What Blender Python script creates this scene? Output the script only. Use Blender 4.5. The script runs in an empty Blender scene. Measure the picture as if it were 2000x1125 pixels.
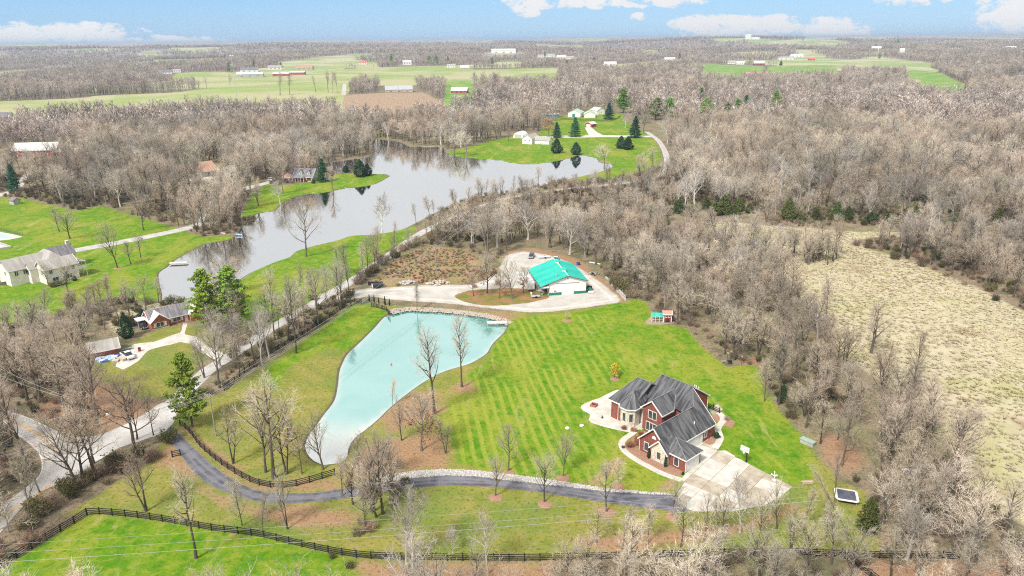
import bpy, bmesh, math, random
import numpy as np
from mathutils import Matrix, Vector
R = math.radians
S = bpy.context.scene
COL = S.collection
rng = np.random.default_rng(7)
rnd = random.Random(11)

# ------------------------------------------------------------------ camera
CF, CP, CH, CS = 1420.0, R(18.8), 80.0, 0.0085      # focal (photo px), pitch, height, roll
cam = bpy.data.cameras.new('camera'); camo = bpy.data.objects.new('camera', cam); COL.objects.link(camo)
cam.sensor_width = 36; cam.lens = CF / 2000 * 36; cam.clip_start = 0.5; cam.clip_end = 60000
_U = Vector((0, math.sin(CP), math.cos(CP))); _F = Vector((0, math.cos(CP), -math.sin(CP))); _R = Vector((1, 0, 0))
_X = (_R - _U * CS).normalized(); _Y = (_U + _R * CS).normalized()
m = Matrix.Identity(4)
for i in range(3):
    m[i][0] = _X[i]; m[i][1] = _Y[i]; m[i][2] = -_F[i]
m[0][3], m[1][3], m[2][3] = 0, 0, CH
camo.matrix_world = m
S.camera = camo
S.render.resolution_x, S.render.resolution_y = 1024, 576

# ------------------------------------------------------------------ sky, sun, exposure
SUN_EL, SUN_AZ = R(48), R(215)       # azimuth clockwise from +Y: behind the camera, to the left
W = bpy.data.worlds.new('World'); S.world = W; W.use_nodes = True
S.view_settings.view_transform = 'Standard'; S.view_settings.look = 'None'
S.view_settings.gamma = 1; S.view_settings.use_curve_mapping = False
S.view_settings.exposure = 1.0
HAZE = 0.95e-4
sl = bpy.data.lights.new('sun', 'SUN'); sl.energy = 2.7; sl.angle = R(11); sl.color = (1.0, .96, .9)
so = bpy.data.objects.new('sun', sl); COL.objects.link(so)
so.rotation_euler = (math.pi / 2 - SUN_EL, 0, math.pi - SUN_AZ)

# node helpers -------------------------------------------------------------
class NG:
    def __init__(s, nt): s.nt = nt
    def node(s, t, **k):
        n = s.nt.nodes.new(t)
        for a, b in k.items(): setattr(n, a, b)
        return n
    def put(s, sock, v):
        if v is None: return
        if isinstance(v, bpy.types.NodeSocket): s.nt.links.new(v, sock)
        elif isinstance(v, (tuple, list)) and len(v) == 3 and sock.type == 'RGBA': sock.default_value = (*v, 1)
        else: sock.default_value = v
    def math(s, op, a, b=None, c=None, clamp=False):
        n = s.node('ShaderNodeMath', operation=op, use_clamp=clamp)
        for i, v in enumerate((a, b, c)): s.put(n.inputs[i], v)
        return n.outputs[0]
    def vmath(s, op, a, b=None):
        n = s.node('ShaderNodeVectorMath', operation=op)
        s.put(n.inputs[0], a); s.put(n.inputs[1], b)
        return n.outputs[0]
    def mix(s, f, a, b, blend='MIX'):
        n = s.node('ShaderNodeMix', data_type='RGBA', blend_type=blend)
        s.put(n.inputs[0], f); s.put(n.inputs[6], a); s.put(n.inputs[7], b)
        return n.outputs[2]
    def noise(s, vec, scale, detail=3, rough=.55, dist=0):
        n = s.node('ShaderNodeTexNoise')
        s.put(n.inputs['Vector'], vec); n.inputs['Scale'].default_value = scale
        n.inputs['Detail'].default_value = detail; n.inputs['Roughness'].default_value = rough
        n.inputs['Distortion'].default_value = dist
        return n.outputs[0]
    def rng(s, v, a, b, c=0., d=1., smooth=True):
        n = s.node('ShaderNodeMapRange', interpolation_type='SMOOTHSTEP' if smooth else 'LINEAR')
        s.put(n.inputs[0], v)
        for i, x in enumerate((a, b, c, d)): s.put(n.inputs[i + 1], x)
        return n.outputs[0]
    def attr(s, name):
        return s.node('ShaderNodeAttribute', attribute_name=name).outputs['Fac']
    def scale(s, vec, v):
        return s.vmath('MULTIPLY', vec, v)

g = NG(W.node_tree); W.node_tree.nodes.clear()
wo = g.node('ShaderNodeOutputWorld'); bgn = g.node('ShaderNodeBackground'); bgn.inputs[1].default_value = .1
W.node_tree.links.new(bgn.outputs[0], wo.inputs[0])
sky = g.node('ShaderNodeTexSky', sky_type='NISHITA'); sky.sun_disc = False
sky.sun_elevation = SUN_EL; sky.sun_rotation = SUN_AZ; sky.air_density = 1.0; sky.dust_density = .3; sky.ozone_density = 4
dirv = g.node('ShaderNodeTexCoord').outputs['Generated']
sx = g.node('ShaderNodeSeparateXYZ'); W.node_tree.links.new(dirv, sx.inputs[0])
el = g.math('MULTIPLY', g.math('ARCSINE', sx.outputs[2]), 180 / math.pi)
az = g.math('MULTIPLY', g.math('ARCTAN2', sx.outputs[0], sx.outputs[1]), 180 / math.pi)
blue = g.mix(g.rng(el, 0, 5), (1.05, 2.5, 4.3), (.8, 2.2, 4.2))
clear = g.mix(.75, sky.outputs[0], blue)
cx = g.node('ShaderNodeCombineXYZ'); g.put(cx.inputs[0], az); g.put(cx.inputs[1], g.math('MULTIPLY', el, 1.7))
n1 = g.noise(cx.outputs[0], .75, 7, .62, .2)
n2 = g.noise(cx.outputs[0], .05, 2, .5)
# clouds standing low over the horizon, then a thin bright overcast higher up
blob = None
for a, e, wa, we in ((-31, .55, 6.5, 1.0), (-25.5, .1, 6, .5), (-37, .7, 3, .8), (5.5, 2.75, 7.5, .7), (1.3, 2.3, 1.4, .9), (11, 2.9, 4, .9), (14.8, .75, 3.6, 1.2), (18.2, .75, 3.4, 1.0),
                     (22.3, .55, 3.2, .95), (27.3, 2.7, 3, .9), (34.7, 1.7, 4.5, 2.2), (37, .9, 3.6, 1.8), (9.4, 1.5, .7, .4)):
    d = g.math('ADD', g.math('POWER', g.math('DIVIDE', g.math('SUBTRACT', az, a), wa), 2.0), g.math('POWER', g.math('DIVIDE', g.math('SUBTRACT', el, e), we), 2.0))
    b = g.math('MAXIMUM', g.math('SUBTRACT', 1.0, d), 0.0)
    blob = b if blob is None else g.math('MAXIMUM', blob, b)
lowc = g.rng(g.math('ADD', g.math('MULTIPLY', g.math('POWER', blob, .6), .5), g.math('MULTIPLY', g.math('SUBTRACT', n1, .5), 1.7)), .16, .42)
lowc = g.math('MULTIPLY', lowc, g.rng(blob, 0, .12))
high = g.rng(g.math('ADD', el, g.math('MULTIPLY', g.math('SUBTRACT', n2, .5), 5.0)), 3.6, 8.5)
cov = g.math('MAXIMUM', lowc, high)
cloudcol = g.mix(g.noise(cx.outputs[0], .16, 4, .6), (4.05, 4.1, 4.15), (4.95, 4.92, 4.9))
W.node_tree.links.new(g.mix(cov, clear, cloudcol), bgn.inputs[0])

cy = S.cycles
cy.use_denoising = False; cy.max_bounces = 5; cy.diffuse_bounces = 2; cy.glossy_bounces = 2; cy.transmission_bounces = 2
cy.transparent_max_bounces = 4; cy.volume_bounces = 0; cy.use_adaptive_sampling = True; cy.adaptive_threshold = .02
cy.sample_clamp_indirect = 4; cy.filter_width = 1.1

# ------------------------------------------------------------------ measuring: photo pixel -> point on the ground
def at(px, py, z=0.0):
    cx_, cy_ = (px - 1000) / CF, (562.5 - py) / CF
    u, v = cx_ + cy_ * CS, cy_ - cx_ * CS
    d = (u, math.cos(CP) + v * math.sin(CP), -math.sin(CP) + v * math.cos(CP))
    t = (z - CH) / d[2]
    return Vector((d[0] * t, d[1] * t, z))
def ats(pts, z=0.0): return [at(x, y, z) for x, y in pts]
def proj(x, y, z=0.0):
    Z = z - CH
    fw = y * math.cos(CP) - Z * math.sin(CP); up = y * math.sin(CP) + Z * math.cos(CP)
    u, v = x / fw, up / fw
    return 1000 + CF * (u - v * CS), 562.5 - CF * (v + u * CS)
def rise_at(P, py1):
    """height of something that stands at P and ends at image row py1"""
    lo, hi = 0., 120.
    for _ in range(40):
        mid = (lo + hi) / 2
        if proj(P[0], P[1], P[2] + mid)[1] > py1: lo = mid
        else: hi = mid
    return lo

# ------------------------------------------------------------------ building blocks
class MB:
    def __init__(s): s.v, s.f, s.mi = [], [], []
    def add(s, vs, fs, mi=0):
        n = len(s.v); s.v += [tuple(p) for p in vs]; s.f += [tuple(i + n for i in f) for f in fs]; s.mi += [mi] * len(fs)
        return s
    def poly(s, pts, mi=0): return s.add(pts, [tuple(range(len(pts)))], mi)
    def box(s, x0, y0, z0, x1, y1, z1, mi=0):
        v = [(x, y, z) for z in (z0, z1) for y in (y0, y1) for x in (x0, x1)]
        return s.add(v, [(0, 2, 3, 1), (4, 5, 7, 6), (0, 1, 5, 4), (2, 6, 7, 3), (0, 4, 6, 2), (1, 3, 7, 5)], mi)
    def slab(s, pts, t, mi=0):
        """a planar polygon given thickness t along its normal, downwards"""
        p = [Vector(q) for q in pts]; n = (p[1] - p[0]).cross(p[2] - p[0]).normalized()
        if n.z < 0: p.reverse(); n = -n
        k = len(p); v = p + [q - n * t for q in p]
        f = [tuple(range(k)), tuple(range(2 * k - 1, k - 1, -1))] + [(i, i + k, (i + 1) % k + k, (i + 1) % k) for i in range(k)]
        return s.add(v, f, mi)
    def prism(s, pts, z0, z1, mi=0):
        k = len(pts)
        a = sum(pts[i][0] * pts[(i + 1) % k][1] - pts[(i + 1) % k][0] * pts[i][1] for i in range(k))
        if a < 0: pts = pts[::-1]
        v = [(p[0], p[1], z0) for p in pts] + [(p[0], p[1], z1) for p in pts]
        return s.add(v, [tuple(range(k - 1, -1, -1)), tuple(range(k, 2 * k))] + [(i, (i + 1) % k, (i + 1) % k + k, i + k) for i in range(k)], mi)
    def tube(s, a, b, r0, r1=None, n=8, mi=0, cap=True):
        r1 = r0 if r1 is None else r1
        a, b = Vector(a), Vector(b); d = (b - a).normalized()
        x = d.orthogonal().normalized(); y = d.cross(x)
        v = [a + (x * math.cos(t) + y * math.sin(t)) * r0 for t in [2 * math.pi * i / n for i in range(n)]]
        v += [b + (x * math.cos(t) + y * math.sin(t)) * r1 for t in [2 * math.pi * i / n for i in range(n)]]
        f = [(i, (i + 1) % n, (i + 1) % n + n, i + n) for i in range(n)]
        if cap: f += [tuple(range(n - 1, -1, -1)), tuple(range(n, 2 * n))]
        return s.add(v, f, mi)
    def bar(s, a, b, w, h, mi=0):
        """a square-sawn bar from a to b"""
        a, b = Vector(a), Vector(b); d = (b - a).normalized()
        up = Vector((0, 0, 1)) if abs(d.z) < .9 else Vector((1, 0, 0))
        x = d.cross(up).normalized() * w / 2; y = x.cross(d).normalized() * h / 2
        v = [p + q for p in (a, b) for q in (-x - y, x - y, x + y, -x + y)]
        return s.add(v, [(3, 2, 1, 0), (4, 5, 6, 7), (0, 1, 5, 4), (1, 2, 6, 5), (2, 3, 7, 6), (3, 0, 4, 7)], mi)
    def mesh(s, name, mats):
        me = bpy.data.meshes.new(name); me.from_pydata(s.v, [], s.f)
        for mt in (mats if isinstance(mats, (list, tuple)) else [mats]): me.materials.append(mt)
        if any(s.mi): me.polygons.foreach_set('material_index', s.mi)
        me.update(); return me
    def build(s, name, mats, parent=None, loc=None, rz=0.):
        return link(name, s.mesh(name, mats), parent, loc, rz)
def link(name, me, parent=None, loc=None, rz=0.):
    o = bpy.data.objects.new(name, me); COL.objects.link(o)
    if parent: o.parent = parent
    if loc is not None: o.location = loc
    if rz: o.rotation_euler = (0, 0, rz)
    return o
def tag(o, label, cat, group=None, kind=None):
    if label: o['label'] = label
    if cat: o['category'] = cat
    if group: o['group'] = group
    if kind: o['kind'] = kind
    return o
def thing(name, label, cat, loc=(0, 0, 0), rz=0., group=None):
    o = bpy.data.objects.new(name, None); COL.objects.link(o); o.empty_display_size = .5
    o.location = loc; o.rotation_euler = (0, 0, rz)
    return tag(o, label, cat, group)
def dup(o, parent=None):
    c = o.copy(); COL.objects.link(c)
    if parent: c.parent = parent
    for ch in [k for k in KIDS.get(o.name, ())]: dup(ch, c)
    return c
KIDS = {}
def remember(root):
    KIDS[root.name] = list(root.children)
    for ch in root.children: remember(ch)

# ------------------------------------------------------------------ materials
_M = {}
def mat(name, c1, c2=None, scale=1.0, rough=.8, spec=.3, metal=0., bump=0., bscale=None, coord='obj', detail=4, dist=0., stretch=(1, 1, 1), lo=.35, hi=.65, worn=None):
    if name in _M: return _M[name]
    mt = bpy.data.materials.new(name); mt.use_nodes = True
    q = NG(mt.node_tree); b = mt.node_tree.nodes['Principled BSDF']
    b.inputs['Roughness'].default_value = rough; b.inputs['Specular IOR Level'].default_value = spec; b.inputs['Metallic'].default_value = metal
    if c2 is None: c2 = tuple(x * .86 for x in c1)
    vec = q.node('ShaderNodeTexCoord').outputs['Object'] if coord == 'obj' else q.node('ShaderNodeNewGeometry').outputs['Position']
    v2 = q.scale(vec, stretch)
    f = q.rng(q.noise(v2, scale, detail, .6, dist), lo, hi)
    col = q.mix(f, c1, c2)
    if worn:      # wheel tracks and crumbling edges, from the distance to the edge of the sheet
        ec, tc, ew, t0, t1 = worn; d = q.math('ADD', q.attr('edge'), q.math('MULTIPLY', q.math('SUBTRACT', q.noise(vec, .9, 4, .65), .5), ew * 2.2))
        col = q.mix(q.math('MULTIPLY', q.math('MULTIPLY', q.rng(d, t0, t0 + .35), q.rng(d, t1, t1 + .5, 1., 0.)), .6), col, tc)
        col = q.mix(q.rng(d, ew, 0.), col, ec)
    q.put(b.inputs['Base Color'], col)
    if bump:
        bn = q.node('ShaderNodeBump'); bn.inputs['Strength'].default_value = bump; bn.inputs['Distance'].default_value = .05
        q.put(bn.inputs['Height'], q.noise(v2, bscale or scale * 4, 4, .6)); q.put(b.inputs['Normal'], bn.outputs[0])
    _M[name] = mt
    return mt

def vnoise(x, y, seed=0):
    """smooth value noise, 0..1"""
    xi, yi = np.floor(x).astype(np.int64), np.floor(y).astype(np.int64)
    fx, fy = x - xi, y - yi
    fx = fx * fx * (3 - 2 * fx); fy = fy * fy * (3 - 2 * fy)
    def h(a, b):
        k = (a * 374761393 + b * 668265263 + seed * 1442695041) & 0xffffffff
        k = ((k ^ (k >> 13)) * 1274126177) & 0xffffffff
        return ((k ^ (k >> 16)) & 0xffff) / 65535.0
    return (h(xi, yi) * (1 - fx) + h(xi + 1, yi) * fx) * (1 - fy) + (h(xi, yi + 1) * (1 - fx) + h(xi + 1, yi + 1) * fx) * fy
def sstep(a, b, x):
    t = np.clip((x - a) / (b - a), 0, 1); return t * t * (3 - 2 * t)
def sdf(px, py, poly, lim=60.):
    """signed distance to a polygon, positive inside, limited to +-lim"""
    P = np.array([(p[0], p[1]) for p in poly]); out = np.full(px.shape, -lim)
    b0, b1 = P.min(0) - lim, P.max(0) + lim
    sel = np.where((px > b0[0]) & (px < b1[0]) & (py > b0[1]) & (py < b1[1]))[0]
    if not len(sel): return out
    x, y = px[sel], py[sel]; d2 = np.full(x.shape, 1e18); ins = np.zeros(x.shape, bool)
    for i in range(len(P)):
        a, b = P[i], P[(i + 1) % len(P)]; e = b - a
        t = np.clip(((x - a[0]) * e[0] + (y - a[1]) * e[1]) / max(e @ e, 1e-9), 0, 1)
        d2 = np.minimum(d2, (x - a[0] - t * e[0]) ** 2 + (y - a[1] - t * e[1]) ** 2)
        c = (a[1] > y) != (b[1] > y)
        if a[1] != b[1]: ins ^= c & (x < (b[0] - a[0]) * (y - a[1]) / (b[1] - a[1]) + a[0])
    out[sel] = np.clip(np.where(ins, np.sqrt(d2), -np.sqrt(d2)), -lim, lim)
    return out
def usdf(px, py, polys, lim=60.):
    o = np.full(px.shape, -lim)
    for p in polys: o = np.maximum(o, sdf(px, py, p, lim))
    return o
def smooth_line(pts, closed=False, step=2.0):
    """Catmull-Rom through world points, resampled about every step metres"""
    P = [Vector((p[0], p[1], 0)) for p in pts]; n = len(P); out = []
    for i in range(n if closed else n - 1):
        a, b, c, d = (P[(i + k) % n] if closed else P[min(max(i + k, 0), n - 1)] for k in (-1, 0, 1, 2))
        k = max(1, int((c - b).length / step))
        for j in range(k):
            t = j / k
            out.append(.5 * ((2 * b) + (c - a) * t + (2 * a - 5 * b + 4 * c - d) * t * t + (3 * b - a - 3 * c + d) * t ** 3))
    if not closed: out.append(P[-1])
    return out
def hills(x, y):
    d = np.hypot(x, y)
    z = sstep(1500, 4200, d) * 24 + sstep(1700, 3800, d) * 44 * (vnoise(x / 800 + 3, y / 650, 1) - .5)
    z = z + sstep(4200, 5600, d) * 44 * (-.1 + 1.1 * vnoise(x / 1500, y / 1300, 2))
    z = z + sstep(7200, 9800, d) * 40 * (.68 + .45 * vnoise(x / 2600 + 9, y / 2000, 3))
    return z
def hz(x, y): return float(hills(np.array([float(x)]), np.array([float(y)]))[0])
def atg(px, py):
    """where the ray through a photo pixel meets the rising ground"""
    if py > 175: return at(px, py)
    a = at(px, py, CH - 1.0 if py > 76 else CH + 1.0); d = (a - Vector((0, 0, CH))); d /= math.hypot(d.x, d.y)
    t = np.geomspace(500, 14000, 1500); below = CH + t * d.z < hills(t * d.x, t * d.y)
    k = t[np.argmax(below)] if below.any() else 9000.
    return Vector((d.x * k, d.y * k, hz(d.x * k, d.y * k)))
def atsg(pts): return [atg(x, y) for x, y in pts]

# ------------------------------------------------------------------ layout, traced as photo pixels and laid on the ground
POND = smooth_line(ats([(763, 611.6), (749, 619), (732, 638), (702, 667.6), (680, 688), (669.6, 706), (663, 724), (660, 750), (653, 780), (633, 807), (613, 835), (600, 853), (596, 867), (600, 883), (613, 897), (630, 905), (650, 903), (667, 900), (677, 890), (680, 873), (692, 853), (713, 837), (737, 817), (763, 792), (793, 768), (830, 742), (870, 722), (914, 709), (935, 698), (951, 687), (962, 669), (982, 649), (990, 635), (979, 627), (951, 619), (914, 614), (858, 608), (796, 605)]), True, 1.5)
LAKE = smooth_line(ats([(500, 428), (476, 438), (464, 456), (448, 467), (404, 475), (373, 489), (342, 507), (327, 520), (311, 531), (311, 549), (317, 574), (320, 589), (358, 588), (395, 584), (440, 562), (478, 537), (500, 526), (537, 510), (567, 500), (579, 489), (624, 476), (656, 469), (687, 459), (727, 457.6), (780, 448), (802, 439), (835, 422), (870, 405), (930, 384), (1000, 374), (1045, 365), (1080, 355), (1128, 345), (1173, 334), (1195, 326), (1193, 320), (1170, 317), (1164, 309), (1133, 303), (1106, 310), (1072, 316.7), (1034.7, 320), (1000, 318), (975, 312.5), (925, 309), (887, 304), (870, 297), (862, 287), (832, 286), (800, 286), (782, 277.5), (760, 274), (732, 272.5), (728, 290), (725, 304), (695, 310), (650, 316), (612, 320), (585, 324), (590, 331), (612, 333), (660, 336), (690, 336), (757, 340), (755, 347), (725, 361), (675, 367), (637, 375), (595, 379), (570, 386), (547, 400), (537, 410), (500, 417)]), True, 3.)
FARPOND = ats([(1020, 227), (1050, 224), (1085, 224), (1088, 227), (1050, 229)])
HOME = ats([(325, 830), (395, 780), (440, 765), (520, 712), (600, 657), (672, 606), (705, 590), (755, 597), (850, 600), (990, 612), (1165, 600), (1235, 583), (1262, 590), (1272, 612), (1300, 634), (1340, 642), (1370, 680), (1410, 718), (1480, 714), (1495, 765), (1530, 810), (1590, 880), (1640, 940), (1690, 960), (1720, 1075), (1400, 1084), (1000, 1094), (690, 1090), (420, 1037), (175, 1000), (120, 1010), (250, 930), (300, 900)])
PASTURE = ats([(-300, 1260), (0, 1112), (175, 1002), (300, 1016), (500, 1048), (640, 1079), (690, 1095), (720, 1130), (760, 1200), (400, 1300), (-200, 1300)])
SOUTH = ats([(640, 1079), (735, 1092), (900, 1094), (1060, 1096), (1060, 1200), (700, 1200)])
L1 = ats([(991, 640), (1005, 622), (1060, 616), (1120, 610), (1165, 602), (1200, 592), (1235, 584), (1262, 590), (1270, 612), (1300, 634), (1340, 642), (1368, 677), (1400, 700), (1420, 718), (1470, 712), (1485, 730), (1490, 765), (1520, 800), (1555, 840), (1585, 880), (1600, 925), (1560, 945), (1520, 940), (1440, 900), (1400, 880), (1340, 940), (1310, 965), (1190, 955), (1100, 940), (993, 925), (930, 912), (895, 905), (885, 870), (872, 825), (874, 790), (895, 760), (922, 725), (951, 705), (965, 675)])
STRIP = ats([(690, 594), (755, 604), (752, 618), (732, 637), (702, 666), (680, 687), (640, 680), (560, 720), (540, 760), (500, 740), (600, 665)])
L5 = ats([(-200, 398), (30, 385), (85, 398), (150, 412), (200, 402), (250, 420), (330, 440), (372, 456), (398, 463), (448, 459), (462, 464), (404, 476), (373, 489), (342, 507), (327, 521), (311, 532), (311, 550), (317, 575), (300, 592), (230, 578), (150, 600), (60, 625), (-200, 660)])
L6 = ats([(470, 548), (500, 528), (537, 512), (567, 501), (579, 490), (624, 477), (656, 470), (687, 460), (727, 458), (780, 449), (802, 440), (815, 446), (780, 478), (740, 500), (690, 538), (640, 572), (590, 602), (540, 637), (500, 652), (455, 640), (478, 590)])
L7 = ats([(470, 430), (500, 418), (537, 411), (547, 401), (570, 387), (595, 380), (637, 376), (675, 368), (725, 362), (755, 348), (757, 341), (690, 337), (660, 337), (640, 350), (560, 362), (520, 360), (490, 380)])
L8 = ats([(870, 298), (887, 304), (925, 309), (975, 313), (1000, 318), (1034, 320), (1072, 317), (1106, 310), (1133, 303), (1164, 310), (1193, 320), (1195, 327), (1173, 335), (1128, 346), (1110, 354), (1190, 350), (1240, 342), (1278, 325), (1293, 305), (1280, 275), (1262, 260), (1240, 248), (1215, 236), (1222, 224), (1180, 220), (1095, 226), (1085, 236), (1060, 243), (1055, 262), (1010, 264), (960, 275), (915, 287)])
L9 = ats([(175, 728), (195, 700), (245, 692), (262, 668), (320, 636), (380, 636), (420, 650), (405, 690), (372, 728), (335, 772), (250, 784), (205, 765)])
YARD = ats([(120, 735), (160, 690), (200, 640), (265, 650), (280, 605), (400, 590), (440, 640), (420, 690), (380, 730), (335, 772), (250, 785), (160, 770)])
F1 = atsg([(-80, 240), (-80, 201), (60, 196), (170, 191), (185, 187), (290, 183), (350, 180), (420, 170), (510, 152), (600, 140), (695, 134), (702, 160), (674, 187), (672, 222), (560, 212), (400, 222), (200, 236)])
F1B = atsg([(325, 162), (345, 142), (440, 140), (470, 150), (520, 148), (420, 171), (400, 174)])
F3 = atsg([(866, 215), (872, 160), (920, 157), (930, 190), (925, 215)])
F4 = atsg([(690, 168), (695, 134), (790, 130), (900, 128), (925, 136), (1090, 132), (1085, 166), (980, 166), (930, 164), (870, 166)])
F5 = atsg([(1366, 156), (1378, 124), (1420, 127), (1490, 128), (1502, 156), (1440, 164)])
F6 = atsg([(1498, 156), (1500, 129), (1630, 127), (1645, 152)])
F7 = atsg([(1765, 152), (1776, 136), (1838, 142), (1885, 165), (1895, 194), (1840, 194), (1785, 182)])
F9 = [atsg(p) for p in ([(640, 134), (655, 123), (735, 121), (738, 132)], [(1425, 109), (1440, 102), (1520, 100), (1510, 107)], [(1700, 100), (1712, 96), (1790, 96), (1780, 100)], [(1845, 101), (1860, 95), (1890, 95), (1900, 100)], [(960, 108), (965, 102), (1005, 101), (1008, 107)], [(1350, 130), (1352, 124), (1375, 124), (1378, 131)], [(1190, 132), (1200, 126), (1320, 117), (1330, 121), (1230, 132)], [(300, 120), (310, 113), (360, 112), (370, 117)], [(1940, 165), (1960, 152), (2080, 153), (2080, 160)], [(1290, 93), (1296, 90), (1330, 90), (1330, 93)])]
STUB = ats([(664, 232), (672, 186), (735, 182), (830, 181), (845, 190), (874, 206), (886, 232), (780, 240)])
STRAW = ats([(1330, 447), (1380, 432), (1430, 434), (1500, 441), (1600, 447), (1650, 452), (1830, 455), (1830, 463), (1700, 464), (1672, 471), (1690, 484), (1740, 499), (1800, 517), (1860, 542), (1930, 572), (2000, 609), (2200, 700), (2500, 1060), (2250, 1100), (2050, 1062), (1990, 1018), (1935, 990), (1890, 950), (1862, 890), (1838, 830), (1800, 785), (1745, 760), (1680, 718), (1630, 670), (1590, 615), (1548, 565), (1508, 508), (1482, 474), (1400, 454), (1345, 456)])
LOTALL = ats([(688, 592), (690, 560), (735, 520), (800, 489), (850, 479), (912, 488), (938, 508), (942, 532), (975, 505), (1000, 488), (1040, 483), (1090, 490), (1160, 522), (1218, 570), (1238, 585), (1165, 602), (990, 614), (850, 602)])
SCRUB = ats([(720, 562), (750, 524), (800, 491), (850, 481), (915, 490), (945, 510), (945, 535), (915, 552), (840, 555)])
LEAF = [ats(p) for p in (
    [(330, 855), (372, 905), (400, 945), (470, 987), (650, 987), (705, 1000), (690, 1030), (560, 1032), (470, 1005), (405, 975), (365, 930), (300, 905)],
    [(345, 832), (368, 832), (500, 940), (650, 933), (662, 957), (490, 962), (412, 896)],
    [(760, 860), (815, 845), (870, 850), (885, 895), (870, 915), (760, 928), (690, 945), (675, 915), (700, 880)],
    [(735, 815), (800, 765), (850, 760), (870, 800), (830, 825), (760, 850)],
    [(690, 1097), (1100, 1098), (1140, 1130), (1140, 1180), (720, 1180)],
    [(1221, 894), (1215, 905), (1195, 925), (1165, 946), (1140, 944), (1165, 925), (1195, 900)],
    [(1310, 935), (1325, 945), (1295, 962), (1280, 957)],
    [(755, 597), (900, 606), (1000, 612), (1010, 622), (985, 630), (950, 618), (860, 606)],
    [(885, 580), (930, 560), (1020, 555), (1040, 585), (1010, 600), (950, 598)],
    [(990, 490), (1050, 485), (1130, 505), (1215, 575), (1230, 590), (1200, 592), (1160, 545), (1080, 502), (1000, 503)],
    [(880, 752), (925, 745), (930, 765), (890, 770)],
    [(1640, 1090), (2080, 1098), (2080, 1190), (1690, 1190)], [(1590, 850), (1640, 845), (1700, 900), (1660, 930), (1610, 905)], [(1430, 690), (1490, 700), (1500, 716), (1450, 712)],
    [(180, 735), (330, 800), (250, 850), (150, 850), (60, 800)], [(1095, 1050), (1450, 1020), (1560, 980), (1560, 1000), (1450, 1045), (1200, 1090)])]
REEDS = ats([(205, 618), (250, 600), (310, 592), (385, 588), (390, 598), (300, 606), (260, 625), (225, 650)])
ROAD = ats([(-160, 790), (-60, 792), (5, 800), (50, 813), (85, 829), (117, 845), (147, 851), (187, 851), (233, 834), (283, 808), (318, 786), (345, 800), (330, 838), (277, 861), (233, 875), (180, 909), (140, 934), (93, 955), (50, 985), (0, 1043), (-70, 1130), (-150, 1260), (-190, 1200), (-90, 1080), (0, 991), (53, 951), (77, 927), (80, 900), (67, 877), (37, 853), (5, 830), (-50, 826), (-160, 824)])
LANE_C = ats([(322, 800), (345, 780), (375, 753), (405, 724), (440, 702), (480, 674), (520, 647), (560, 624), (600, 601), (640, 576), (680, 553), (715, 529), (745, 509), (775, 488), (805, 466), (850, 441), (900, 421), (960, 396), (1030, 380), (1100, 370), (1180, 362), (1250, 354), (1291, 343), (1303, 322), (1299, 297), (1285, 274), (1262, 257)])
DRIVE = ats([(328, 835), (337, 835), (355, 851), (377, 873), (417, 910), (440, 927), (467, 943), (500, 957), (550, 963), (617, 962), (660, 956), (700, 950), (740, 943), (800, 933), (867, 928), (933, 930), (1000, 938), (1100, 949), (1191, 960), (1324, 966), (1346, 999), (1281, 995), (1191, 983), (1100, 969), (1000, 955), (933, 950), (867, 949), (817, 952), (733, 965), (650, 977), (567, 983), (500, 980), (467, 970), (420, 953), (383, 927), (353, 890), (330, 858)])
RIPRAP = ats([(705, 949), (722, 937), (740, 930), (800, 921), (867, 916), (933, 919), (993, 926), (1100, 941), (1190, 955), (1308, 964), (1322, 968), (1191, 961), (1100, 950), (1000, 939), (933, 931), (867, 929), (800, 934), (740, 944)])
SHORE_ROCK = ats([(758, 611), (765, 604), (800, 600), (858, 602), (914, 608), (951, 613), (985, 621), (1003, 630), (990, 636), (979, 629), (951, 621), (914, 616), (858, 610), (796, 607), (768, 614)])
LOT = ats([(655, 590), (668, 570), (690, 566), (740, 562), (850, 556), (905, 556), (935, 551), (958, 541), (975, 522), (988, 500), (1020, 491), (1060, 496), (1090, 503), (1130, 522), (1165, 545), (1190, 564), (1212, 588), (1165, 598), (1080, 609), (1030, 610), (1000, 607), (940, 601), (880, 594), (820, 590), (760, 585), (720, 580)])
ISLAND = ats([(888, 580), (900, 572), (930, 566), (1000, 563), (1050, 568), (1072, 580), (1040, 590), (1010, 594), (960, 597), (915, 592)])
SW_DRIVE = ats([(225, 716), (240, 694), (262, 672), (300, 668), (335, 655), (352, 650), (358, 632), (366, 632), (362, 653), (385, 658), (405, 676), (440, 692), (425, 703), (395, 690), (372, 672), (352, 668), (330, 674), (292, 684), (270, 705), (240, 722)])
FARM_DRIVE = ats([(1052, 266), (1150, 264), (1142, 249), (1154, 248), (1166, 258), (1178, 264), (1268, 265), (1274, 268), (1178, 268), (1052, 270)])
LAKE_DRIVE = ats([(135, 488), (230, 470), (330, 450), (372, 440), (388, 430), (396, 412), (410, 395), (440, 375), (500, 360), (530, 352), (530, 357), (500, 366), (446, 381), (418, 399), (405, 415), (397, 436), (378, 446), (332, 457), (230, 478), (135, 494)])
WOODROAD = ats([(200, 362), (230, 357), (300, 353), (370, 349), (430, 343), (430, 347), (370, 354), (300, 358), (230, 362), (205, 368)])
BARNROAD = ats([(-60, 384), (20, 372), (60, 330), (140, 322), (200, 312), (200, 316), (140, 327), (68, 336), (30, 376), (-60, 392)])
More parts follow.
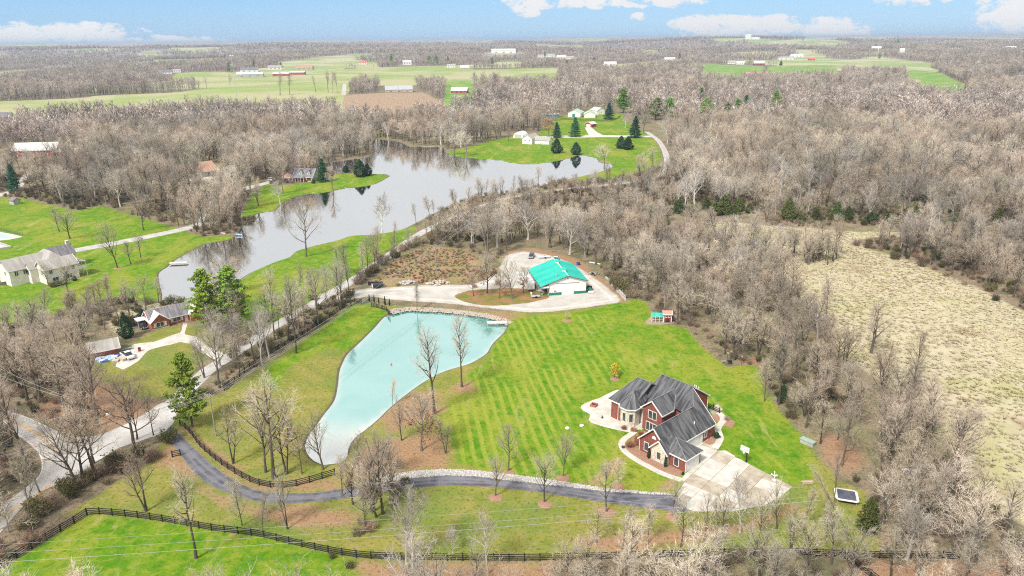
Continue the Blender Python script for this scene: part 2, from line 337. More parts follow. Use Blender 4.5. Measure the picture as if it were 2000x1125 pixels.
APRON = ats([(1345, 999), (1322, 966), (1337, 942), (1330, 937), (1339, 925), (1364.5, 905), (1358, 868), (1390, 853), (1400, 868), (1401, 881), (1417, 880), (1454, 902), (1514, 933), (1547, 951), (1523, 972), (1493, 987), (1432, 999)])
PATIO = ats([(1215, 762), (1190, 768), (1172, 777), (1150, 785), (1136, 792), (1134, 797), (1140, 803), (1153, 810), (1149, 820), (1155, 826), (1170, 831), (1200, 839), (1233, 845), (1246, 840), (1262, 830), (1262, 790)])
CLEARINGS = [HOME, PASTURE, SOUTH, LAKE, POND, LOTALL, L5, L6, L7, L8, YARD, F1, F1B, F3, F4, F5, F6, F7, STUB, STRAW, ROAD, FARPOND, LAKE_DRIVE, WOODROAD, BARNROAD] + F9 + [
    ats(p) for p in ([(0, 325), (10, 290), (160, 285), (165, 306), (60, 330)], [(335, 348), (345, 322), (440, 325), (440, 352), (370, 356)], [(558, 290), (560, 262), (625, 260), (625, 284)], [(1325, 272), (1328, 254), (1345, 254), (1345, 272)], [(740, 186), (745, 165), (810, 165), (815, 186)], [(1440, 160), (1450, 146), (1510, 143), (1510, 156)])]

# ------------------------------------------------------------------ the ground, one sheet out to the horizon
ang = np.concatenate([np.arange(62, 3.0, -.105), np.geomspace(3.0, .25, 70)])
dist = CH / np.tan(np.radians(ang)); uu = np.linspace(-1.2, 1.2, 680)
GX = (dist[:, None] * uu[None, :]).ravel(); GY = np.repeat(dist, len(uu))
s_water = usdf(GX, GY, [POND, LAKE])
GZ = hills(GX, GY) - np.clip((s_water + .9) * .4, 0, 2.0)
nr, nc = len(dist), len(uu)
idx = np.arange(nr * nc).reshape(nr, nc)
quads = np.stack([idx[:-1, :-1], idx[:-1, 1:], idx[1:, 1:], idx[1:, :-1]], -1).reshape(-1, 4)
gm = bpy.data.meshes.new('ground')
gm.vertices.add(nr * nc); gm.vertices.foreach_set('co', np.stack([GX, GY, GZ], -1).ravel())
gm.loops.add(quads.size); gm.loops.foreach_set('vertex_index', quads.ravel())
gm.polygons.add(len(quads)); gm.polygons.foreach_set('loop_start', np.arange(0, quads.size, 4)); gm.polygons.foreach_set('loop_total', np.full(len(quads), 4))
gm.polygons.foreach_set('use_smooth', np.ones(len(quads), bool))
gm.update()
def gattr(name, vals):
    a = gm.attributes.new(name, 'FLOAT', 'POINT'); a.data.foreach_set('value', vals.astype(np.float32))
gattr('lawn', usdf(GX, GY, [L1, PASTURE, L5, L6, L7, L8, STRIP]))
gattr('mown', usdf(GX, GY, [L1]))
gattr('olive', usdf(GX, GY, [HOME, L9, SOUTH, ISLAND]))
gattr('field', usdf(GX, GY, [F1, F1B, F4] + F9))
gattr('green', usdf(GX, GY, [F3, F5, F6, F7]))
gattr('straw', usdf(GX, GY, [STRAW, REEDS]))
gattr('stubble', usdf(GX, GY, [STUB]))
gattr('leaf', usdf(GX, GY, LEAF))
gattr('scrub', usdf(GX, GY, [SCRUB]))
gattr('shore', s_water)
def glade(x, y): return vnoise(x / 300 + 2, y / 760, 21) * .75 + vnoise(x / 110, y / 210, 23) * .25
gattr('glade', (.37 - glade(GX, GY)) * sstep(1500, 1800, np.hypot(GX, GY)))

gmat = bpy.data.materials.new('ground_cover'); gmat.use_nodes = True
q = NG(gmat.node_tree); gb = gmat.node_tree.nodes['Principled BSDF']; gb.inputs['Roughness'].default_value = .95; gb.inputs['Specular IOR Level'].default_value = .1
P = q.node('ShaderNodeNewGeometry').outputs['Position']
nb = q.noise(P, .035, 4, .6); nm = q.noise(P, .22, 4, .6); nf = q.noise(P, 1.6, 4, .65); ng = q.noise(P, 6.0, 3, .7); nh = q.noise(P, .006, 5, .6)
def mask(name, amp=2.0, soft=.8, nz=None):
    v = q.math('ADD', q.attr(name), q.math('MULTIPLY', q.math('SUBTRACT', nz or nm, .5), amp))
    return q.rng(v, -soft, soft)
wood = q.mix(q.rng(nm, .35, .65), (.155, .115, .08), (.275, .18, .125))
wood = q.mix(q.math('MULTIPLY', q.rng(ng, .45, .7), .6), wood, (.33, .27, .21))
wood = q.mix(q.rng(nf, .48, .66), wood, (.06, .05, .03))
wood = q.mix(q.math('MULTIPLY', q.rng(q.noise(P, .13, 4, .65), .5, .62), .75), wood, (.07, .065, .035))
wood = q.mix(q.math('MULTIPLY', q.rng(nb, .5, .66), .55), wood, (.15, .17, .05))
far = q.mix(q.rng(nh, .4, .62), (.36, .31, .28), (.24, .21, .20))  # far ground lightened: part of the distance haze is painted into its colour
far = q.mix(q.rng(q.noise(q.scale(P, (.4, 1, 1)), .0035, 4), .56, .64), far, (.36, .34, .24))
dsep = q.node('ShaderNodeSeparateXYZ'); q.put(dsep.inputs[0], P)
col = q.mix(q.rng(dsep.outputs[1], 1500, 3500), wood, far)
col = q.mix(q.rng(q.attr('glade'), -.004, .012), col, q.mix(q.rng(nh, .42, .58), (.40, .38, .24), (.25, .31, .12)))
# fields far off
fieldc = q.mix(q.rng(q.noise(q.scale(P, (.6, .5, 1)), .009, 5, .6, .4), .40, .62), (.38, .36, .20), (.24, .31, .09))
col = q.mix(mask('field', 6, 2), col, fieldc)
col = q.mix(mask('green', 4, 2), col, q.mix(q.rng(nb, .4, .6), (.13, .27, .04), (.24, .30, .09)))
stub = q.mix(q.rng(q.noise(q.scale(P, (1, .15, 1)), .5, 3), .4, .6), (.38, .27, .19), (.28, .20, .13))
col = q.mix(mask('stubble', 3, 1), col, stub)
# tall dry grass
stw = q.mix(q.rng(nm, .38, .62), (.475, .42, .295), (.405, .355, .235))
stw = q.mix(q.math('MULTIPLY', q.rng(nb, .5, .68), .6), stw, (.33, .345, .11))
stw = q.mix(q.math('MULTIPLY', q.rng(nf, .53, .72), .5), stw, (.34, .28, .16))
stw = q.mix(q.math('MULTIPLY', q.rng(q.noise(P, .05, 3, .5, .6), .6, .72), .6), stw, (.25, .15, .09))
col = q.mix(mask('straw', 3, .8), col, stw)
# olive, tired grass
olv = q.mix(q.rng(nm, .36, .64), (.165, .20, .022), (.26, .235, .05))
olv = q.mix(q.math('MULTIPLY', q.rng(q.noise(P, .5, 5, .68, .3), .52, .66), .6), olv, (.31, .25, .12))
olv = q.mix(q.math('MULTIPLY', q.rng(nb, .45, .62), .8), olv, (.125, .20, .03))
olv = q.mix(q.math('MULTIPLY', q.rng(ng, .46, .7), .6), olv, (.30, .26, .13))
olv = q.mix(q.math('MULTIPLY', q.rng(nf, .5, .68), .75), olv, (.085, .08, .025))
col = q.mix(mask('olive', 1.6, .7), col, olv)
# green lawn
lwn = q.mix(q.rng(nm, .36, .66), (.070, .20, .005), (.15, .245, .010))
lwn = q.mix(q.math('MULTIPLY', q.rng(q.noise(q.scale(P, (1, .45, 1)), .06, 5, .65, .5), .46, .62), .65), lwn, (.29, .28, .04))
lwn = q.mix(q.math('MULTIPLY', q.rng(nf, .48, .68), .65), lwn, (.05, .125, .008))
lwn = q.mix(q.math('MULTIPLY', q.rng(ng, .48, .7), .4), lwn, (.25, .27, .035))
n5 = q.noise(P, .55, 5, .68, .3)
lwn = q.mix(q.math('MULTIPLY', q.rng(n5, .50, .64), .6), lwn, (.255, .265, .04))
lwn = q.mix(q.math('MULTIPLY', q.rng(n5, .46, .36), .55), lwn, (.045, .135, .006))
lwn = q.mix(q.math('MULTIPLY', q.rng(q.noise(q.scale(P, (1.6, .5, 1)), .11, 5, .7, .8), .56, .68), .6), lwn, (.34, .31, .11))
col = q.mix(mask('lawn', 1.6, .7), col, lwn)
# mowing stripes on the big lawn
cc = q.math('ADD', q.math('MULTIPLY', dsep.outputs[0], .985), q.math('MULTIPLY', dsep.outputs[1], .172))
cc = q.math('ADD', cc, q.math('ADD', q.math('MULTIPLY', q.math('SUBTRACT', q.noise(P, .018, 2), .5), 5.0), q.math('MULTIPLY', q.math('SUBTRACT', nf, .5), .7)))
st = q.math('SINE', q.math('MULTIPLY', cc, 2.75))
stm = q.math('MULTIPLY', q.rng(st, -.25, .75), q.math('MULTIPLY', mask('mown', 1.2, 2.5), q.rng(q.math('ADD', q.noise(P, .05, 4, .65), q.math('MULTIPLY', dsep.outputs[0], -.0035)), .36, .52)))
col = q.mix(q.math('MULTIPLY', stm, .85), col, q.mix(q.rng(nf, .4, .65), (.275, .30, .045), (.185, .26, .02)))
# weeds and fallen leaves
scr = q.mix(q.rng(nm, .4, .6), (.34, .215, .13), (.22, .21, .075))
scr = q.mix(q.rng(nf, .5, .68), scr, (.17, .11, .065))
col = q.mix(mask('scrub', 2.5, 1.0), col, scr)
lf = q.mix(q.rng(ng, .4, .62), (.33, .15, .075), (.34, .25, .17))
lf = q.mix(q.math('MULTIPLY', q.rng(nf, .48, .68), .75), lf, (.15, .085, .045))
lm = q.rng(q.math('ADD', q.math('ADD', q.attr('leaf'), q.math('MULTIPLY', q.math('SUBTRACT', nm, .5), 5.0)), q.math('MULTIPLY', q.math('SUBTRACT', ng, .5), 6.0)), -1.2, 2.0)
col = q.mix(q.math('MULTIPLY', lm, q.rng(ng, .30, .50)), col, lf)
# wet rim and bed of the water
col = q.mix(q.rng(q.math('ADD', q.attr('shore'), q.math('MULTIPLY', q.math('SUBTRACT', nf, .5), .8)), -.75, -.35), col, (.13, .11, .075))
bed = q.mix(q.rng(nf, .4, .6), (.75, .72, .66), (.6, .6, .55))
col = q.mix(q.rng(q.attr('shore'), -.1, .2), col, bed)
q.put(gb.inputs['Base Color'], col)
bp = q.node('ShaderNodeBump'); bp.inputs['Strength'].default_value = .55; bp.inputs['Distance'].default_value = .25
q.put(bp.inputs['Height'], q.math('ADD', q.math('MULTIPLY', nf, .7), q.math('MULTIPLY', ng, .4))); q.put(gb.inputs['Normal'], bp.outputs[0])
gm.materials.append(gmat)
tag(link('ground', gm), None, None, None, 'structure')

from mathutils.geometry import delaunay_2d_cdt
# ------------------------------------------------------------------ water
def water_mat(name, body, gloss, rough, wave, bump, tint):
    mt = bpy.data.materials.new(name); mt.use_nodes = True; q = NG(mt.node_tree); nt = mt.node_tree
    nt.nodes.remove(nt.nodes['Principled BSDF']); out = nt.nodes['Material Output']
    P = q.node('ShaderNodeNewGeometry').outputs['Position']
    bn = q.node('ShaderNodeBump'); bn.inputs['Strength'].default_value = bump; bn.inputs['Distance'].default_value = .1
    q.put(bn.inputs['Height'], q.noise(q.scale(P, (1, .55, 1)), wave, 4, .6))
    df = q.node('ShaderNodeBsdfDiffuse'); q.put(df.inputs['Color'], body(q, P))
    gl = q.node('ShaderNodeBsdfGlossy'); gl.inputs['Roughness'].default_value = rough; gl.inputs['Color'].default_value = (*tint, 1); q.put(gl.inputs['Normal'], bn.outputs[0])
    mx = q.node('ShaderNodeMixShader'); q.put(mx.inputs[0], gloss(q)); q.put(mx.inputs[1], df.outputs[0]); q.put(mx.inputs[2], gl.outputs[0]); q.put(out.inputs[0], mx.outputs[0])
    return mt
def fres(base, edge):
    def f(q):
        lw = q.node('ShaderNodeLayerWeight'); lw.inputs[0].default_value = .5
        return q.rng(lw.outputs['Facing'], .2, .9, base, edge, False)
    return f
pond_body = lambda q, P: q.mix(q.rng(q.attr('shallow'), 0, 1), q.mix(q.rng(q.noise(P, .07, 4, .6), .35, .65), (.05, .36, .31), (.12, .42, .37)), (.62, .60, .52))
lake_m = water_mat('lake_water', lambda q, P: q.mix(q.noise(P, .03, 3), (.020, .026, .024), (.035, .04, .036)), fres(.60, .90), .03, 1.1, .10, (.94, .95, .955))
pond_m = water_mat('pond_water', pond_body, fres(.42, .74), .035, 1.5, .08, (.93, 1, 1))
def water(name, poly, mt, shallow=None):
    c = [Vector((p.x, p.y, 0)) for p in poly]
    me = MB(); out = []
    n = len(c); ar = sum(c[i].x * c[(i + 1) % n].y - c[(i + 1) % n].x * c[i].y for i in range(n)); sg = 1 if ar > 0 else -1
    for i in range(n):
        t = (c[(i + 1) % n] - c[i - 1]).normalized(); out.append(c[i] + Vector((t.y, -t.x, 0)) * sg * 1.2)
    pts = [Vector((p.x, p.y)) for p in out]
    if shallow:
        lo = np.array([p[:] for p in pts]).min(0); hi = np.array([p[:] for p in pts]).max(0)
        gx, gy = np.meshgrid(np.arange(lo[0], hi[0], 1.5), np.arange(lo[1], hi[1], 1.5)); gx, gy = gx.ravel(), gy.ravel()
        d = sdf(gx, gy, pts); k = d > .8
        pts2 = pts + [Vector(p) for p in zip(gx[k], gy[k])]
    else: pts2 = pts
    r = delaunay_2d_cdt(pts2, [(i, (i + 1) % n) for i in range(n)], [], 1, 1e-4)
    me.add([(p.x, p.y, -.35) for p in r[0]], [tuple(f) for f in r[2]])
    o = me.build(name, mt); tag(o, None, None, None, 'structure')
    if shallow:
        x = np.array([v.co.x for v in o.data.vertices]); y = np.array([v.co.y for v in o.data.vertices])
        s = shallow(x, y, sdf(x, y, c)); a = o.data.attributes.new('shallow', 'FLOAT', 'POINT'); a.data.foreach_set('value', s.astype(np.float32))
    return o
_sw = at(640, 905)
water('pond_water', POND, pond_m, lambda x, y, d: np.clip((1 - sstep(6, 26, np.hypot(x - _sw.x, y - _sw.y))) * .9 * (1 - .3 * sstep(2, 8, d)) + .5 * (1 - sstep(.3, 1.6, d)), 0, 1))
water('lake_water', LAKE, lake_m)
water('stock_pond_water', FARPOND, lake_m)

# ------------------------------------------------------------------ roads and drives
def ragged(poly, amp, step=1.2, z=.03):
    P = smooth_line(poly, True, step) if step else poly
    return [Vector((p.x + rnd.uniform(-amp, amp), p.y + rnd.uniform(-amp, amp), z)) for p in P]
def corners(poly, step, amp, z):
    out = []
    for i, p in enumerate(poly):
        b = poly[(i + 1) % len(poly)]; k = max(1, int((b - p).length / step))
        for j in range(k):
            c = p.lerp(b, j / k); out.append(Vector((c.x + rnd.uniform(-amp, amp), c.y + rnd.uniform(-amp, amp), z)))
    return out
def sheet(name, poly, mt, z, inner=0.):
    """a flat polygon; inner adds vertices inside that carry the distance to the edge"""
    n = len(poly); pts = [Vector((p.x, p.y)) for p in poly]
    if inner:
        P_ = np.array([p[:] for p in pts]); lo, hi = P_.min(0), P_.max(0)
        gx, gy = np.meshgrid(np.arange(lo[0], hi[0], inner), np.arange(lo[1], hi[1], inner)); gx, gy = gx.ravel(), gy.ravel(); k = sdf(gx, gy, poly) > inner * .45
        pts = pts + [Vector(p) for p in zip(gx[k], gy[k])]
    r = delaunay_2d_cdt(pts, [(i, (i + 1) % n) for i in range(n)], [], 1, 1e-4)
    o = tag(MB().add([(p.x, p.y, z) for p in r[0]], [tuple(f) for f in r[2]]).build(name, mt), None, None, None, 'structure')
    if inner:
        x = np.array([v.co.x for v in o.data.vertices]); y = np.array([v.co.y for v in o.data.vertices])
        a = o.data.attributes.new('edge', 'FLOAT', 'POINT'); a.data.foreach_set('value', np.maximum(sdf(x, y, poly), 0).astype(np.float32))
    return o
def ribbon_pts(line, w0, w1):
    out = []
    for i, p in enumerate(line):
        t = (line[min(i + 1, len(line) - 1)] - line[max(i - 1, 0)]).normalized(); nrm = Vector((-t.y, t.x, 0))
        out.append((p + nrm * w0, p + nrm * w1))
    return out
def ribbon(name, line, w0, w1, z, mt, kind='structure', parent=None, amp=0.):
    b = MB(); e = ribbon_pts(line, w0, w1); v = []
    for l, r_ in e:
        v += [(l.x + rnd.uniform(-amp, amp), l.y + rnd.uniform(-amp, amp), z), (r_.x + rnd.uniform(-amp, amp), r_.y + rnd.uniform(-amp, amp), z)]
    b.add(v, [(2 * i + 1, 2 * i + 3, 2 * i + 2, 2 * i) for i in range(len(e) - 1)])
    o = b.build(name, mt, parent)
    if kind: o['kind'] = kind
    return o
m_road = mat('road_concrete', (.54, .52, .49), (.42, .40, .38), .25, .9, .2, coord='w', detail=6, bump=.15, bscale=3, worn=((.34, .30, .25), (.46, .44, .42), .3, 1.4, 2.0))
m_asph = mat('drive_asphalt', (.075, .077, .095), (.165, .163, .185), .35, .85, .25, coord='w', detail=6, dist=.4, bump=.2, bscale=6, worn=((.22, .19, .16), (.20, .195, .21), .25, .75, 1.25))
m_lane = mat('lane_asphalt', (.48, .46, .44), (.38, .36, .34), .3, .9, .2, coord='w', detail=6)
m_grav = mat('gravel', (.49, .47, .435), (.41, .38, .335), .22, .95, .1, coord='w', detail=8, bump=.3, bscale=4, worn=((.33, .26, .18), (.60, .57, .52), .9, 2.2, 3.2))
m_grav2 = mat('gravel_track', (.52, .49, .44), (.43, .39, .335), .22, .95, .1, coord='w', detail=8)
m_conc = mat('concrete', (.58, .555, .505), (.46, .43, .375), .45, .9, .2, coord='w', detail=5, bump=.08)
m_conc2 = mat('concrete_stained', (.47, .42, .34), (.33, .275, .205), .4, .9, .2, coord='w', detail=5, bump=.08)
m_yel = mat('yellow_paint', (.74, .38, .02), (.64, .34, .03), 2, .7, coord='w')
m_wht = mat('white_paint', (.78, .78, .76), (.66, .66, .64), 2, .7, coord='w')
sheet('road', smooth_line(ROAD, True, 1.5), m_road, .03, .8)
for nm, pts, off in (('yellow_line', [(-140, 808), (-40, 810), (7, 818), (40, 830), (73, 847), (98, 863), (112, 879)], 0), ('yellow_line', [(97, 947), (67, 970), (33, 993), (0, 1018), (-50, 1075)], 0)):
    ln = smooth_line(ats(pts), False, 1.5)
    ribbon(nm, ln, .26, .08, .037, m_yel); ribbon(nm, ln, -.08, -.26, .037, m_yel)
ribbon('edge_line', smooth_line(ats([(-140, 792), (-50, 794), (5, 801.5), (50, 814.5), (85, 830), (117, 846)]), False, 1.5), .02, -.13, .037, m_wht)
ribbon('edge_line', smooth_line(ats([(-140, 822), (-50, 824), (5, 828), (38, 851), (68, 875), (81.5, 900), (78.5, 927), (55, 950), (2, 989)]), False, 1.5), .15, 0, .037, m_wht)
ribbon('lane', smooth_line(LANE_C, False, 3), 2.1, -2.1, .024, m_lane, amp=.12)
sheet('driveway', corners(smooth_line(DRIVE, True, 2.5), 1.5, .05, 0), m_asph, .042, .45)
sheet('gravel_lot', ragged(LOT, .25, 1.3), m_grav, .03, .9)
sheet('farm_drive', corners(FARM_DRIVE, 3, .1, 0), m_conc, .03)
sheet('lake_drive', ragged(LAKE_DRIVE, .15, 3), m_lane, .03)
sheet('wood_drive', ragged(WOODROAD, .2, 4), m_grav2, .03)
sheet('barn_drive', ragged(BARNROAD, .2, 4), m_grav2, .03)
sheet('cottage_drive', ragged(SW_DRIVE, .1, 2), m_conc, .03)
sheet('field_track', ragged(ats([(667, 185), (671, 160), (677, 145), (682, 135), (686, 135), (682, 146), (677, 160), (675, 185)]), .3, 8), m_grav2, .04)
m_verge = mat('leafy_verge', (.30, .16, .085), (.15, .17, .035), .22, .95, .1, coord='w', detail=8, bump=.4, bscale=5, lo=.4, hi=.62)
sheet('island_verge', corners(smooth_line(ISLAND, True, 1.5), .8, .18, 0), m_verge, .042)
# concrete apron: one slab per pour, joints between
def clip_poly(poly, a, b, c):
    out = []
    for i in range(len(poly)):
        p, r_ = poly[i], poly[(i + 1) % len(poly)]; dp, dr = a * p[0] + b * p[1] - c, a * r_[0] + b * r_[1] - c
        if dp <= 0: out.append(p)
        if dp * dr < 0: t = dp / (dp - dr); out.append((p[0] + (r_[0] - p[0]) * t, p[1] + (r_[1] - p[1]) * t))
    return out
apron = thing('apron', None, None); apron['kind'] = 'structure'
_ea = Vector((math.cos(R(-41)), math.sin(R(-41)))); _eb = Vector((-_ea.y, _ea.x)); _ao = at(1402, 881)
AP = [((p.x - _ao.x) * _ea.x + (p.y - _ao.y) * _ea.y, (p.x - _ao.x) * _eb.x + (p.y - _ao.y) * _eb.y) for p in APRON]
for i in range(-5, 9):
    for j in range(-7, 5):
        x0, x1, y0, y1 = i * 3.6 + .035, (i + 1) * 3.6 - .035, j * 3.6 + .035, (j + 1) * 3.6 - .035
        c = clip_poly(clip_poly(clip_poly(clip_poly(AP, -1, 0, -x0), 1, 0, x1), 0, -1, -y0), 0, 1, y1)
        if len(c) < 3: continue
        cx0 = sum(p[0] for p in c) / len(c); cy0 = sum(p[1] for p in c) / len(c)
        w = [(_ao.x + p[0] * _ea.x + p[1] * _eb.x, _ao.y + p[0] * _ea.y + p[1] * _eb.y) for p in c]
        if abs(sum(w[k][0] * w[(k + 1) % len(w)][1] - w[(k + 1) % len(w)][0] * w[k][1] for k in range(len(w)))) < .6: continue
        MB().prism(w, -.1, .05 + rnd.uniform(-.006, .006)).build('slab', m_conc2 if rnd.random() < .38 else m_conc, apron)
def walk(name, px, w, step=1.8):
    root = thing(name, None, None); root['kind'] = 'structure'
    ln = smooth_line(ats(px), False, .6); e = ribbon_pts(ln, w / 2, -w / 2); k = 3
    for i in range(0, len(e) - 1, k):
        seg = e[i:i + k + 1]
        if len(seg) < 2: break
        l = [s_[0] for s_ in seg]; r_ = [s_[1] for s_ in seg]
        l[-1] = l[-2].lerp(l[-1], .96); r_[-1] = r_[-2].lerp(r_[-1], .96)
        MB().prism([(p.x, p.y) for p in l] + [(p.x, p.y) for p in reversed(r_)], -.1, .055 + rnd.uniform(-.004, .004)).build('slab', m_conc, root)
walk('front_path', [(1240, 843), (1230, 850), (1219, 858), (1214, 868), (1219, 880), (1232, 891), (1251, 903), (1270, 913), (1289, 923), (1310, 931), (1332, 938)], 1.35)
walk('side_path', [(1404, 806), (1411, 814), (1412, 822), (1406, 830), (1402, 838), (1405, 848), (1407, 857), (1402, 867), (1396, 876)], 1.4)
sheet('patio', corners(smooth_line(PATIO, True, 1), 1, .01, 0), m_conc, .045)
sheet('back_terrace', ats([(1383, 800), (1402, 789), (1412, 800), (1395, 814)]), m_conc2, .04)
# ------------------------------------------------------------------ trees: prototypes
def tree_mat(name, c1, c2, c3, rough=.9, leaf=False):
    """colour drifts over each tree, from tree to tree and from stand to stand"""
    mt = bpy.data.materials.new(name); mt.use_nodes = True; q = NG(mt.node_tree); b = mt.node_tree.nodes['Principled BSDF']
    b.inputs['Roughness'].default_value = rough; b.inputs['Specular IOR Level'].default_value = .15
    oi = q.node('ShaderNodeObjectInfo'); P = q.node('ShaderNodeNewGeometry').outputs['Position']; tc = q.node('ShaderNodeTexCoord').outputs['Object']
    c = q.mix(q.rng(q.noise(q.scale(P, (1, 1, .3)), .03, 3, .6), .36, .62), c1, c2)
    c = q.mix(q.math('MULTIPLY', q.rng(oi.outputs['Random'], .5, 1.0, smooth=False), .85), c, c3)
    v = q.math('ADD', .62, q.math('MULTIPLY', q.math('FRACT', q.math('MULTIPLY', oi.outputs['Random'], 17.3)), .58))
    v2 = q.math('MULTIPLY', v, q.rng(q.noise(tc, .55, 3), .3, .7, .82, 1.16))
    st = q.noise(q.scale(P, (1, .7, .02)), .013, 4, .62)
    v2 = q.math('MULTIPLY', v2, q.rng(st, .36, .62, .74, 1.1)); c = q.mix(q.math('MULTIPLY', q.rng(q.noise(q.scale(P, (.8, 1, .02)), .02, 3, .6), .45, .64), .5), c, q.vmath('MULTIPLY', c, (.86, .70, .62)))
    hs = q.vmath('SCALE', c); hs.node.inputs['Scale'].default_value = 1; q.put(hs.node.inputs['Scale'], v2)
    q.put(b.inputs['Base Color'], hs)
    return mt
m_twig = tree_mat('bare_twigs', (.62, .55, .445), (.47, .415, .32), (.61, .50, .40))
m_bark = tree_mat('bark', (.155, .13, .105), (.11, .095, .075), (.25, .215, .18))
m_syc = tree_mat('sycamore_bark', (.62, .58, .53), (.55, .51, .45), (.68, .65, .6))
m_syct = tree_mat('sycamore_twigs', (.52, .47, .42), (.46, .41, .36), (.58, .54, .48))
m_rust = tree_mat('rusty_leaves', (.36, .14, .075), (.30, .15, .09), (.42, .20, .11))
m_brush = tree_mat('brush_twigs', (.32, .245, .18), (.26, .225, .14), (.40, .26, .20))
m_pine = tree_mat('pine_needles', (.24, .44, .06), (.34, .47, .05), (.16, .36, .065))
m_twigfar = tree_mat('bare_twigs_far', (.62, .55, .475), (.48, .42, .36), (.62, .51, .435))  # lavender-tan copy for distant trees; some of the haze is put into the colour
m_barkfar = tree_mat('bark_far', (.34, .29, .26), (.26, .23, .21), (.4, .35, .32))  # paler than near bark, so distance haze is partly in the colour
m_olive = tree_mat('olive_cedar_foliage', (.095, .135, .04), (.14, .155, .04), (.06, .105, .04))
m_spruce = tree_mat('spruce_needles', (.045, .15, .075), (.06, .17, .06), (.04, .12, .075))
m_cedar = tree_mat('cedar_foliage', (.035, .085, .04), (.06, .105, .035), (.03, .075, .045))
m_yel = tree_mat('yellow_leaves', (.80, .68, .04), (.7, .66, .05), (.85, .7, .06))
m_hedge = tree_mat('green_brush', (.11, .13, .035), (.15, .14, .05), (.075, .10, .03))
m_pinebark = mat('pine_bark', (.14, .10, .075), (.09, .07, .055), 3)

class TB:
    """branches and twigs gathered as raw arrays"""
    def __init__(s): s.v, s.f = [], []
    def tube(s, pts, rad, n):
        base = len(s.v); prevx = None
        for i, p in enumerate(pts):
            d = (pts[min(i + 1, len(pts) - 1)] - pts[max(i - 1, 0)]).normalized()
            x = d.orthogonal().normalized() if prevx is None else (prevx - d * prevx.dot(d)).normalized(); prevx = x; y = d.cross(x)
            for k in range(n):
                a = 2 * math.pi * k / n; s.v.append(p + (x * math.cos(a) + y * math.sin(a)) * rad[i])
        for i in range(len(pts) - 1):
            for k in range(n):
                a, b = base + i * n + k, base + i * n + (k + 1) % n; s.f.append((a, b, b + n, a + n))
    def sliver(s, a, b, w, r):
        d = b - a; x = d.cross(Vector((r.gauss(0, 1), r.gauss(0, 1), r.gauss(0, 1)))).normalized() * w / 2; n = len(s.v)
        s.v += [a - x, a + x, b]; s.f.append((n, n + 1, n + 2))
    def ribbon(s, pts, w, r):
        d = pts[-1] - pts[0]; x = d.cross(Vector((r.gauss(0, 1), r.gauss(0, 1), r.gauss(0, 1)))).normalized() * w / 2; n = len(s.v); k = len(pts)
        for i, p in enumerate(pts[:-1]): s.v += [p - x * (1 - .6 * i / k), p + x * (1 - .6 * i / k)]
        s.v.append(pts[-1])
        for i in range(k - 2): s.f.append((n + 2 * i, n + 2 * i + 1, n + 2 * i + 3, n + 2 * i + 2))
        s.f.append((n + 2 * (k - 2), n + 2 * (k - 2) + 1, n + 2 * (k - 1)))
    def leaf(s, c, size, r, up=0.):
        nrm = Vector((r.gauss(0, 1), r.gauss(0, 1), r.gauss(0, 1) + up)).normalized(); x = nrm.orthogonal().normalized(); y = nrm.cross(x)
        a = r.uniform(0, 6.28); x, y = x * math.cos(a) + y * math.sin(a), y * math.cos(a) - x * math.sin(a); n = len(s.v)
        s.v += [c - x * size, c + y * size * .5, c + x * size, c - y * size * .5]; s.f.append((n, n + 1, n + 2, n + 3))
    def mesh(s, name, *mats):
        me = bpy.data.meshes.new(name); me.from_pydata([p[:] for p in s.v], [], s.f)
        for k in mats: me.materials.append(k)
        return me

def grow(r, p, d, L, nseg, wob, up):
    pts = [p.copy()]; d = d.normalized()
    for i in range(nseg):
        d = (d + Vector((r.gauss(0, wob), r.gauss(0, wob), r.gauss(0, wob) + up))).normalized()
        p = p + d * (L / nseg); pts.append(p.copy())
    return pts
def along(pts, t):
    k = t * (len(pts) - 1); i = min(int(k), len(pts) - 2); f = k - i
    return pts[i].lerp(pts[i + 1], f), (pts[i + 1] - pts[i]).normalized()
def side_dir(r, d, ang, az=None):
    x = d.orthogonal().normalized(); y = d.cross(x); a = r.uniform(0, 6.283) if az is None else az
    return (d * math.cos(ang) + (x * math.cos(a) + y * math.sin(a)) * math.sin(ang)).normalized()

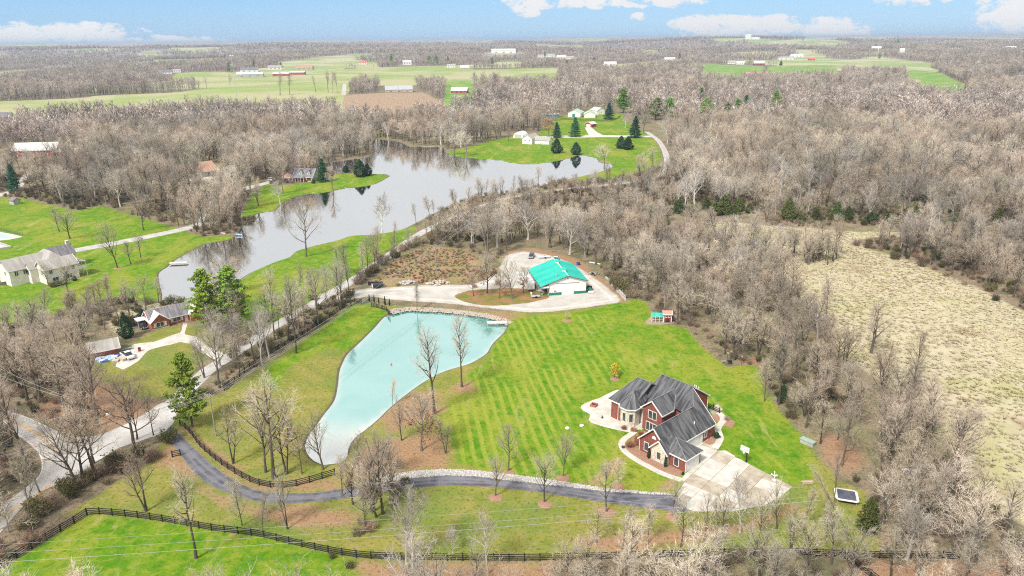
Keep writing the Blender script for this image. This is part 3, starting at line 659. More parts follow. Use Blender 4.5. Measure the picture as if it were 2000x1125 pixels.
def bare(seed, H=16., form='round', lod=0, leaves=None, thick=1.0):
    """a leafless broadleaf tree: (trunk and limbs, crown of twigs, leaves or None)"""
    r = random.Random(seed); T, C, Lf = TB(), TB(), TB()
    n1, n2, n3, n4 = ((15, 7, 7, 3), (14, 8, 6, 0), (13, 10, 0, 0), (10, 6, 0, 0))[lod]
    wt = (1.0, 1.25, 2.3, 6.5)[lod] * thick
    if form == 'young': thick *= .5; wt *= .55
    stems = {'round': 1, 'vase': 1, 'tall': 1, 'young': 1, 'multi': r.choice((2, 3))}[form]
    for sidx in range(stems):
        lean = Vector((r.gauss(0, .05), r.gauss(0, .05), 1)) if stems == 1 else Vector((math.cos(sidx * 2.2 + r.random()) * .22, math.sin(sidx * 2.2 + r.random()) * .22, 1))
        Hs = H * (1 if sidx == 0 else r.uniform(.75, .95))
        tl = {'round': .80, 'vase': .70, 'tall': .9, 'young': .92, 'multi': .78}[form]
        tr = grow(r, Vector((r.gauss(0, .15) if stems > 1 else 0, r.gauss(0, .15) if stems > 1 else 0, -.15)), lean, Hs * tl, 7, .06, .05)
        r0 = Hs * (.017 if form != 'young' else .014) * thick ** .5
        rad = [r0 * (1.35 if i == 0 else 1) * (1 - .86 * (i / 7) ** .9) + .02 for i in range(8)]
        T.tube(tr, rad, (7, 5, 4, 3)[lod])
        t0 = {'round': .30, 'vase': .28, 'tall': .40, 'young': .16, 'multi': .3}[form]
        nn = n1 if stems == 1 else max(6, int(n1 * .6))
        for i in range(nn):
            t = t0 + (1 - t0) * ((i + r.random() * .8) / nn) ** .9
            p, d = along(tr, min(t, .999)); k = (t - t0) / (1 - t0)
            ang = {'round': 1.05 - .45 * k, 'vase': .72 - .3 * k, 'tall': .85 - .35 * k, 'young': .8 - .35 * k, 'multi': .85 - .4 * k}[form] + r.gauss(0, .1)
            L = Hs * {'round': .40 * (1 - .55 * k ** 1.5), 'vase': .48 * (1 - .4 * k), 'tall': .26 * (1 - .35 * k), 'young': .25 * (1 - .6 * k), 'multi': .33 * (1 - .45 * k)}[form] * r.uniform(.75, 1.15)
            b1 = grow(r, p, side_dir(r, d, ang, i * 2.399 + r.gauss(0, .3)), L, 5 if lod == 0 else 4, .10, .085)
            rb = max(.035, (r0 * .42) * (1 - .5 * k)); T.tube(b1, [rb * (1 - .8 * j / (len(b1) - 1)) + .012 * wt for j in range(len(b1))], 5 if lod == 0 else 3)
            for j in range(n2):
                t2 = .22 + .78 * (j + r.random()) / n2; p2, d2 = along(b1, min(t2, .999))
                L2 = L * .46 * (1 - .45 * t2) * r.uniform(.7, 1.25) + .5
                b2 = grow(r, p2, side_dir(r, d2, .72 + r.gauss(0, .15)), L2, 3, .13, .06)
                if lod == 0: C.tube(b2, [.034 * thick, .024 * thick, .016 * thick, .010 * thick], 3)
                else: C.ribbon(b2, .05 * wt, r)
                for m_ in range(n3):
                    t3 = .15 + .85 * (m_ + r.random()) / n3; p3, d3 = along(b2, min(t3, .999))
                    L3 = (L2 * .42 + .35) * r.uniform(.6, 1.2)
                    b3 = grow(r, p3, side_dir(r, d3, .7 + r.gauss(0, .2)), L3, 2, .15, .05)
                    if n4: C.ribbon(b3, .036 * wt, r)
                    else: C.sliver(b3[0], b3[-1], .045 * wt, r)
                    for w in range(n4):
                        p4, d4 = along(b3, r.uniform(.15, 1) * .999); C.sliver(p4, p4 + side_dir(r, d4, .6) * r.uniform(.3, .75), .027 * wt, r)
                    if leaves and p3.z < H * leaves and r.random() < .8:
                        for w in range(5): Lf.leaf(p3.lerp(b3[-1], r.random()) + Vector((r.gauss(0, .25), r.gauss(0, .25), r.gauss(0, .2))), r.uniform(.12, .24), r)
    return T, C, Lf
def brush(seed, H=3., Wd=3., n=70, thick=1., leafy=0):
    """a many-stemmed thicket"""
    r = random.Random(seed); C, Lf = TB(), TB()
    for i in range(n):
        a, ra = r.uniform(0, 6.283), (r.random() ** .6) * Wd / 2; p = Vector((math.cos(a) * ra * .5, math.sin(a) * ra * .5, -.05))
        st = grow(r, p, Vector((math.cos(a) * ra * .5, math.sin(a) * ra * .5, H * .75)), H * r.uniform(.55, 1.0) * (1 - .3 * ra / Wd), 4, .14, .03)
        C.ribbon(st, .06 * thick, r)
        for j in range(9):
            p2, d2 = along(st, r.uniform(.25, .999)); e = p2 + side_dir(r, d2, r.uniform(.5, 1.1)) * r.uniform(.35, .9) * H / 3
            C.sliver(p2, e, .045 * thick, r)
            if leafy:
                for w in range(leafy): Lf.leaf(p2.lerp(e, r.random()) + Vector((r.gauss(0, .12), r.gauss(0, .12), r.gauss(0, .1))), r.uniform(.09, .19) * H / 3, r)
    return C, Lf
def conifer(seed, H, kind):
    """trunk and foliage of an evergreen, built of whorls (pine, spruce) or of dense tufts in a cone (cedar)"""
    r = random.Random(seed); T, C = TB(), TB()
    tr = grow(r, Vector((0, 0, -.1)), Vector((0, 0, 1)), H, 6, .015, .05); T.tube(tr, [H * .016 * (1 - .93 * i / 6) + .01 for i in range(7)], 7)
    if kind == 'cedar':
        for i in range(1500):
            z = r.random() ** 1.15; a = r.uniform(0, 6.283); lump = 1 + .22 * math.sin(a * 3 + z * 9 + seed) + .12 * math.sin(a * 7 - z * 15)
            R0 = H * .27 * math.sin(min(1, (z + .10) * 2.6) * 1.57) * (1 - z ** 1.6) ** .8 * lump; ra = R0 * (.55 + .45 * r.random() ** .5)
            c = Vector((math.cos(a) * ra, math.sin(a) * ra, H * (.04 + .96 * z) + r.gauss(0, .1)))
            for k in range(2): C.leaf(c + Vector((r.gauss(0, .1), r.gauss(0, .1), r.gauss(0, .1))) * H / 8, r.uniform(.14, .30) * H / 8, r)
    else:
        z = .16 if kind == 'pine' else .05
        while z < .985:
            k = int(r.uniform(5, 8)); a0 = r.uniform(0, 6.283)
            for j in range(k):
                a = a0 + j * 6.283 / k + r.gauss(0, .2)
                prof = (1 - z) ** .75 * (.30 if kind == 'spruce' else .33) if kind == 'spruce' else .34 * (1 - z) ** .62 * (.6 + .4 * min(1, (z - .1) * 5))
                L = H * prof * (r.uniform(.45, 1.25) if kind == 'pine' else r.uniform(.65, 1.15)); dz = (-.12 if kind == 'spruce' else .22) + r.gauss(0, .06)
                br = grow(r, tr[0].lerp(tr[-1], z), Vector((math.cos(a), math.sin(a), dz)), L, 3, .05, .03)
                if L > H * .05: T.tube(br, [.05, .035, .025, .01], 3)
                nt = int(6 + L * (4.2 if kind == 'pine' else 3.0))
                for w in range(nt):
                    p, d = along(br, .25 + .75 * r.random() ** .7 * .999); sc = (.25 if kind == 'pine' else .27) * (H / 14) ** .5
                    p = p + Vector((r.gauss(0, .3), r.gauss(0, .3), r.gauss(0, .07 if kind == 'pine' else .10))) * (L / 3.2 + .2) * .6
                    for u in range(4): C.leaf(p + Vector((r.gauss(0, .2), r.gauss(0, .2), r.gauss(0, .12))), sc * r.uniform(.6, 1.2), r, 1.0)
            z += (.048 if kind == 'pine' else .04) * r.uniform(.75, 1.2)
    return T, C

PROTO = {}
def proto(key, **meshes): PROTO[key] = meshes
for i, (form, H) in enumerate((('round', 16), ('round', 16), ('vase', 16), ('tall', 17), ('multi', 15), ('tall', 16), ('vase', 15), ('multi', 16))):
    T, C, _ = bare(100 + i, H, form); proto('bare%d' % i, H=H, trunk=T.mesh('tree_trunk', m_bark), crown=C.mesh('tree_crown', m_twig))
for i in range(3):
    T, C, _ = bare(200 + i, 16, ('vase', 'round', 'vase')[i], thick=1.35); proto('syc%d' % i, H=16, trunk=T.mesh('sycamore_trunk', m_syc), crown=C.mesh('sycamore_crown', m_syct))
for i in range(3):
    T, C, _ = bare(300 + i, 8, 'young'); proto('young%d' % i, H=8, trunk=T.mesh('young_trunk', m_bark), crown=C.mesh('young_crown', m_twig))
for i in range(2):
    T, C, Lf = bare(400 + i, 12, 'round', leaves=.55); proto('rust%d' % i, H=12, trunk=T.mesh('oak_trunk', m_bark), crown=C.mesh('oak_crown', m_twig), leaves=Lf.mesh('oak_leaves', m_rust))
T, C, Lf = bare(420, 4, 'young', leaves=1.0); proto('yellow', H=4, trunk=T.mesh('shrub_trunk', m_bark), crown=C.mesh('shrub_crown', m_twig), leaves=Lf.mesh('shrub_leaves', m_yel))
T, C, Lf = bare(430, 11, 'round', leaves=1.0); proto('tan', H=11, trunk=T.mesh('autumn_trunk', m_bark), crown=C.mesh('autumn_crown', m_twig), leaves=Lf.mesh('autumn_leaves', tree_mat('tan_leaves', (.46, .30, .18), (.42, .30, .2), (.5, .33, .18))))
for k, Hs in (('pine', 16), ('spruce', 12), ('cedar', 7)):
    for i in range(2):
        T, C = conifer(500 + i + Hs * 7, Hs, k); proto('%s%d' % (k, i), H=Hs, trunk=T.mesh(k + '_trunk', m_pinebark), crown=C.mesh(k + '_crown', {'pine': m_pine, 'spruce': m_spruce, 'cedar': m_cedar}[k]))
for i in range(2):
    T, C = conifer(560 + i, 6, 'cedar'); proto('olive%d' % i, H=6, trunk=T.mesh('cedar_trunk', m_pinebark), crown=C.mesh('cedar_crown', m_olive))
for i in range(4):
    C, Lf = brush(600 + i, 3, 3.6, 80, 1.0, 0); proto('brush%d' % i, H=3, crown=C.mesh('brush_stems', m_brush))
for i in range(2):
    C, Lf = brush(620 + i, 3, 3.6, 60, 1.0, 2); proto('leafy%d' % i, H=3, crown=C.mesh('brush_stems', m_brush), leaves=Lf.mesh('brush_leaves', m_hedge))
C, Lf = brush(640, 2, 2.4, 60, .8, 2); proto('redbush', H=2, crown=C.mesh('bush_stems', m_brush), leaves=Lf.mesh('bush_leaves', m_rust))

TREES = []        # (x, y, projected size) of every single tree, to keep the woods from growing through them
def plant(key, name, label, cat, P, H, width=None, rz=None, group=None, lean=None):
    pr = PROTO[key]; s = H / pr['H']; w = s if width is None else width
    o = thing(name, label, cat, (P[0], P[1], P[2] if len(P) > 2 else 0), rnd.uniform(0, 6.283) if rz is None else rz, group)
    o.scale = (w, w, s)
    if lean: o.rotation_euler = (lean[0], lean[1], o.rotation_euler[2])
    for part in ('trunk', 'crown', 'leaves'):
        if part in pr: link('stems' if part == 'crown' and 'trunk' not in pr else part, pr[part], o)
    TREES.append((P[0], P[1]))
    return o
def plant_px(key, name, label, cat, px, py, ptop, w=None, **k):
    P = atg(px, py); H = max(.4, rise_at(P, ptop)); return plant(key, name, label, cat, P, H, (H / PROTO[key]['H']) * (w or 1), **k)

# ------------------------------------------------------------------ woods: nearest trees one by one, the rest as masses
def joined(key, extra=None):
    """one mesh with trunk, crown (and leaves) for the masses"""
    b = bmesh.new(); mats = []
    for part in ('trunk', 'crown', 'leaves'):
        if part in PROTO[key]:
            n0 = len(b.faces); b.from_mesh(PROTO[key][part]); b.faces.ensure_lookup_table()
            for f in b.faces[n0:]: f.material_index = len(mats)
            mats.append(PROTO[key][part].materials[0])
    me = bpy.data.meshes.new(key + '_mass'); b.to_mesh(me); b.free()
    for k in mats: me.materials.append(k)
    return me
def lod_mesh(name, seed, H, form, lod, mt=None, bt=None, thick=1.):
    T, C, _ = bare(seed, H, form, lod, thick=thick); n = len(T.v); nf_ = len(T.f)
    me = bpy.data.meshes.new(name); me.from_pydata([p[:] for p in T.v + C.v], [], T.f + [tuple(i + n for i in f) for f in C.f])
    me.materials.append(bt or m_bark); me.materials.append(mt or m_twig)
    me.polygons.foreach_set('material_index', np.array([0] * nf_ + [1] * len(C.f), np.int32)); return me
def mass(name, pts, rot, scl, idx, meshes, label=None, cat=None):
    """one object whose points each carry a copy of one of the meshes"""
    me = bpy.data.meshes.new(name); me.vertices.add(len(pts)); me.vertices.foreach_set('co', np.asarray(pts, np.float32).ravel())
    for nm, dt, v in (('rot', 'FLOAT_VECTOR', rot), ('scl', 'FLOAT_VECTOR', scl)):
        a = me.attributes.new(nm, dt, 'POINT'); a.data.foreach_set('vector', np.asarray(v, np.float32).ravel())
    a = me.attributes.new('pick', 'INT', 'POINT'); a.data.foreach_set('value', np.asarray(idx, np.int32))
    o = link(name, me); tag(o, label, cat, None, 'stuff')
    ng = bpy.data.node_groups.new(name, 'GeometryNodeTree')
    ng.interface.new_socket('Geometry', in_out='INPUT', socket_type='NodeSocketGeometry'); ng.interface.new_socket('Geometry', in_out='OUTPUT', socket_type='NodeSocketGeometry')
    N = ng.nodes.new; Lk = ng.links.new
    gi, go = N('NodeGroupInput'), N('NodeGroupOutput'); ip = N('GeometryNodeInstanceOnPoints'); ip.inputs['Pick Instance'].default_value = True
    gt = N('GeometryNodeGeometryToInstance')
    for k, mm in enumerate(meshes):
        po = bpy.data.objects.new(name + '_form', mm); po['kind'] = 'stuff'
        oi = N('GeometryNodeObjectInfo'); oi.inputs['Object'].default_value = po; Lk(oi.outputs['Geometry'], gt.inputs[0])
    Lk(gi.outputs[0], ip.inputs['Points']); Lk(gt.outputs[0], ip.inputs['Instance'])
    for nm, dt, sock in (('pick', 'INT', 'Instance Index'), ('rot', 'FLOAT_VECTOR', 'Rotation'), ('scl', 'FLOAT_VECTOR', 'Scale')):
        na = N('GeometryNodeInputNamedAttribute'); na.data_type = dt; na.inputs['Name'].default_value = nm
        Lk(next(s_ for s_ in na.outputs if s_.enabled), ip.inputs[sock])
    Lk(ip.outputs[0], go.inputs[0])
    md = o.modifiers.new('scatter', 'NODES'); md.node_group = ng
    return o
def jgrid(y0, y1, s, half=.80, pad=25):
    ys = np.arange(y0, y1, s); xs = np.arange(-(half * y1 + pad), half * y1 + pad, s)
    x, y = np.meshgrid(xs, ys); x = x.ravel() + rng.uniform(-.48, .48, x.size) * s; y = y.ravel() + rng.uniform(-.48, .48, y.size) * s
    k = np.abs(x) < half * y + pad
    return x[k], y[k]
LANE_P = [p for pr in [ribbon_pts(smooth_line(LANE_C, False, 3), 3.2, -3.2)] for p in [a for a, b in pr] + [b for a, b in reversed(pr)]]
def cleared(x, y, margin=1.0): return usdf(x, y, CLEARINGS + [LANE_P], 60) > -margin
# ------------------------------------------------------------------ buildings
def roof_mat(name, c1, c2, streak=1.0):
    """shingles or sheet metal: weather runs down the slope"""
    mt = bpy.data.materials.new(name); mt.use_nodes = True; q = NG(mt.node_tree); b = mt.node_tree.nodes['Principled BSDF']
    b.inputs['Roughness'].default_value = .85; b.inputs['Specular IOR Level'].default_value = .25
    g_ = q.node('ShaderNodeNewGeometry'); N = g_.outputs['True Normal']; P = g_.outputs['Position']
    t = q.vmath('NORMALIZE', q.vmath('CROSS_PRODUCT', N, (0, 0, 1)))
    d = q.node('ShaderNodeVectorMath', operation='DOT_PRODUCT'); q.put(d.inputs[0], t); q.put(d.inputs[1], P)
    s_ = q.node('ShaderNodeSeparateXYZ'); q.put(s_.inputs[0], P)
    c = q.node('ShaderNodeCombineXYZ'); q.put(c.inputs[0], d.outputs['Value']); q.put(c.inputs[1], q.math('MULTIPLY', s_.outputs[2], .16)); q.put(c.inputs[2], q.math('MULTIPLY', s_.outputs[0], .02))
    f = q.noise(c.outputs[0], 1.5 * streak, 5, .65); f2 = q.noise(P, .35, 3); f3 = q.noise(P, 9, 2)
    col = q.mix(q.rng(f, .36, .66), c1, c2); col = q.mix(q.math('MULTIPLY', q.rng(f2, .45, .7), .35), col, c2); col = q.mix(q.math('MULTIPLY', q.rng(f3, .4, .7), .25), col, c1)
    q.put(b.inputs['Base Color'], col); return mt
m_shingle = roof_mat('charcoal_shingles', (.04, .04, .045), (.165, .165, .17))
m_shgrey = roof_mat('grey_shingles', (.29, .27, .245), (.42, .395, .36))
m_shpurp = roof_mat('slate_shingles', (.13, .12, .135), (.26, .245, .26))
m_shbrown = roof_mat('brown_shingles', (.36, .20, .13), (.46, .29, .21))
m_tealroof = roof_mat('teal_sheet_roof', (.015, .37, .29), (.05, .50, .41), .7)
m_whiteroof = roof_mat('white_sheet_roof', (.62, .61, .59), (.47, .46, .44), .5)
m_greenroof = roof_mat('pale_green_roof', (.30, .46, .34), (.44, .54, .44), .5)
m_greyroof = roof_mat('grey_sheet_roof', (.42, .43, .45), (.32, .33, .35), .5)
m_redroof = roof_mat('red_sheet_roof', (.55, .10, .09), (.62, .2, .17), .6)
m_brick = mat('red_brick', (.29, .095, .072), (.19, .065, .052), 1.3, .9, .2, detail=8, lo=.3, hi=.7)
m_brick2 = mat('orange_brick', (.42, .15, .10), (.33, .11, .08), 1.3, .9, .2, detail=8, lo=.3, hi=.7)
m_stone = mat('cream_stone', (.66, .61, .52), (.44, .38, .30), 2.6, .9, .2, detail=6, lo=.42, hi=.66, bump=.4, bscale=4)
m_cream = mat('cream_wall', (.78, .74, .67), (.68, .63, .56), .5, .9, .2)
m_white = mat('white_wall', (.78, .77, .75), (.68, .67, .65), .4, .7, .3)
m_trim = mat('white_trim', (.76, .75, .72), (.66, .65, .62), 1, .6, .3)
m_barnred = mat('barn_red', (.42, .05, .055), (.33, .04, .045), .4, .8)
m_dkred = mat('coop_red', (.25, .035, .045), (.2, .03, .035), 1, .8)
m_pink = mat('pink_siding', (.60, .34, .28), (.54, .30, .25), .6, .8)
m_palegreen = mat('pale_green_siding', (.50, .53, .43), (.44, .48, .38), .6, .8)
m_greystone = mat('grey_block', (.46, .45, .42), (.34, .33, .31), 1.5, .9, detail=6)
m_glass = mat('window_glass', (.035, .045, .05), (.07, .085, .09), .6, .12, .6)
m_dark = mat('dark_opening', (.03, .03, .03), (.045, .04, .04), 1, .9)
m_black = mat('black_fence_paint', (.016, .016, .017), (.03, .03, .03), 2, .7, .3)
m_green = mat('green_panel', (.02, .17, .10), (.025, .2, .12), 1, .6)
m_wood = mat('weathered_wood', (.42, .36, .29), (.30, .25, .2), 2, .9, stretch=(.3, 3, 3))
m_pole = mat('pole_wood', (.33, .29, .25), (.25, .22, .19), 2, .9)
m_metal = mat('galvanised', (.55, .56, .57), (.45, .46, .47), 2, .45, .5, .3)
m_wire = mat('cable', (.42, .42, .41), (.36, .36, .36), 1, .5, .4)
m_bed = mat('mulch', (.40, .25, .17), (.24, .13, .085), 5, .95, .1, coord='w', detail=8, lo=.3, hi=.7, bump=.5, bscale=9)
m_ridge = mat('ridge_cap', (.24, .24, .25), (.18, .18, .19), 2, .8)
m_rubber = mat('tyre_rubber', (.02, .02, .02), None, 2, .8)
m_carwhite = mat('car_white', (.75, .75, .75), None, 1, .25, .5)
m_carblack = mat('car_black', (.03, .03, .035), None, 1, .25, .5)
m_carglass = mat('car_glass', (.03, .04, .05), None, 1, .08, .6)
m_blue = mat('blue_plastic', (.06, .16, .50), (.05, .13, .42), 2, .5)
m_ltblue = mat('light_blue_plastic', (.22, .42, .72), (.5, .6, .75), 3, .6)
m_tan = mat('tan_wall', (.50, .42, .33), (.43, .36, .28), .5, .9)

_W = {}
def win_mesh(w, h, mull, fm):
    k = (round(w, 2), round(h, 2), mull, fm.name)
    if k not in _W:
        b = MB(); t = .11
        b.box(-w / 2 - t, -.06, -h / 2 - t, w / 2 + t, .02, -h / 2); b.box(-w / 2 - t, -.06, h / 2, w / 2 + t, .02, h / 2 + t)
        b.box(-w / 2 - t, -.06, -h / 2, -w / 2, .02, h / 2); b.box(w / 2, -.06, -h / 2, w / 2 + t, .02, h / 2)
        for i in range(mull): x = -w / 2 + w * (i + 1) / (mull + 1); b.box(x - .06, -.05, -h / 2, x + .06, .02, h / 2)
        p = MB().box(-w / 2, -.02, -h / 2, w / 2, .01, h / 2)
        _W[k] = (b.mesh('window', fm), p.mesh('pane', m_glass))
    return _W[k]
def add_window(root, loc, rz, w, h, mull=1, fm=None):
    f, p = win_mesh(w, h, mull, fm or m_trim); o = link('window', f, root, loc, rz); link('pane', p, o); return o
def add_panel_door(root, loc, rz, w, h, rows=4, m=None, name='garage_door'):
    k = ('door', w, h, rows, (m or m_white).name)
    if k not in _W: _W[k] = (MB().box(-w / 2 - .1, -.03, 0, w / 2 + .1, .02, h + .12).mesh(name, m_trim), MB().box(-w / 2, -.06, .02, w / 2, -.03, h / rows - .02).mesh('panel', m or m_white))
    o = link(name, _W[k][0], root, loc, rz)
    for i in range(rows): link('panel', _W[k][1], o, (0, 0, i * h / rows))
    return o
SIDE = {'f': lambda W, D, t: ((t, -.012, 0), 0), 'b': lambda W, D, t: ((t, D + .012, 0), math.pi), 'l': lambda W, D, t: ((-.012, t, 0), -math.pi / 2), 'r': lambda W, D, t: ((W + .012, t, 0), math.pi / 2)}
def shell(root, x0, y0, x1, y1, h, rise, ridge, wm, rm, oh=.35, name='wall', roof='roof', hip=(0, 0), z0=0., trim=None, t=.16):
    """walls with gables and a pitched roof; hip=(a, b) cuts the ridge short at its two ends"""
    W, D = x1 - x0, y1 - y0; b = MB()
    P2 = lambda u, v, z: (u, v, z) if ridge == 'x' else (v, u, z)
    a0, a1, c0, c1 = (x0, x1, y0, y1) if ridge == 'x' else (y0, y1, x0, x1); m_ = (c0 + c1) / 2
    base = [P2(a0, c0, z0), P2(a1, c0, z0), P2(a1, c1, z0), P2(a0, c1, z0)]; top = [(p[0], p[1], h) for p in base]
    ga, gb_ = (P2(a0, m_, h + rise), P2(a1, m_, h + rise))
    v = base + top + [ga, gb_]; f = [(0, 1, 5, 4), (2, 3, 7, 6), (0, 3, 2, 1)]
    f += [(1, 2, 6, 9, 5) if not hip[1] else (1, 2, 6, 5), (3, 0, 4, 8, 7) if not hip[0] else (3, 0, 4, 7)]
    if ridge == 'y': f = [tuple(reversed(q_)) for q_ in f]
    b.add(v, f); wo_ = b.build(name, wm, root)
    s = rise / ((c1 - c0) / 2); e = h - oh * s; Z = .07
    o0, o1 = a0 - oh, a1 + oh; r0, r1 = (a0 + hip[0] if hip[0] else o0), (a1 - hip[1] if hip[1] else o1)
    rb = MB()
    for c in (c0 - oh, c1 + oh): rb.slab([P2(o0, c, e + Z), P2(o1, c, e + Z), P2(r1, m_, h + rise + Z), P2(r0, m_, h + rise + Z)], t)
    if hip[0]: rb.slab([P2(o0, c0 - oh, e + Z), P2(r0, m_, h + rise + Z), P2(o0, c1 + oh, e + Z)], t)
    if hip[1]: rb.slab([P2(o1, c0 - oh, e + Z), P2(r1, m_, h + rise + Z), P2(o1, c1 + oh, e + Z)], t)
    ro = rb.build(roof, rm, root)
    if trim:
        tb = MB()
        for c in (c0 - oh, c1 + oh): tb.bar(P2(o0, c, e - .02), P2(o1, c, e - .02), .12, .2)
        for (o_, hp) in ((o0, hip[0]), (o1, hip[1])):
            for c in (c0 - oh, c1 + oh):
                if not hp: tb.bar(P2(o_, c, e + .01), P2(o_, m_, h + rise + .01), .1, .22)
            if hp: tb.bar(P2(o_, c0 - oh, e - .02), P2(o_, c1 + oh, e - .02), .12, .2)
        tb.build('fascia', trim, ro)
    return wo_, ro
def frame_px(pA, pB, g=False):
    A, B = (atg(*pA), atg(*pB)) if g else (at(*pA), at(*pB))
    return A, math.atan2(B.y - A.y, B.x - A.x), math.hypot(B.x - A.x, B.y - A.y)
def simple_house(name, label, cat, pA, pB, D, h, rise, ridge, wm, rm, wins=(), g=False, group=None, hip=(0, 0), oh=.4, W=None, trim=None, zsink=0.):
    A, an, w = frame_px(pA, pB, g); W = W or w
    root = thing(name, label, cat, (A.x, A.y, A.z - zsink), an, group); shell(root, 0, 0, W, D, h, rise, ridge, wm, rm, oh, hip=hip, z0=-1.5 if g else -.1, trim=trim)
    for s_, t, z, ww, hh in wins:
        loc, rz = SIDE[s_](W, D, t * (W if s_ in 'fb' else D)); add_window(root, (loc[0], loc[1], z), rz, ww, hh)
    return root, W

# ---- the brick house on the lawn; local x runs along the front, y away from the camera
bh = thing('brick_house', 'large two-storey red brick house with dark shingle roof on the striped lawn', 'house', at(1338, 923), R(-48.5))
def gable_box(nm, wm, u0, v0, u1, v1, h, apex, axis):
    b = MB(); m_ = (u0 + u1) / 2
    if axis == 'v':     # ridge along v, gable faces front
        b.add([(u0, v0, -.1), (u1, v0, -.1), (u1, v1, -.1), (u0, v1, -.1), (u0, v0, h), (u1, v0, h), (u1, v1, h), (u0, v1, h), (m_, v0, apex), (m_, v1, apex)],
              [(0, 1, 5, 8, 4), (1, 2, 6, 5), (2, 3, 7, 9, 6), (3, 0, 4, 7), (0, 3, 2, 1)])
    return b.build(nm, wm, bh)
gable_box('garage_wall', m_brick, -11.2, 0, -4.2, 15.7, 2.95, 6.25, 'v')
b = MB(); b.box(-4.3, .05, -.1, 0, 4.9, 2.75); b.build('garage_bay_wall', m_brick, bh)
gable_box('stone_gable', m_stone, -7.65, -.9, -3.85, 1.0, 2.75, 4.75, 'v')
b = MB(); b.prism([(-19, 11.9), (-10.2, 11.9), (-10.2, 22), (-19, 22)], -.1, 5.2); b.add([(-10.2, 11.9, 5.2), (-10.2, 22, 5.2), (-10.2, 16.4, 8.85)], [(0, 1, 2)]); b.build('main_wall', m_brick, bh)
gable_box('front_gable', m_brick, -16.3, 7.1, -11.3, 15, 5.5, 7.6, 'v')
MB().box(-24.4, 6.2, -.1, -18.5, 19, 4.5).build('west_wing_wall', m_brick, bh)
MB().box(-18.6, 8.7, -.1, -16.35, 11, 4.3).build('entry_wall', m_stone, bh)
TC, TR = (-19.75, 7.1), 2.15
octo = [(TC[0] + TR * math.cos(R(22.5 + 45 * i)), TC[1] + TR * math.sin(R(22.5 + 45 * i))) for i in range(8)]
MB().prism(octo, -.1, 4.45).build('turret_wall', m_stone, bh)
def roof_part(nm, polys, t=.2, fascia=()):
    b = MB()
    for p in polys: b.slab(p, t)
    o = b.build(nm, m_shingle, bh)
    if fascia:
        for a, c in fascia: MB().bar(a, c, .13, .24).build('fascia', m_trim, o)
    return o
rz_, re_ = 6.62, 2.85
roof_part('garage_roof', [[(-4.0, -.5, re_), (-4.0, 16.2, re_), (-10.5, 16.2, 9.15), (-7.75, 12.9, rz_), (-7.75, -.5, rz_)], [(-7.75, -.5, rz_), (-7.75, 12.9, rz_), (-11.55, 12.9, re_), (-11.55, -.5, re_)]], .2,
          [((-4.0, -.5, re_ - .1), (-7.75, -.5, rz_ - .1)), ((-7.75, -.5, rz_ - .1), (-11.55, -.5, re_ - .1)), ((-3.97, -.5, re_ - .12), (-3.97, 16.2, re_ - .12)), ((-4.0, 16.25, re_ - .1), (-10.5, 16.25, 9.03))])
roof_part('bay_roof', [[(-4.2, -.35, 2.86), (.35, -.35, 2.86), (-4.4, 2.45, 4.95)], [(.35, -.35, 2.86), (.35, 5.25, 2.86), (-4.4, 2.45, 4.95)], [(.35, 5.25, 2.86), (-3.9, 5.25, 2.86), (-5.6, 2.45, 4.95), (-4.4, 2.45, 4.95)], [(-4.2, -.35, 2.86), (-4.4, 2.45, 4.95), (-5.6, 2.45, 4.95), (-5.2, .5, 3.6)]], .18,
          [((-4.2, -.36, 2.75), (.35, -.36, 2.75)), ((.37, -.35, 2.75), (.37, 5.25, 2.75))])
roof_part('stone_gable_roof', [[(-5.75, -1.3, 5.0), (-3.45, -1.3, 2.6), (-3.45, 1.6, 2.6), (-5.75, 2.2, 5.0)], [(-8.05, -1.3, 2.6), (-5.75, -1.3, 5.0), (-5.75, 2.2, 5.0), (-8.05, 1.6, 2.6)]], .18,
          [((-3.45, -1.33, 2.5), (-5.75, -1.33, 4.9)), ((-5.75, -1.33, 4.9), (-8.05, -1.33, 2.5))])
mr = 9.15; fs = .73
pf = lambda u, v: (u, v, mr - fs * (16.4 - v))
roof_part('main_roof', [[pf(-18.6, 16.4), pf(-10.5, 16.4), pf(-7.75, 12.9), pf(-8.9, 11.3), pf(-20.1, 11.3)], [pf(-20.1, 11.3), pf(-16.5, 11.3), pf(-16.5, 9.2), pf(-20.4, 9.2)],
                        [(-18.6, 16.4, mr), (-19.8, 22.4, 5.3), (-9.8, 22.4, 5.3), (-9.8, 16.4, mr)], [(-18.6, 16.4, mr), (-20.3, 9.6, 4.3), (-21.4, 16.4, 5.3), (-19.8, 22.4, 5.3)]], .2,
          [((-9.8, 22.4, 5.2), (-9.8, 16.4, mr - .1)), ((-20.1, 22.45, 5.2), (-9.8, 22.45, 5.2)), (pf(-16.5, 9.18), pf(-18.6, 9.18))])
roof_part('front_gable_roof', [[(-13.85, 6.7, 7.85), (-10.95, 6.7, 5.35), (-10.95, 10.9, 5.35), (-13.85, 15, 7.85)], [(-16.75, 6.7, 5.35), (-13.85, 6.7, 7.85), (-13.85, 15, 7.85), (-16.75, 11.2, 5.35)]], .2,
          [((-10.95, 6.67, 5.25), (-13.85, 6.67, 7.75)), ((-13.85, 6.67, 7.75), (-16.75, 6.67, 5.25)), ((-10.92, 6.7, 5.22), (-10.92, 10.7, 5.22))])
wr = 8.35
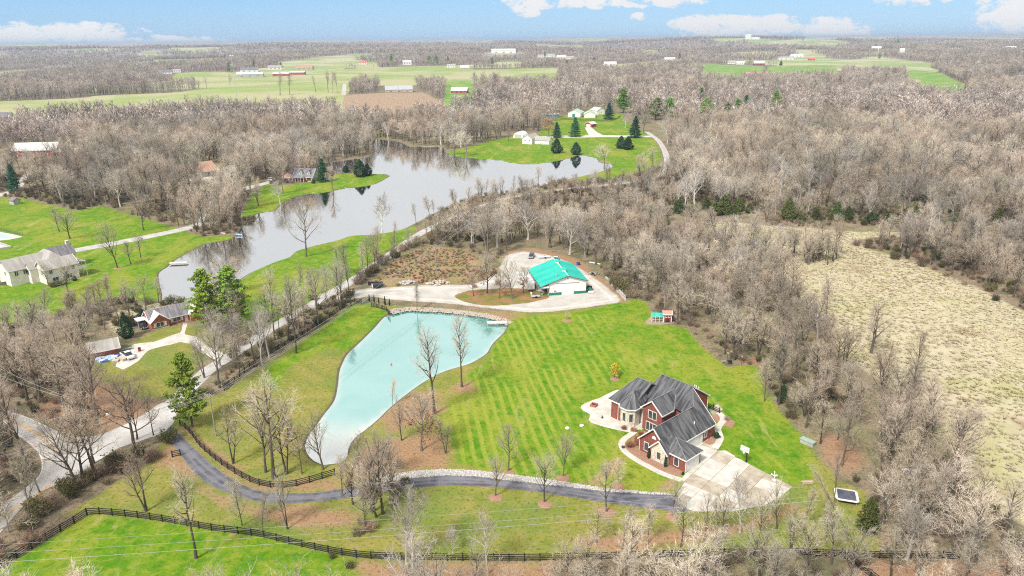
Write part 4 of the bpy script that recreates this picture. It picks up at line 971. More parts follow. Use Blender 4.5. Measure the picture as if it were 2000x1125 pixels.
roof_part('west_wing_roof', [[(-25, 5.8, 4.4), (-18.4, 5.8, 4.4), (-18.4, 12.5, wr), (-22.4, 12.5, wr)], [(-25, 5.8, 4.4), (-22.4, 12.5, wr), (-25, 19.4, 4.4)], [(-22.4, 12.5, wr), (-18.4, 12.5, wr), (-18.4, 19.4, 4.4), (-25, 19.4, 4.4)]], .2,
          [((-25, 5.77, 4.3), (-21.6, 5.77, 4.3)), ((-25.03, 5.8, 4.3), (-25.03, 19.4, 4.3))])
ro8 = [(TC[0] + 2.55 * math.cos(R(22.5 + 45 * i)), TC[1] + 2.55 * math.sin(R(22.5 + 45 * i)), 4.35) for i in range(8)]
ta = (TC[0] - .1, TC[1] + 1.0, 7.35)
tr_ = roof_part('turret_roof', [[ro8[i], ro8[(i + 1) % 8], ta] for i in range(8)] + [[ta, (TC[0] + 2.35, TC[1] + 1.2, 4.5), (-18, 11, 5.6), (-19.6, 11.2, 7.3)], [(TC[0] - 2.35, TC[1] + 1, 4.5), ta, (-19.6, 11.2, 7.3), (-21.6, 10.5, 6.6)]], .16, [(ro8[i], ro8[(i + 1) % 8]) for i in (3, 4, 5, 6, 7)])
rc = MB()
for a, c in (((-7.75, 12.9, 6.72), (-10.5, 16.4, 9.25)), ((-18.6, 16.4, 9.25), (-10.5, 16.4, 9.25)), ((-7.75, -.5, 6.72), (-7.75, 12.9, 6.72)), ((-18.6, 16.4, 9.25), (-20.1, 11.3, 5.6)), ((.35, -.35, 2.95), (-4.4, 2.45, 5.05)), ((.35, 5.25, 2.95), (-4.4, 2.45, 5.05)),
             ((-13.85, 6.7, 7.95), (-13.85, 15, 7.95)), ((-22.4, 12.5, 8.45), (-18.6, 12.5, 8.45)), ((-25, 5.8, 4.5), (-22.4, 12.5, 8.45)), ((-8.9, 11.3, 5.5), (-7.75, 12.9, 6.72)), ((-10.95, 10.9, 5.4), (-13.85, 15, 7.95))): rc.bar(a, c, .15, .08)
for i in range(3, 8): rc.bar((ro8[i][0], ro8[i][1], 4.45), (ta[0], ta[1], 7.45), .12, .08)
rc.build('ridge_cap', m_ridge, bh)
add_window(bh, (-13.75, 7.08, 4.35), 0, 2.0, 1.75); add_window(bh, (-13.9, 7.08, 1.45), 0, 2.6, 1.9, 2)
add_window(bh, (-9.55, -.02, 1.55), 0, 1.0, 1.8, 0); add_window(bh, (-5.75, -.92, 1.5), 0, .85, 1.5, 0, m_stone); add_window(bh, (-2.2, .03, 1.45), 0, 1.0, 1.85, 0)
for k in (4, 5):
    a = R(45 * k + 45); r_ = TR * math.cos(R(22.5)) + .02; add_window(bh, (TC[0] + r_ * math.cos(a), TC[1] + r_ * math.sin(a), 2.3), a + math.pi / 2, .75, 1.9, 0, m_stone)
a = R(315); add_window(bh, (TC[0] + (TR * math.cos(R(22.5)) + .02) * math.cos(a), TC[1] + (TR * math.cos(R(22.5)) + .02) * math.sin(a), 2.3), a + math.pi / 2, .75, 1.9, 0, m_stone)
MB().add([(-8.35, -.05, 4.0), (-7.25, -.05, 4.0), (-7.35, -.05, 4.45), (-7.8, -.05, 4.75), (-8.25, -.05, 4.45), (-8.35, .05, 4.0), (-7.25, .05, 4.0), (-7.35, .05, 4.45), (-7.8, .05, 4.75), (-8.25, .05, 4.45)], [(0, 1, 2, 3, 4), (0, 4, 9, 5), (4, 3, 8, 9), (3, 2, 7, 8), (2, 1, 6, 7), (1, 0, 5, 6)]).build('gable_vent', m_trim, bh)
add_panel_door(bh, (.012, 2.3, 0), math.pi / 2, 4.2, 2.15); add_panel_door(bh, (-4.19, 8.2, 0), math.pi / 2, 4.6, 2.15)
add_window(bh, (-4.18, 12.8, 1.6), math.pi / 2, .8, 1.1, 0); add_panel_door(bh, (-4.19, 11.3, 0), math.pi / 2, .95, 2.05, 2, m_white, 'side_door')
for x, y, z in ((.1, -.12, 2.7), (-11.25, -.1, 2.7), (-22.3, 6.1, 4.3), (-10.15, 22.1, 5.2)): MB().tube((x, y, 0), (x, y, z), .07, .07, 6).build('downspout', m_trim, bh)
for u, v, z in ((-10.6, 17.3, 9.1), (-10.9, 18.4, 8.4), (-10.9, 19.3, 7.8)): MB().tube((u, v, z - 1.6), (u, v, z + .15), .12, .12, 8).build('vent_pipe', m_trim, bh)
MB().tube((-5.6, 10.5, 4.2), (-5.6, 10.5, 4.9), .14, .14, 8).build('vent_pipe', m_trim, bh)
for x in (-23.2, -17.4): pass
MB().box(-18.6, 6.6, -.05, -15.9, 8.6, .25).build('entry_step', m_conc, bh)
def bh_at(u, v, z=0.):
    B = at(1338, 923); c, s = math.cos(R(-48.5)), math.sin(R(-48.5)); return Vector((B.x + u * c - v * s, B.y + u * s + v * c, z))
sheet('front_bed', [bh_at(*p) for p in ((-11.3, -.05), (-7.7, -.05), (-7.7, -.95), (-3.8, -.95), (-3.8, -.02), (-.4, -.02), (.2, -1.6), (-1.5, -2.9), (-6, -3.0), (-10, -3.2), (-13.2, -2.6), (-15.0, .5), (-15.4, 3.4), (-15.4, 6.6), (-11.3, 6.8))], m_bed, .05)
sheet('garage_bed', [bh_at(*p) for p in ((-4.1, 12.1), (-2.6, 12.2), (-2.2, 14.0), (-2.6, 16.0), (-4.1, 16.2))], m_bed, .053)
sheet('rear_bed', [bh_at(*p) for p in ((-9.5, 23.0), (-6.0, 21.0), (-3.4, 21.6), (-4.2, 24.5), (-9.0, 25.8))], m_bed, .05)
for p, h, w, key, nm, lb in (((-7.95, -1.25), 3.1, .26, 'cedar0', 'arborvitae', 'dark clipped arborvitae at the left edge of the white stone gable'), ((-3.75, -1.35), 2.9, .27, 'cedar1', 'arborvitae', 'brownish clipped arborvitae at the right edge of the white stone gable'),
                             ((.15, -.95), .75, .62, 'cedar0', 'shrub', 'small round shrub at the front corner of the garage'), ((-13.4, -.6), 1.6, .6, 'redbush', 'shrub', 'dark burgundy shrub in the bed at the curve of the front path'),
                             ((-12.5, 1.4), 1.5, .7, 'redbush', 'shrub', 'rust-brown shrub against the red garage gable'), ((-13.6, 2.6), 1.3, .7, 'redbush', 'shrub', 'rust-brown shrub below the lower front window'), ((-14.6, 4.6), 1.1, .6, 'redbush', 'shrub', 'low orange shrub beside the front step'),
                             ((-17.0, 5.0), .9, .9, 'redbush', 'shrub', 'low copper shrub under the turret'), ((-18.8, 4.2), .9, .8, 'redbush', 'shrub', 'copper shrub in front of the left turret window'), ((-25.2, 4.2), .8, .4, 'cedar1', 'shrub', 'small green shrub on the patio by the brick corner'),
                             ((-14.0, -1.9), .7, .5, 'leafy0', 'shrub', 'yellow-green low shrub at the curve of the front path'), ((-3.4, 15.9), 1.3, 1.0, 'cedar0', 'shrub', 'green shrub at the rear corner of the garage'), ((-6.2, 24.0), 1.1, .6, 'brush1', 'shrub', 'straw-coloured shrub behind the terrace fence')):
    P = bh_at(*p); plant(key, nm, lb, 'shrub', P, h, (h / PROTO[key]['H']) * (w / .6 if key in ('redbush',) else w * (1.6 if h > 2 else 2.2)))

# ---- the barn with the teal roof
bA, bang, bW = frame_px((1072.5, 577.5), (1144.5, 572.5)); bW, bD, bX = 12.6, 19.3, 6.3
barn = thing('barn', 'white pole barn with turquoise metal roof in the gravel lot', 'barn', bA, bang)
b = MB(); b.add([(0, 0, -.1), (bW, 0, -.1), (bW, bD, -.1), (0, bD, -.1), (0, 0, 4.25), (bW, 0, 4.55), (bW, bD, 4.55), (0, bD, 4.25), (bX, 0, 6.5), (bX, bD, 6.5)], [(0, 1, 5, 8, 4), (1, 2, 6, 5), (2, 3, 7, 9, 6), (3, 0, 4, 7)]); b.build('wall', m_white, barn)
br = MB(); br.slab([(bX, -.5, 6.65), (bX, bD + .5, 6.65), (-3.05, bD + .5, 3.35), (-3.05, -.5, 3.35)], .12); br.slab([(bX, -.5, 6.65), (bW + .6, -.5, 4.5), (bW + .6, bD + .5, 4.5), (bX, bD + .5, 6.65)], .12); broof = br.build('roof', m_tealroof, barn)
tb = MB(); tb.bar((-3.05, -.53, 3.25), (bX, -.53, 6.55), .1, .2); tb.bar((bX, -.53, 6.55), (bW + .6, -.53, 4.4), .1, .2); tb.bar((bW + .63, -.5, 4.38), (bW + .63, bD + .5, 4.38), .1, .16); tb.bar((-3.08, -.5, 3.24), (-3.08, bD + .5, 3.24), .1, .16); tb.build('fascia', mat('dark_trim', (.13, .10, .08)), broof)
MB().bar((bX, -.5, 6.7), (bX, bD + .5, 6.7), .25, .06).build('ridge_cap', m_trim, broof)
rib = MB()
for i in range(22):
    y_ = i * (bD + .8) / 22 - .3; rib.bar((bX, y_, 6.67), (-3.0, y_, 3.38), .05, .05); rib.bar((bX, y_, 6.67), (bW + .55, y_, 4.53), .05, .05)
o = rib.build('standing_seams', m_tealroof, broof); o['kind'] = 'stuff'
for y_ in (5.2, 15.2):
    cu = MB().box(bX - .55, y_ - .55, 6.3, bX + .55, y_ + .55, 7.25).build('cupola', m_trim, barn)
    MB().add([(bX - .75, y_ - .75, 7.25), (bX + .75, y_ - .75, 7.25), (bX + .75, y_ + .75, 7.25), (bX - .75, y_ + .75, 7.25), (bX, y_, 8.1)], [(0, 1, 4), (1, 2, 4), (2, 3, 4), (3, 0, 4), (3, 2, 1, 0)]).build('cupola_cap', m_tealroof, cu)
MB().tube((3.1, 2.9, 5.3), (3.1, 2.9, 6.5), .16, .16, 8).build('flue', m_metal, barn)
MB().box(-.02, -.08, 0, 4.2, -.005, .95).build('skirt_panel', m_green, barn); MB().box(8.4, -.08, 0, bW + .02, -.005, .95).build('skirt_panel', m_green, barn)
MB().box(4.25, -.06, 0, 8.35, -.01, 3.7).build('sliding_door', m_white, barn); MB().box(2.2, -.12, 3.95, 10.2, -.02, 4.08).build('door_rail', mat('rail_brown', (.30, .24, .19)), barn)
add_window(barn, (2.0, -.09, 1.35), 0, .6, .7); MB().tube((bX, -.06, 5.6), (bX, .02, 5.6), .28, .28, 10).build('gable_vent', mat('vent_brown', (.3, .24, .18)), barn)
MB().box(-.16, -.1, 0, -.02, .05, 4.2).build('corner_trim', mat('dark_trim', (.13, .10, .08)), barn)
for i in range(7): MB().box(-2.85, i * 3.15 - .1, 0, -2.65, i * 3.15 + .1, 3.3).build('porch_post', m_green if i == 0 else m_wood, barn)
MB().box(-2.9, -.3, 2.75, -.05, -.18, 3.35).build('porch_beam', m_white, barn)
for i in range(3): MB().box(-.06, 3 + i * 5.2, 0, -.02, 5.6 + i * 5.2, 2.6).build('stall_opening', m_dark, barn)

# ---- cream stone house by the lake
A, an, w_ = frame_px((93, 556.5), (156, 541))
ch = thing('stone_house', 'cream stone house with pale grey roof overlooking the lake', 'house', A, an)
shell(ch, 0, 0, 11, 6.8, 5.6, 2.5, 'x', m_cream, m_shgrey, .45, 'wing_wall', 'wing_roof', trim=m_trim)
shell(ch, -8, 8.2, 10, 17, 5.6, 3.2, 'x', m_cream, m_shgrey, .45, 'rear_wall', 'rear_roof', hip=(0, 4))
shell(ch, 2.5, 4, 10.5, 18, 5.6, 3.9, 'y', m_cream, m_shgrey, .4, 'hall_wall', 'hall_roof', hip=(4, 4))
shell(ch, 9, 15.5, 17.5, 22, 5.2, 3.0, 'x', m_cream, m_shpurp, .4, 'back_wall', 'back_roof')
shell(ch, -2.4, 5.6, .8, 9.5, 5.2, 2.0, 'x', m_cream, m_shgrey, .25, 'porch_wall', 'porch_roof')
for t_, z_ in ((1.9, 4.2), (6.2, 4.2), (9.3, 4.2)): add_window(ch, (t_, -.02, z_), 0, 1.0, 1.3)
for t_, z_ in ((3.0, 1.3), (7.6, 1.4)): add_window(ch, (t_, -.02, z_), 0, 1.9, 1.5)
add_window(ch, (-.02, 2.2, 4.1), -math.pi / 2, .9, 1.5); add_window(ch, (-8.02, 11.5, 4.2), -math.pi / 2, 1.0, 1.3); add_window(ch, (-5.8, 8.18, 4.2), 0, 1.1, 1.5); add_window(ch, (-3.0, 8.18, 4.2), 0, 1.1, 1.5)
add_window(ch, (-2.42, 7.4, 4.0), -math.pi / 2, 1.3, 2.0, 0)
MB().box(16.2, 18.3, 5, 17.3, 19.4, 9.6).build('chimney', m_stone, ch)
dk = MB().box(11.02, .2, 2.9, 14, 6.4, 3.1).build('deck', m_white, ch)
for x_, y_ in ((13.85, .4), (13.85, 6.2), (13.85, 3.3)): MB().box(x_ - .12, y_ - .12, 0, x_ + .12, y_ + .12, 5.6).build('porch_post', m_trim, ch)
MB().slab([(10.9, -.1, 5.95), (14.4, .1, 5.2), (14.4, 6.6, 5.2), (10.9, 6.8, 5.95)], .14).build('porch_lid', m_shgrey, ch)
MB().box(11.02, .25, 3.1, 13.9, .32, 4.0).build('balustrade', m_white, ch)
rw = smooth_line(ats([(-40, 561), (10, 556), (40, 551), (62, 545)]), False, 1.5)
b = MB()
for p_, q_ in zip(rw[:-1], rw[1:]): b.bar((p_.x, p_.y, .5), (q_.x, q_.y, .5), .5, 1.2)
tag(b.build('retaining_wall', mat('dark_block', (.17, .15, .13), (.1, .09, .08), 1.5)), 'low dark retaining wall in front of the cream stone house', 'wall')
ribbon('house_path', smooth_line(ats([(-60, 553), (0, 547), (30, 543), (58, 536)]), False, 2), .8, -.8, .03, m_conc)
for px, py, ty, w__, key, lb in ((105, 560, 549, 1.6, 'leafy0', 'dark shrub at the foot of the cream stone house, left'), (122, 556, 545, 1.6, 'leafy1', 'dark shrub at the foot of the cream stone house, middle'), (146, 548, 538, 1.8, 'cedar1', 'dark evergreen shrub under the deck of the cream stone house'), (38, 541, 531, 2.2, 'redbush', 'broad rust-red shrub against the left wing of the cream house')):
    plant_px(key, 'shrub', lb, 'shrub', px, py, ty, w__)

# ---- brick cottage with white gables
A, an, w_ = frame_px((296, 645), (358, 630)); cot = thing('brick_cottage', 'low red brick cottage with white gables and dark roof by the reeds', 'house', A, an)
shell(cot, .2, .6, 15.5, 7.4, 2.5, 2.4, 'x', m_brick2, m_shpurp, .4, trim=m_trim)
def gfront(x0, x1, y0, y1, nm):
    m_ = (x0 + x1) / 2; MB().box(x0, y0, -.1, x1, y1, 2.5).build(nm, m_brick2, cot)
    MB().add([(x0, y0, 2.5), (x1, y0, 2.5), (m_, y0, 4.4), (x0, y1, 2.5), (x1, y1, 2.5), (m_, y1, 4.4)], [(0, 1, 2), (5, 4, 3)]).build('gable_board', m_brick2, cot)
    rf = MB().slab([(x0 - .4, y0 - .6, 2.3), (m_, y0 - .6, 4.75), (m_, y1 + 1, 4.75), (x0 - .4, y1 + 1, 2.3)], .14).slab([(m_, y0 - .6, 4.75), (x1 + .4, y0 - .6, 2.3), (x1 + .4, y1 + 1, 2.3), (m_, y1 + 1, 4.75)], .14).build('gable_roof', m_white, cot)
gfront(0, 5.0, -.5, 3, 'gable_wall'); gfront(11.2, 15.6, -.9, 3, 'gable_wall')
for x_, y_, w2 in ((2.5, -.52, 2.0), (7.6, .58, 2.0)):
    add_window(cot, (x_, y_, 1.35), 0, w2, 1.25)
    for s_ in (-1, 1): MB().box(x_ + s_ * 1.5 - .3, y_ - .06, .7, x_ + s_ * 1.5 + .3, y_, 2.0).build('shutter', m_white, cot)
MB().box(9.9, .52, 0, 10.8, .58, 2.1).build('door', m_white, cot); MB().box(.0, -.56, -.1, 5, -.5, .3).build('plinth', m_conc, cot)
cp = thing('carport', 'white flat-topped carport beside the brick cottage', 'carport', at(272, 642), an)
MB().box(-.2, 0, 2.2, 4.6, 3.4, 2.36).build('roof', m_white, cp)
for x_, y_ in ((0, .2), (4.4, .2), (0, 3.2), (4.4, 3.2)): MB().box(x_ - .06, y_ - .06, 0, x_ + .06, y_ + .06, 2.2).build('post', m_trim, cp)
# ---- outbuilding
A, an, w_ = frame_px((180, 703), (232, 692)); ob = thing('brick_outbuilding', 'small brick outbuilding with weathered grey roof beside the cottage drive', 'shed', A, an)
shell(ob, 0, 0, 6.6, 5.4, 2.3, 1.7, 'x', m_brick2, m_shgrey, .5, trim=m_trim)
# ---- dormer house on the peninsula
A, an, w_ = frame_px((572.8, 354), (608, 355.3)); dh = thing('dormer_house', 'pink storey-and-a-half house with two dormers on the lake peninsula', 'house', A, an)
shell(dh, 0, 0, 13, 9.5, 3.0, 4.4, 'x', m_pink, m_shpurp, .4, trim=m_trim)
MB().add([(13.0, 0, 0), (13.0, 9.5, 0), (13.0, 9.5, 3), (13.0, 4.75, 7.35), (13.0, 0, 3), (13.06, 0, 0), (13.06, 9.5, 0), (13.06, 9.5, 3), (13.06, 4.75, 7.35), (13.06, 0, 3)], [(5, 6, 7, 8, 9), (0, 5, 9, 4), (4, 9, 8, 3), (3, 8, 7, 2), (2, 7, 6, 1)]).build('gable_siding', m_palegreen, dh)
for x_ in (5.0, 10.2):
    d_ = MB().box(x_ - 1.0, .9, 4.0, x_ + 1.0, 4.0, 5.6).add([(x_ - 1.0, .9, 5.6), (x_ + 1.0, .9, 5.6), (x_, .9, 6.7)], [(0, 1, 2)]).build('dormer', m_palegreen, dh)
    MB().slab([(x_ - 1.3, .6, 5.35), (x_, .6, 6.85), (x_, 4.6, 6.85), (x_ - 1.3, 4.0, 5.35)], .12).slab([(x_, .6, 6.85), (x_ + 1.3, .6, 5.35), (x_ + 1.3, 4.0, 5.35), (x_, 4.6, 6.85)], .12).build('dormer_roof', m_shpurp, d_)
    add_window(dh, (x_, .88, 4.9), 0, .9, 1.1)
MB().slab([(.5, -2.2, 2.5), (8.2, -2.2, 2.5), (8.2, .2, 3.3), (.5, .2, 3.3)], .12).build('porch_roof', m_shpurp, dh)
for i in range(5): MB().box(.6 + i * 1.85, -2.1, 0, .78 + i * 1.85, -1.92, 2.5).build('porch_post', m_trim, dh)
add_window(dh, (10.6, -.02, 1.6), 0, 2.2, 1.4, 2, m_dark); add_window(dh, (13.08, 4.75, 5.0), math.pi / 2, 1.2, 1.5); add_window(dh, (13.08, 2.6, 1.6), math.pi / 2, 1.2, 1.5); add_window(dh, (3.2, -.02, 1.5), 0, .9, 1.4)
shell(dh, -9, 2.0, -.1, 10, 2.7, 2.6, 'y', m_pink, m_shpurp, .35, 'garage_wall', 'garage_roof')
add_panel_door(dh, (-5.2, 1.98, 0), 0, 4.2, 2.1); MB().box(5.6, 5.2, 6.5, 6.6, 6.0, 8.4).build('chimney', m_brick2, dh)
# ---- more buildings round the lake
ST = dict(trim=m_trim)
rb_, W_ = simple_house('red_barn', 'long red barn with white roof among bare trees on the left', 'barn', (26, 307), (100, 305), 16, 5.0, 4.6, 'x', m_barnred, m_whiteroof, [('f', .3, 2, 2, 2), ('f', .7, 2, 2, 2)], oh=.8, W=30, trim=m_trim)
for i in range(4): MB().box(3 + i * 7, -.12, 0, 3.35 + i * 7, -.01, 5).build('post', m_trim, rb_)
simple_house('low_shed', 'low white-roofed shed at the right end of the red barn', 'shed', (104, 306), (150, 303), 9, 3.0, 1.8, 'x', m_barnred, m_whiteroof, W=17)
bn, W_ = simple_house('brown_roof_house', 'grey stone house with steep brown roof in the woods left of the lake', 'house', (395, 346), (437, 340), 17, 3.4, 4.8, 'x', m_greystone, m_shbrown, [('f', .42, 1.8, 1.2, 1.3), ('f', .75, 1.8, 1, 1.2), ('l', .4, 1.8, 1.2, 1.2)], W=11, trim=m_trim)
shell(bn, -11, 7, .5, 16, 3.2, 4.2, 'x', m_greystone, m_shbrown, .4, 'wing_wall', 'wing_roof')
simple_house('woods_house', 'pale house half hidden by bare trunks above the lake', 'house', (563, 275), (617, 275), 10, 4.5, 3.2, 'x', m_white, m_shgrey, [('f', .2, 2, 1.4, 1.4), ('f', .5, 2, 1.8, 1.8), ('f', .8, 2, 1.4, 1.4)], W=24, trim=m_trim)
hh_, W_ = simple_house('hill_house', 'white gabled house on the green hill across the lake', 'house', (1020, 281), (1038, 282), 15, 4.6, 2.8, 'y', m_white, m_shgrey, [('f', .3, 3, .9, 1.1), ('f', .75, 3, .9, 1.1)], W=8.5, trim=m_trim)
shell(hh_, 8.5, 4, 22, 11, 3.2, 2.6, 'x', m_white, m_shgrey, .4, 'wing_wall', 'wing_roof')
for i in range(5): MB().box(12.5 + i * 1.8, 2.2, 0, 12.8 + i * 1.8, 2.5, 2.9).build('porch_post', m_trim, hh_)
A = at(1012, 270); b = MB(); n_ = 10
pts_ = [(-5 * math.cos(math.pi * i / n_), 0, 5.2 * math.sin(math.pi * i / n_)) for i in range(n_ + 1)]
b.add([p for p in pts_] + [(p[0], 11, p[2]) for p in pts_], [(i, i + 1, i + n_ + 2, i + n_ + 1) for i in range(n_)] + [tuple(range(n_, -1, -1)), tuple(range(n_ + 1, 2 * n_ + 2))])
hp = thing('hoop_shelter', 'white arched shelter behind the hill house', 'shelter', (A.x, A.y, 0), R(-25)); b.build('cover', m_white, hp); MB().box(-3, -.05, 0, 3, -.02, 3.2).build('opening', mat('shade_canvas', (.5, .5, .5)), hp)
simple_house('stable', 'white stable with green roof and green door, nearest of three', 'stable', (1109, 228.5), (1132, 229), 17, 4.6, 3.2, 'y', m_white, m_greenroof, W=14, trim=m_trim)[0]
o = bpy.data.objects['stable']; MB().box(5, -.1, 0, 8, -.01, 3.4).build('door', mat('stable_green', (.03, .22, .2)), o)
simple_house('stable', 'white stable with pale green roof beside the spruce, middle of three', 'stable', (1141, 230), (1160, 230), 15, 4.0, 2.8, 'y', m_white, m_greenroof, W=12, trim=m_trim)
simple_house('stable', 'smaller white stable half behind the tall dark pine', 'stable', (1166, 224), (1182, 223), 14, 4.4, 3.0, 'y', m_white, m_whiteroof, [('f', .5, 2.5, 1, 1)], W=11, trim=m_trim)
gr_, W_ = simple_house('garage', 'small red and white garage with white roof at the head of the farm drive', 'garage', (1143, 247.5), (1155, 248.5), 8, 3.0, 1.8, 'y', m_barnred, m_whiteroof, W=7.5, trim=m_trim); add_panel_door(gr_, (3.7, -.02, 0), 0, 4.6, 2.4)
simple_house('lean_to', 'long low teal-fronted shelter left of the white stables', 'shelter', (1058, 229), (1090, 228), 7, 2.6, .8, 'x', mat('teal_wall', (.12, .28, .27)), m_greyroof, W=20)
simple_house('white_shed', 'white shed in a clearing of the right-hand woods', 'shed', (1327, 268), (1341, 268), 8, 3.2, 1.6, 'x', m_white, m_whiteroof, [('f', .5, 1.6, 3, 1.4)], W=9)
simple_house('pool_house', 'dark little pool hut at the left edge', 'hut', (19, 399), (30, 401), 3.5, 2.4, 1.0, 'x', m_greystone, m_shpurp, W=4.2)
# ---- far farms
FARR = [
 ('grey_shed', 'long grey shed with white roof beside the floodlight mast', 'shed', (462, 151), (505, 151), 16, 5, 3, m_greystone, m_whiteroof),
 ('red_shed', 'long red shed with white roof on the far meadow, left of two', 'shed', (533, 149), (560, 149), 12, 5, 2.4, m_barnred, m_whiteroof),
 ('red_shed', 'red and white shed on the far meadow, right of two', 'shed', (566, 146), (591, 146), 12, 5, 2.4, m_barnred, m_whiteroof),
 ('ranch_house', 'long low house with light grey roof before the row of trees', 'house', (753, 180.5), (801, 179), 14, 3.6, 4.2, m_tan, m_greyroof),
 ('red_barn', 'bright red barn with white roof on the small green field', 'barn', (881, 182.5), (910, 182.5), 14, 4.6, 4, m_barnred, m_whiteroof),
 ('red_barn', 'dark red barn on the far hill to the right', 'barn', (1472, 128), (1490, 127.5), 14, 6, 5, m_dkred, m_whiteroof),
 ('farmhouse', 'dark-roofed white farmhouse behind the long grey shed', 'house', (470, 141), (498, 140), 14, 5, 4, m_white, m_shpurp),
 ('farmhouse', 'pale farmhouse left of the far pine behind the red sheds', 'house', (524, 136), (546, 135), 12, 5, 4, m_cream, m_shgrey),
 ('farmhouse', 'pink-brown farmhouse with wide roof right of the red sheds', 'house', (578, 136), (606, 135), 14, 4, 5, m_tan, m_shbrown),
 ('farmhouse', 'white farmhouse with a red roof above the far meadow', 'house', (702, 126), (715, 126), 12, 6, 4, m_white, m_redroof),
 ('farmhouse', 'large white two-storey farmhouse above the pale field', 'house', (787, 127), (802, 127), 12, 9, 4, m_white, m_whiteroof),
 ('farmhouse', 'grey-roofed farmhouse on the green slope left of the pines', 'house', (873, 132), (888, 132), 12, 5, 4, m_white, m_shgrey),
 ('hoop_house', 'broad white-roofed hall beyond the pale field', 'hall', (899, 136), (915, 135), 14, 5, 5, m_tan, m_whiteroof),
 ('warehouse', 'long white building in the far town', 'building', (960, 104), (1003, 102), 24, 8, 3, m_white, m_whiteroof),
 ('warehouse', 'white flat building in the far town, left group', 'building', (791, 101), (804, 100), 18, 6, 2, m_white, m_whiteroof),
 ('warehouse', 'pale low building in the far town, middle group', 'building', (841, 98.5), (866, 98), 18, 6, 2, m_cream, m_whiteroof),
 ('house', 'pale house at the left end of the far hamlet', 'house', (1050, 112), (1061, 112), 12, 5, 4, m_cream, m_shgrey),
 ('house', 'white house in the middle of the far hamlet', 'house', (1066, 111), (1082, 111), 12, 5, 4, m_white, m_shgrey),
 ('house', 'broad pale house in the far hamlet', 'house', (1088, 114), (1104, 113), 12, 5, 5, m_cream, m_whiteroof),
 ('house', 'cream house at the right end of the far hamlet', 'house', (1106, 115), (1119, 114), 12, 5, 4, m_cream, m_shgrey),
 ('farmhouse', 'white farmhouse at the edge of the brown wood', 'house', (1180, 128), (1202, 128), 13, 4.5, 4.5, m_white, m_whiteroof),
 ('bungalow', 'pale bungalow left of the dark far spruce', 'house', (1298, 117), (1316, 117), 13, 4, 3, m_white, m_whiteroof),
 ('farmhouse', 'white farmhouse between two orange trees on the far hill', 'house', (1421, 125), (1434, 125), 12, 5, 4, m_white, m_shgrey),
 ('farmhouse', 'second white farmhouse left of the dark red barn', 'house', (1438, 126), (1451, 126), 12, 5, 4, m_white, m_whiteroof),
 ('brown_house', 'wide brown-roofed house in the woods below the far hill', 'house', (1452, 152), (1496, 149), 14, 3.6, 4.5, m_tan, m_shbrown),
 ('house', 'pale long house on the right skyline fields', 'house', (1521, 117), (1545, 116), 14, 5, 3, m_cream, m_shgrey),
 ('house', 'white house behind the pale long one on the right', 'house', (1545, 112), (1565, 111), 12, 5, 4, m_white, m_whiteroof),
 ('red_shed', 'small red shed on the far right fields', 'shed', (1579, 118), (1589, 117), 10, 5, 3, m_barnred, m_redroof),
 ('house', 'cream house in the right-hand distance below the pine clump', 'house', (1702, 97), (1716, 96), 14, 6, 5, m_cream, m_whiteroof),
 ('house', 'tall pale house right of the cream one in the distance', 'house', (1757, 102), (1764, 101), 12, 8, 5, m_cream, m_whiteroof),
 ('warehouse', 'white building alone in the far right woods', 'building', (1964, 95), (1977, 94.5), 18, 6, 2, m_white, m_whiteroof),
 ('house', 'low pale house among the trees on the far left', 'house', (310, 145), (330, 143), 12, 5, 4, m_cream, m_shpurp),
 ('house', 'small white house right of the low pale one on the far left', 'house', (338, 142), (350, 141), 10, 5, 3, m_white, m_shgrey),
 ('warehouse', 'pale strip of a building in the far left woods', 'building', (196, 115), (222, 114), 18, 5, 2, m_cream, m_whiteroof),
 ('house', 'dark house cut by the left edge behind the red barn', 'house', (-6, 237), (13, 236), 10, 5, 3.5, m_dkred, m_shpurp),
]
for nm, lb, cat, pa, pb, D_, h_, r_, wm, rm in FARR:
    A, an, w_ = frame_px(pa, pb, True); fw = math.hypot(A.x, A.y) * (pb[0] - pa[0]) / CF * 1.05
    f_ = thing(nm, lb, cat, A, -math.atan2(A.x, A.y) * .6 + rnd.uniform(-.2, .2)); k_ = max(1.0, fw / 26)
    shell(f_, 0, 0, fw, D_ * k_ ** .5, h_ * k_ ** .3, r_ * k_ ** .3 * 1.2, 'x', wm, rm, .6, z0=-6, t=.4)
    u_ = Vector((-A.x, -A.y, 0)).normalized(); n__ = Vector((-u_.y, u_.x, 0)); c_ = Vector((A.x, A.y, 0)) + (Vector((math.cos(f_.rotation_euler[2]), math.sin(f_.rotation_euler[2]), 0)) * fw / 2)
    rr_ = 40 + A.length * .075; CLEARINGS.append([c_ - u_ * (D_ * 2 + 8) + n__ * fw * .75, c_ - u_ * (D_ * 2 + 8) - n__ * fw * .75, c_ + u_ * rr_ - n__ * fw * .8, c_ + u_ * rr_ + n__ * fw * .8])
    for t_ in (.2, .5, .8): add_window(f_, (fw * t_, -.05, h_ * .45), 0, fw * .09, h_ * .35, 1)
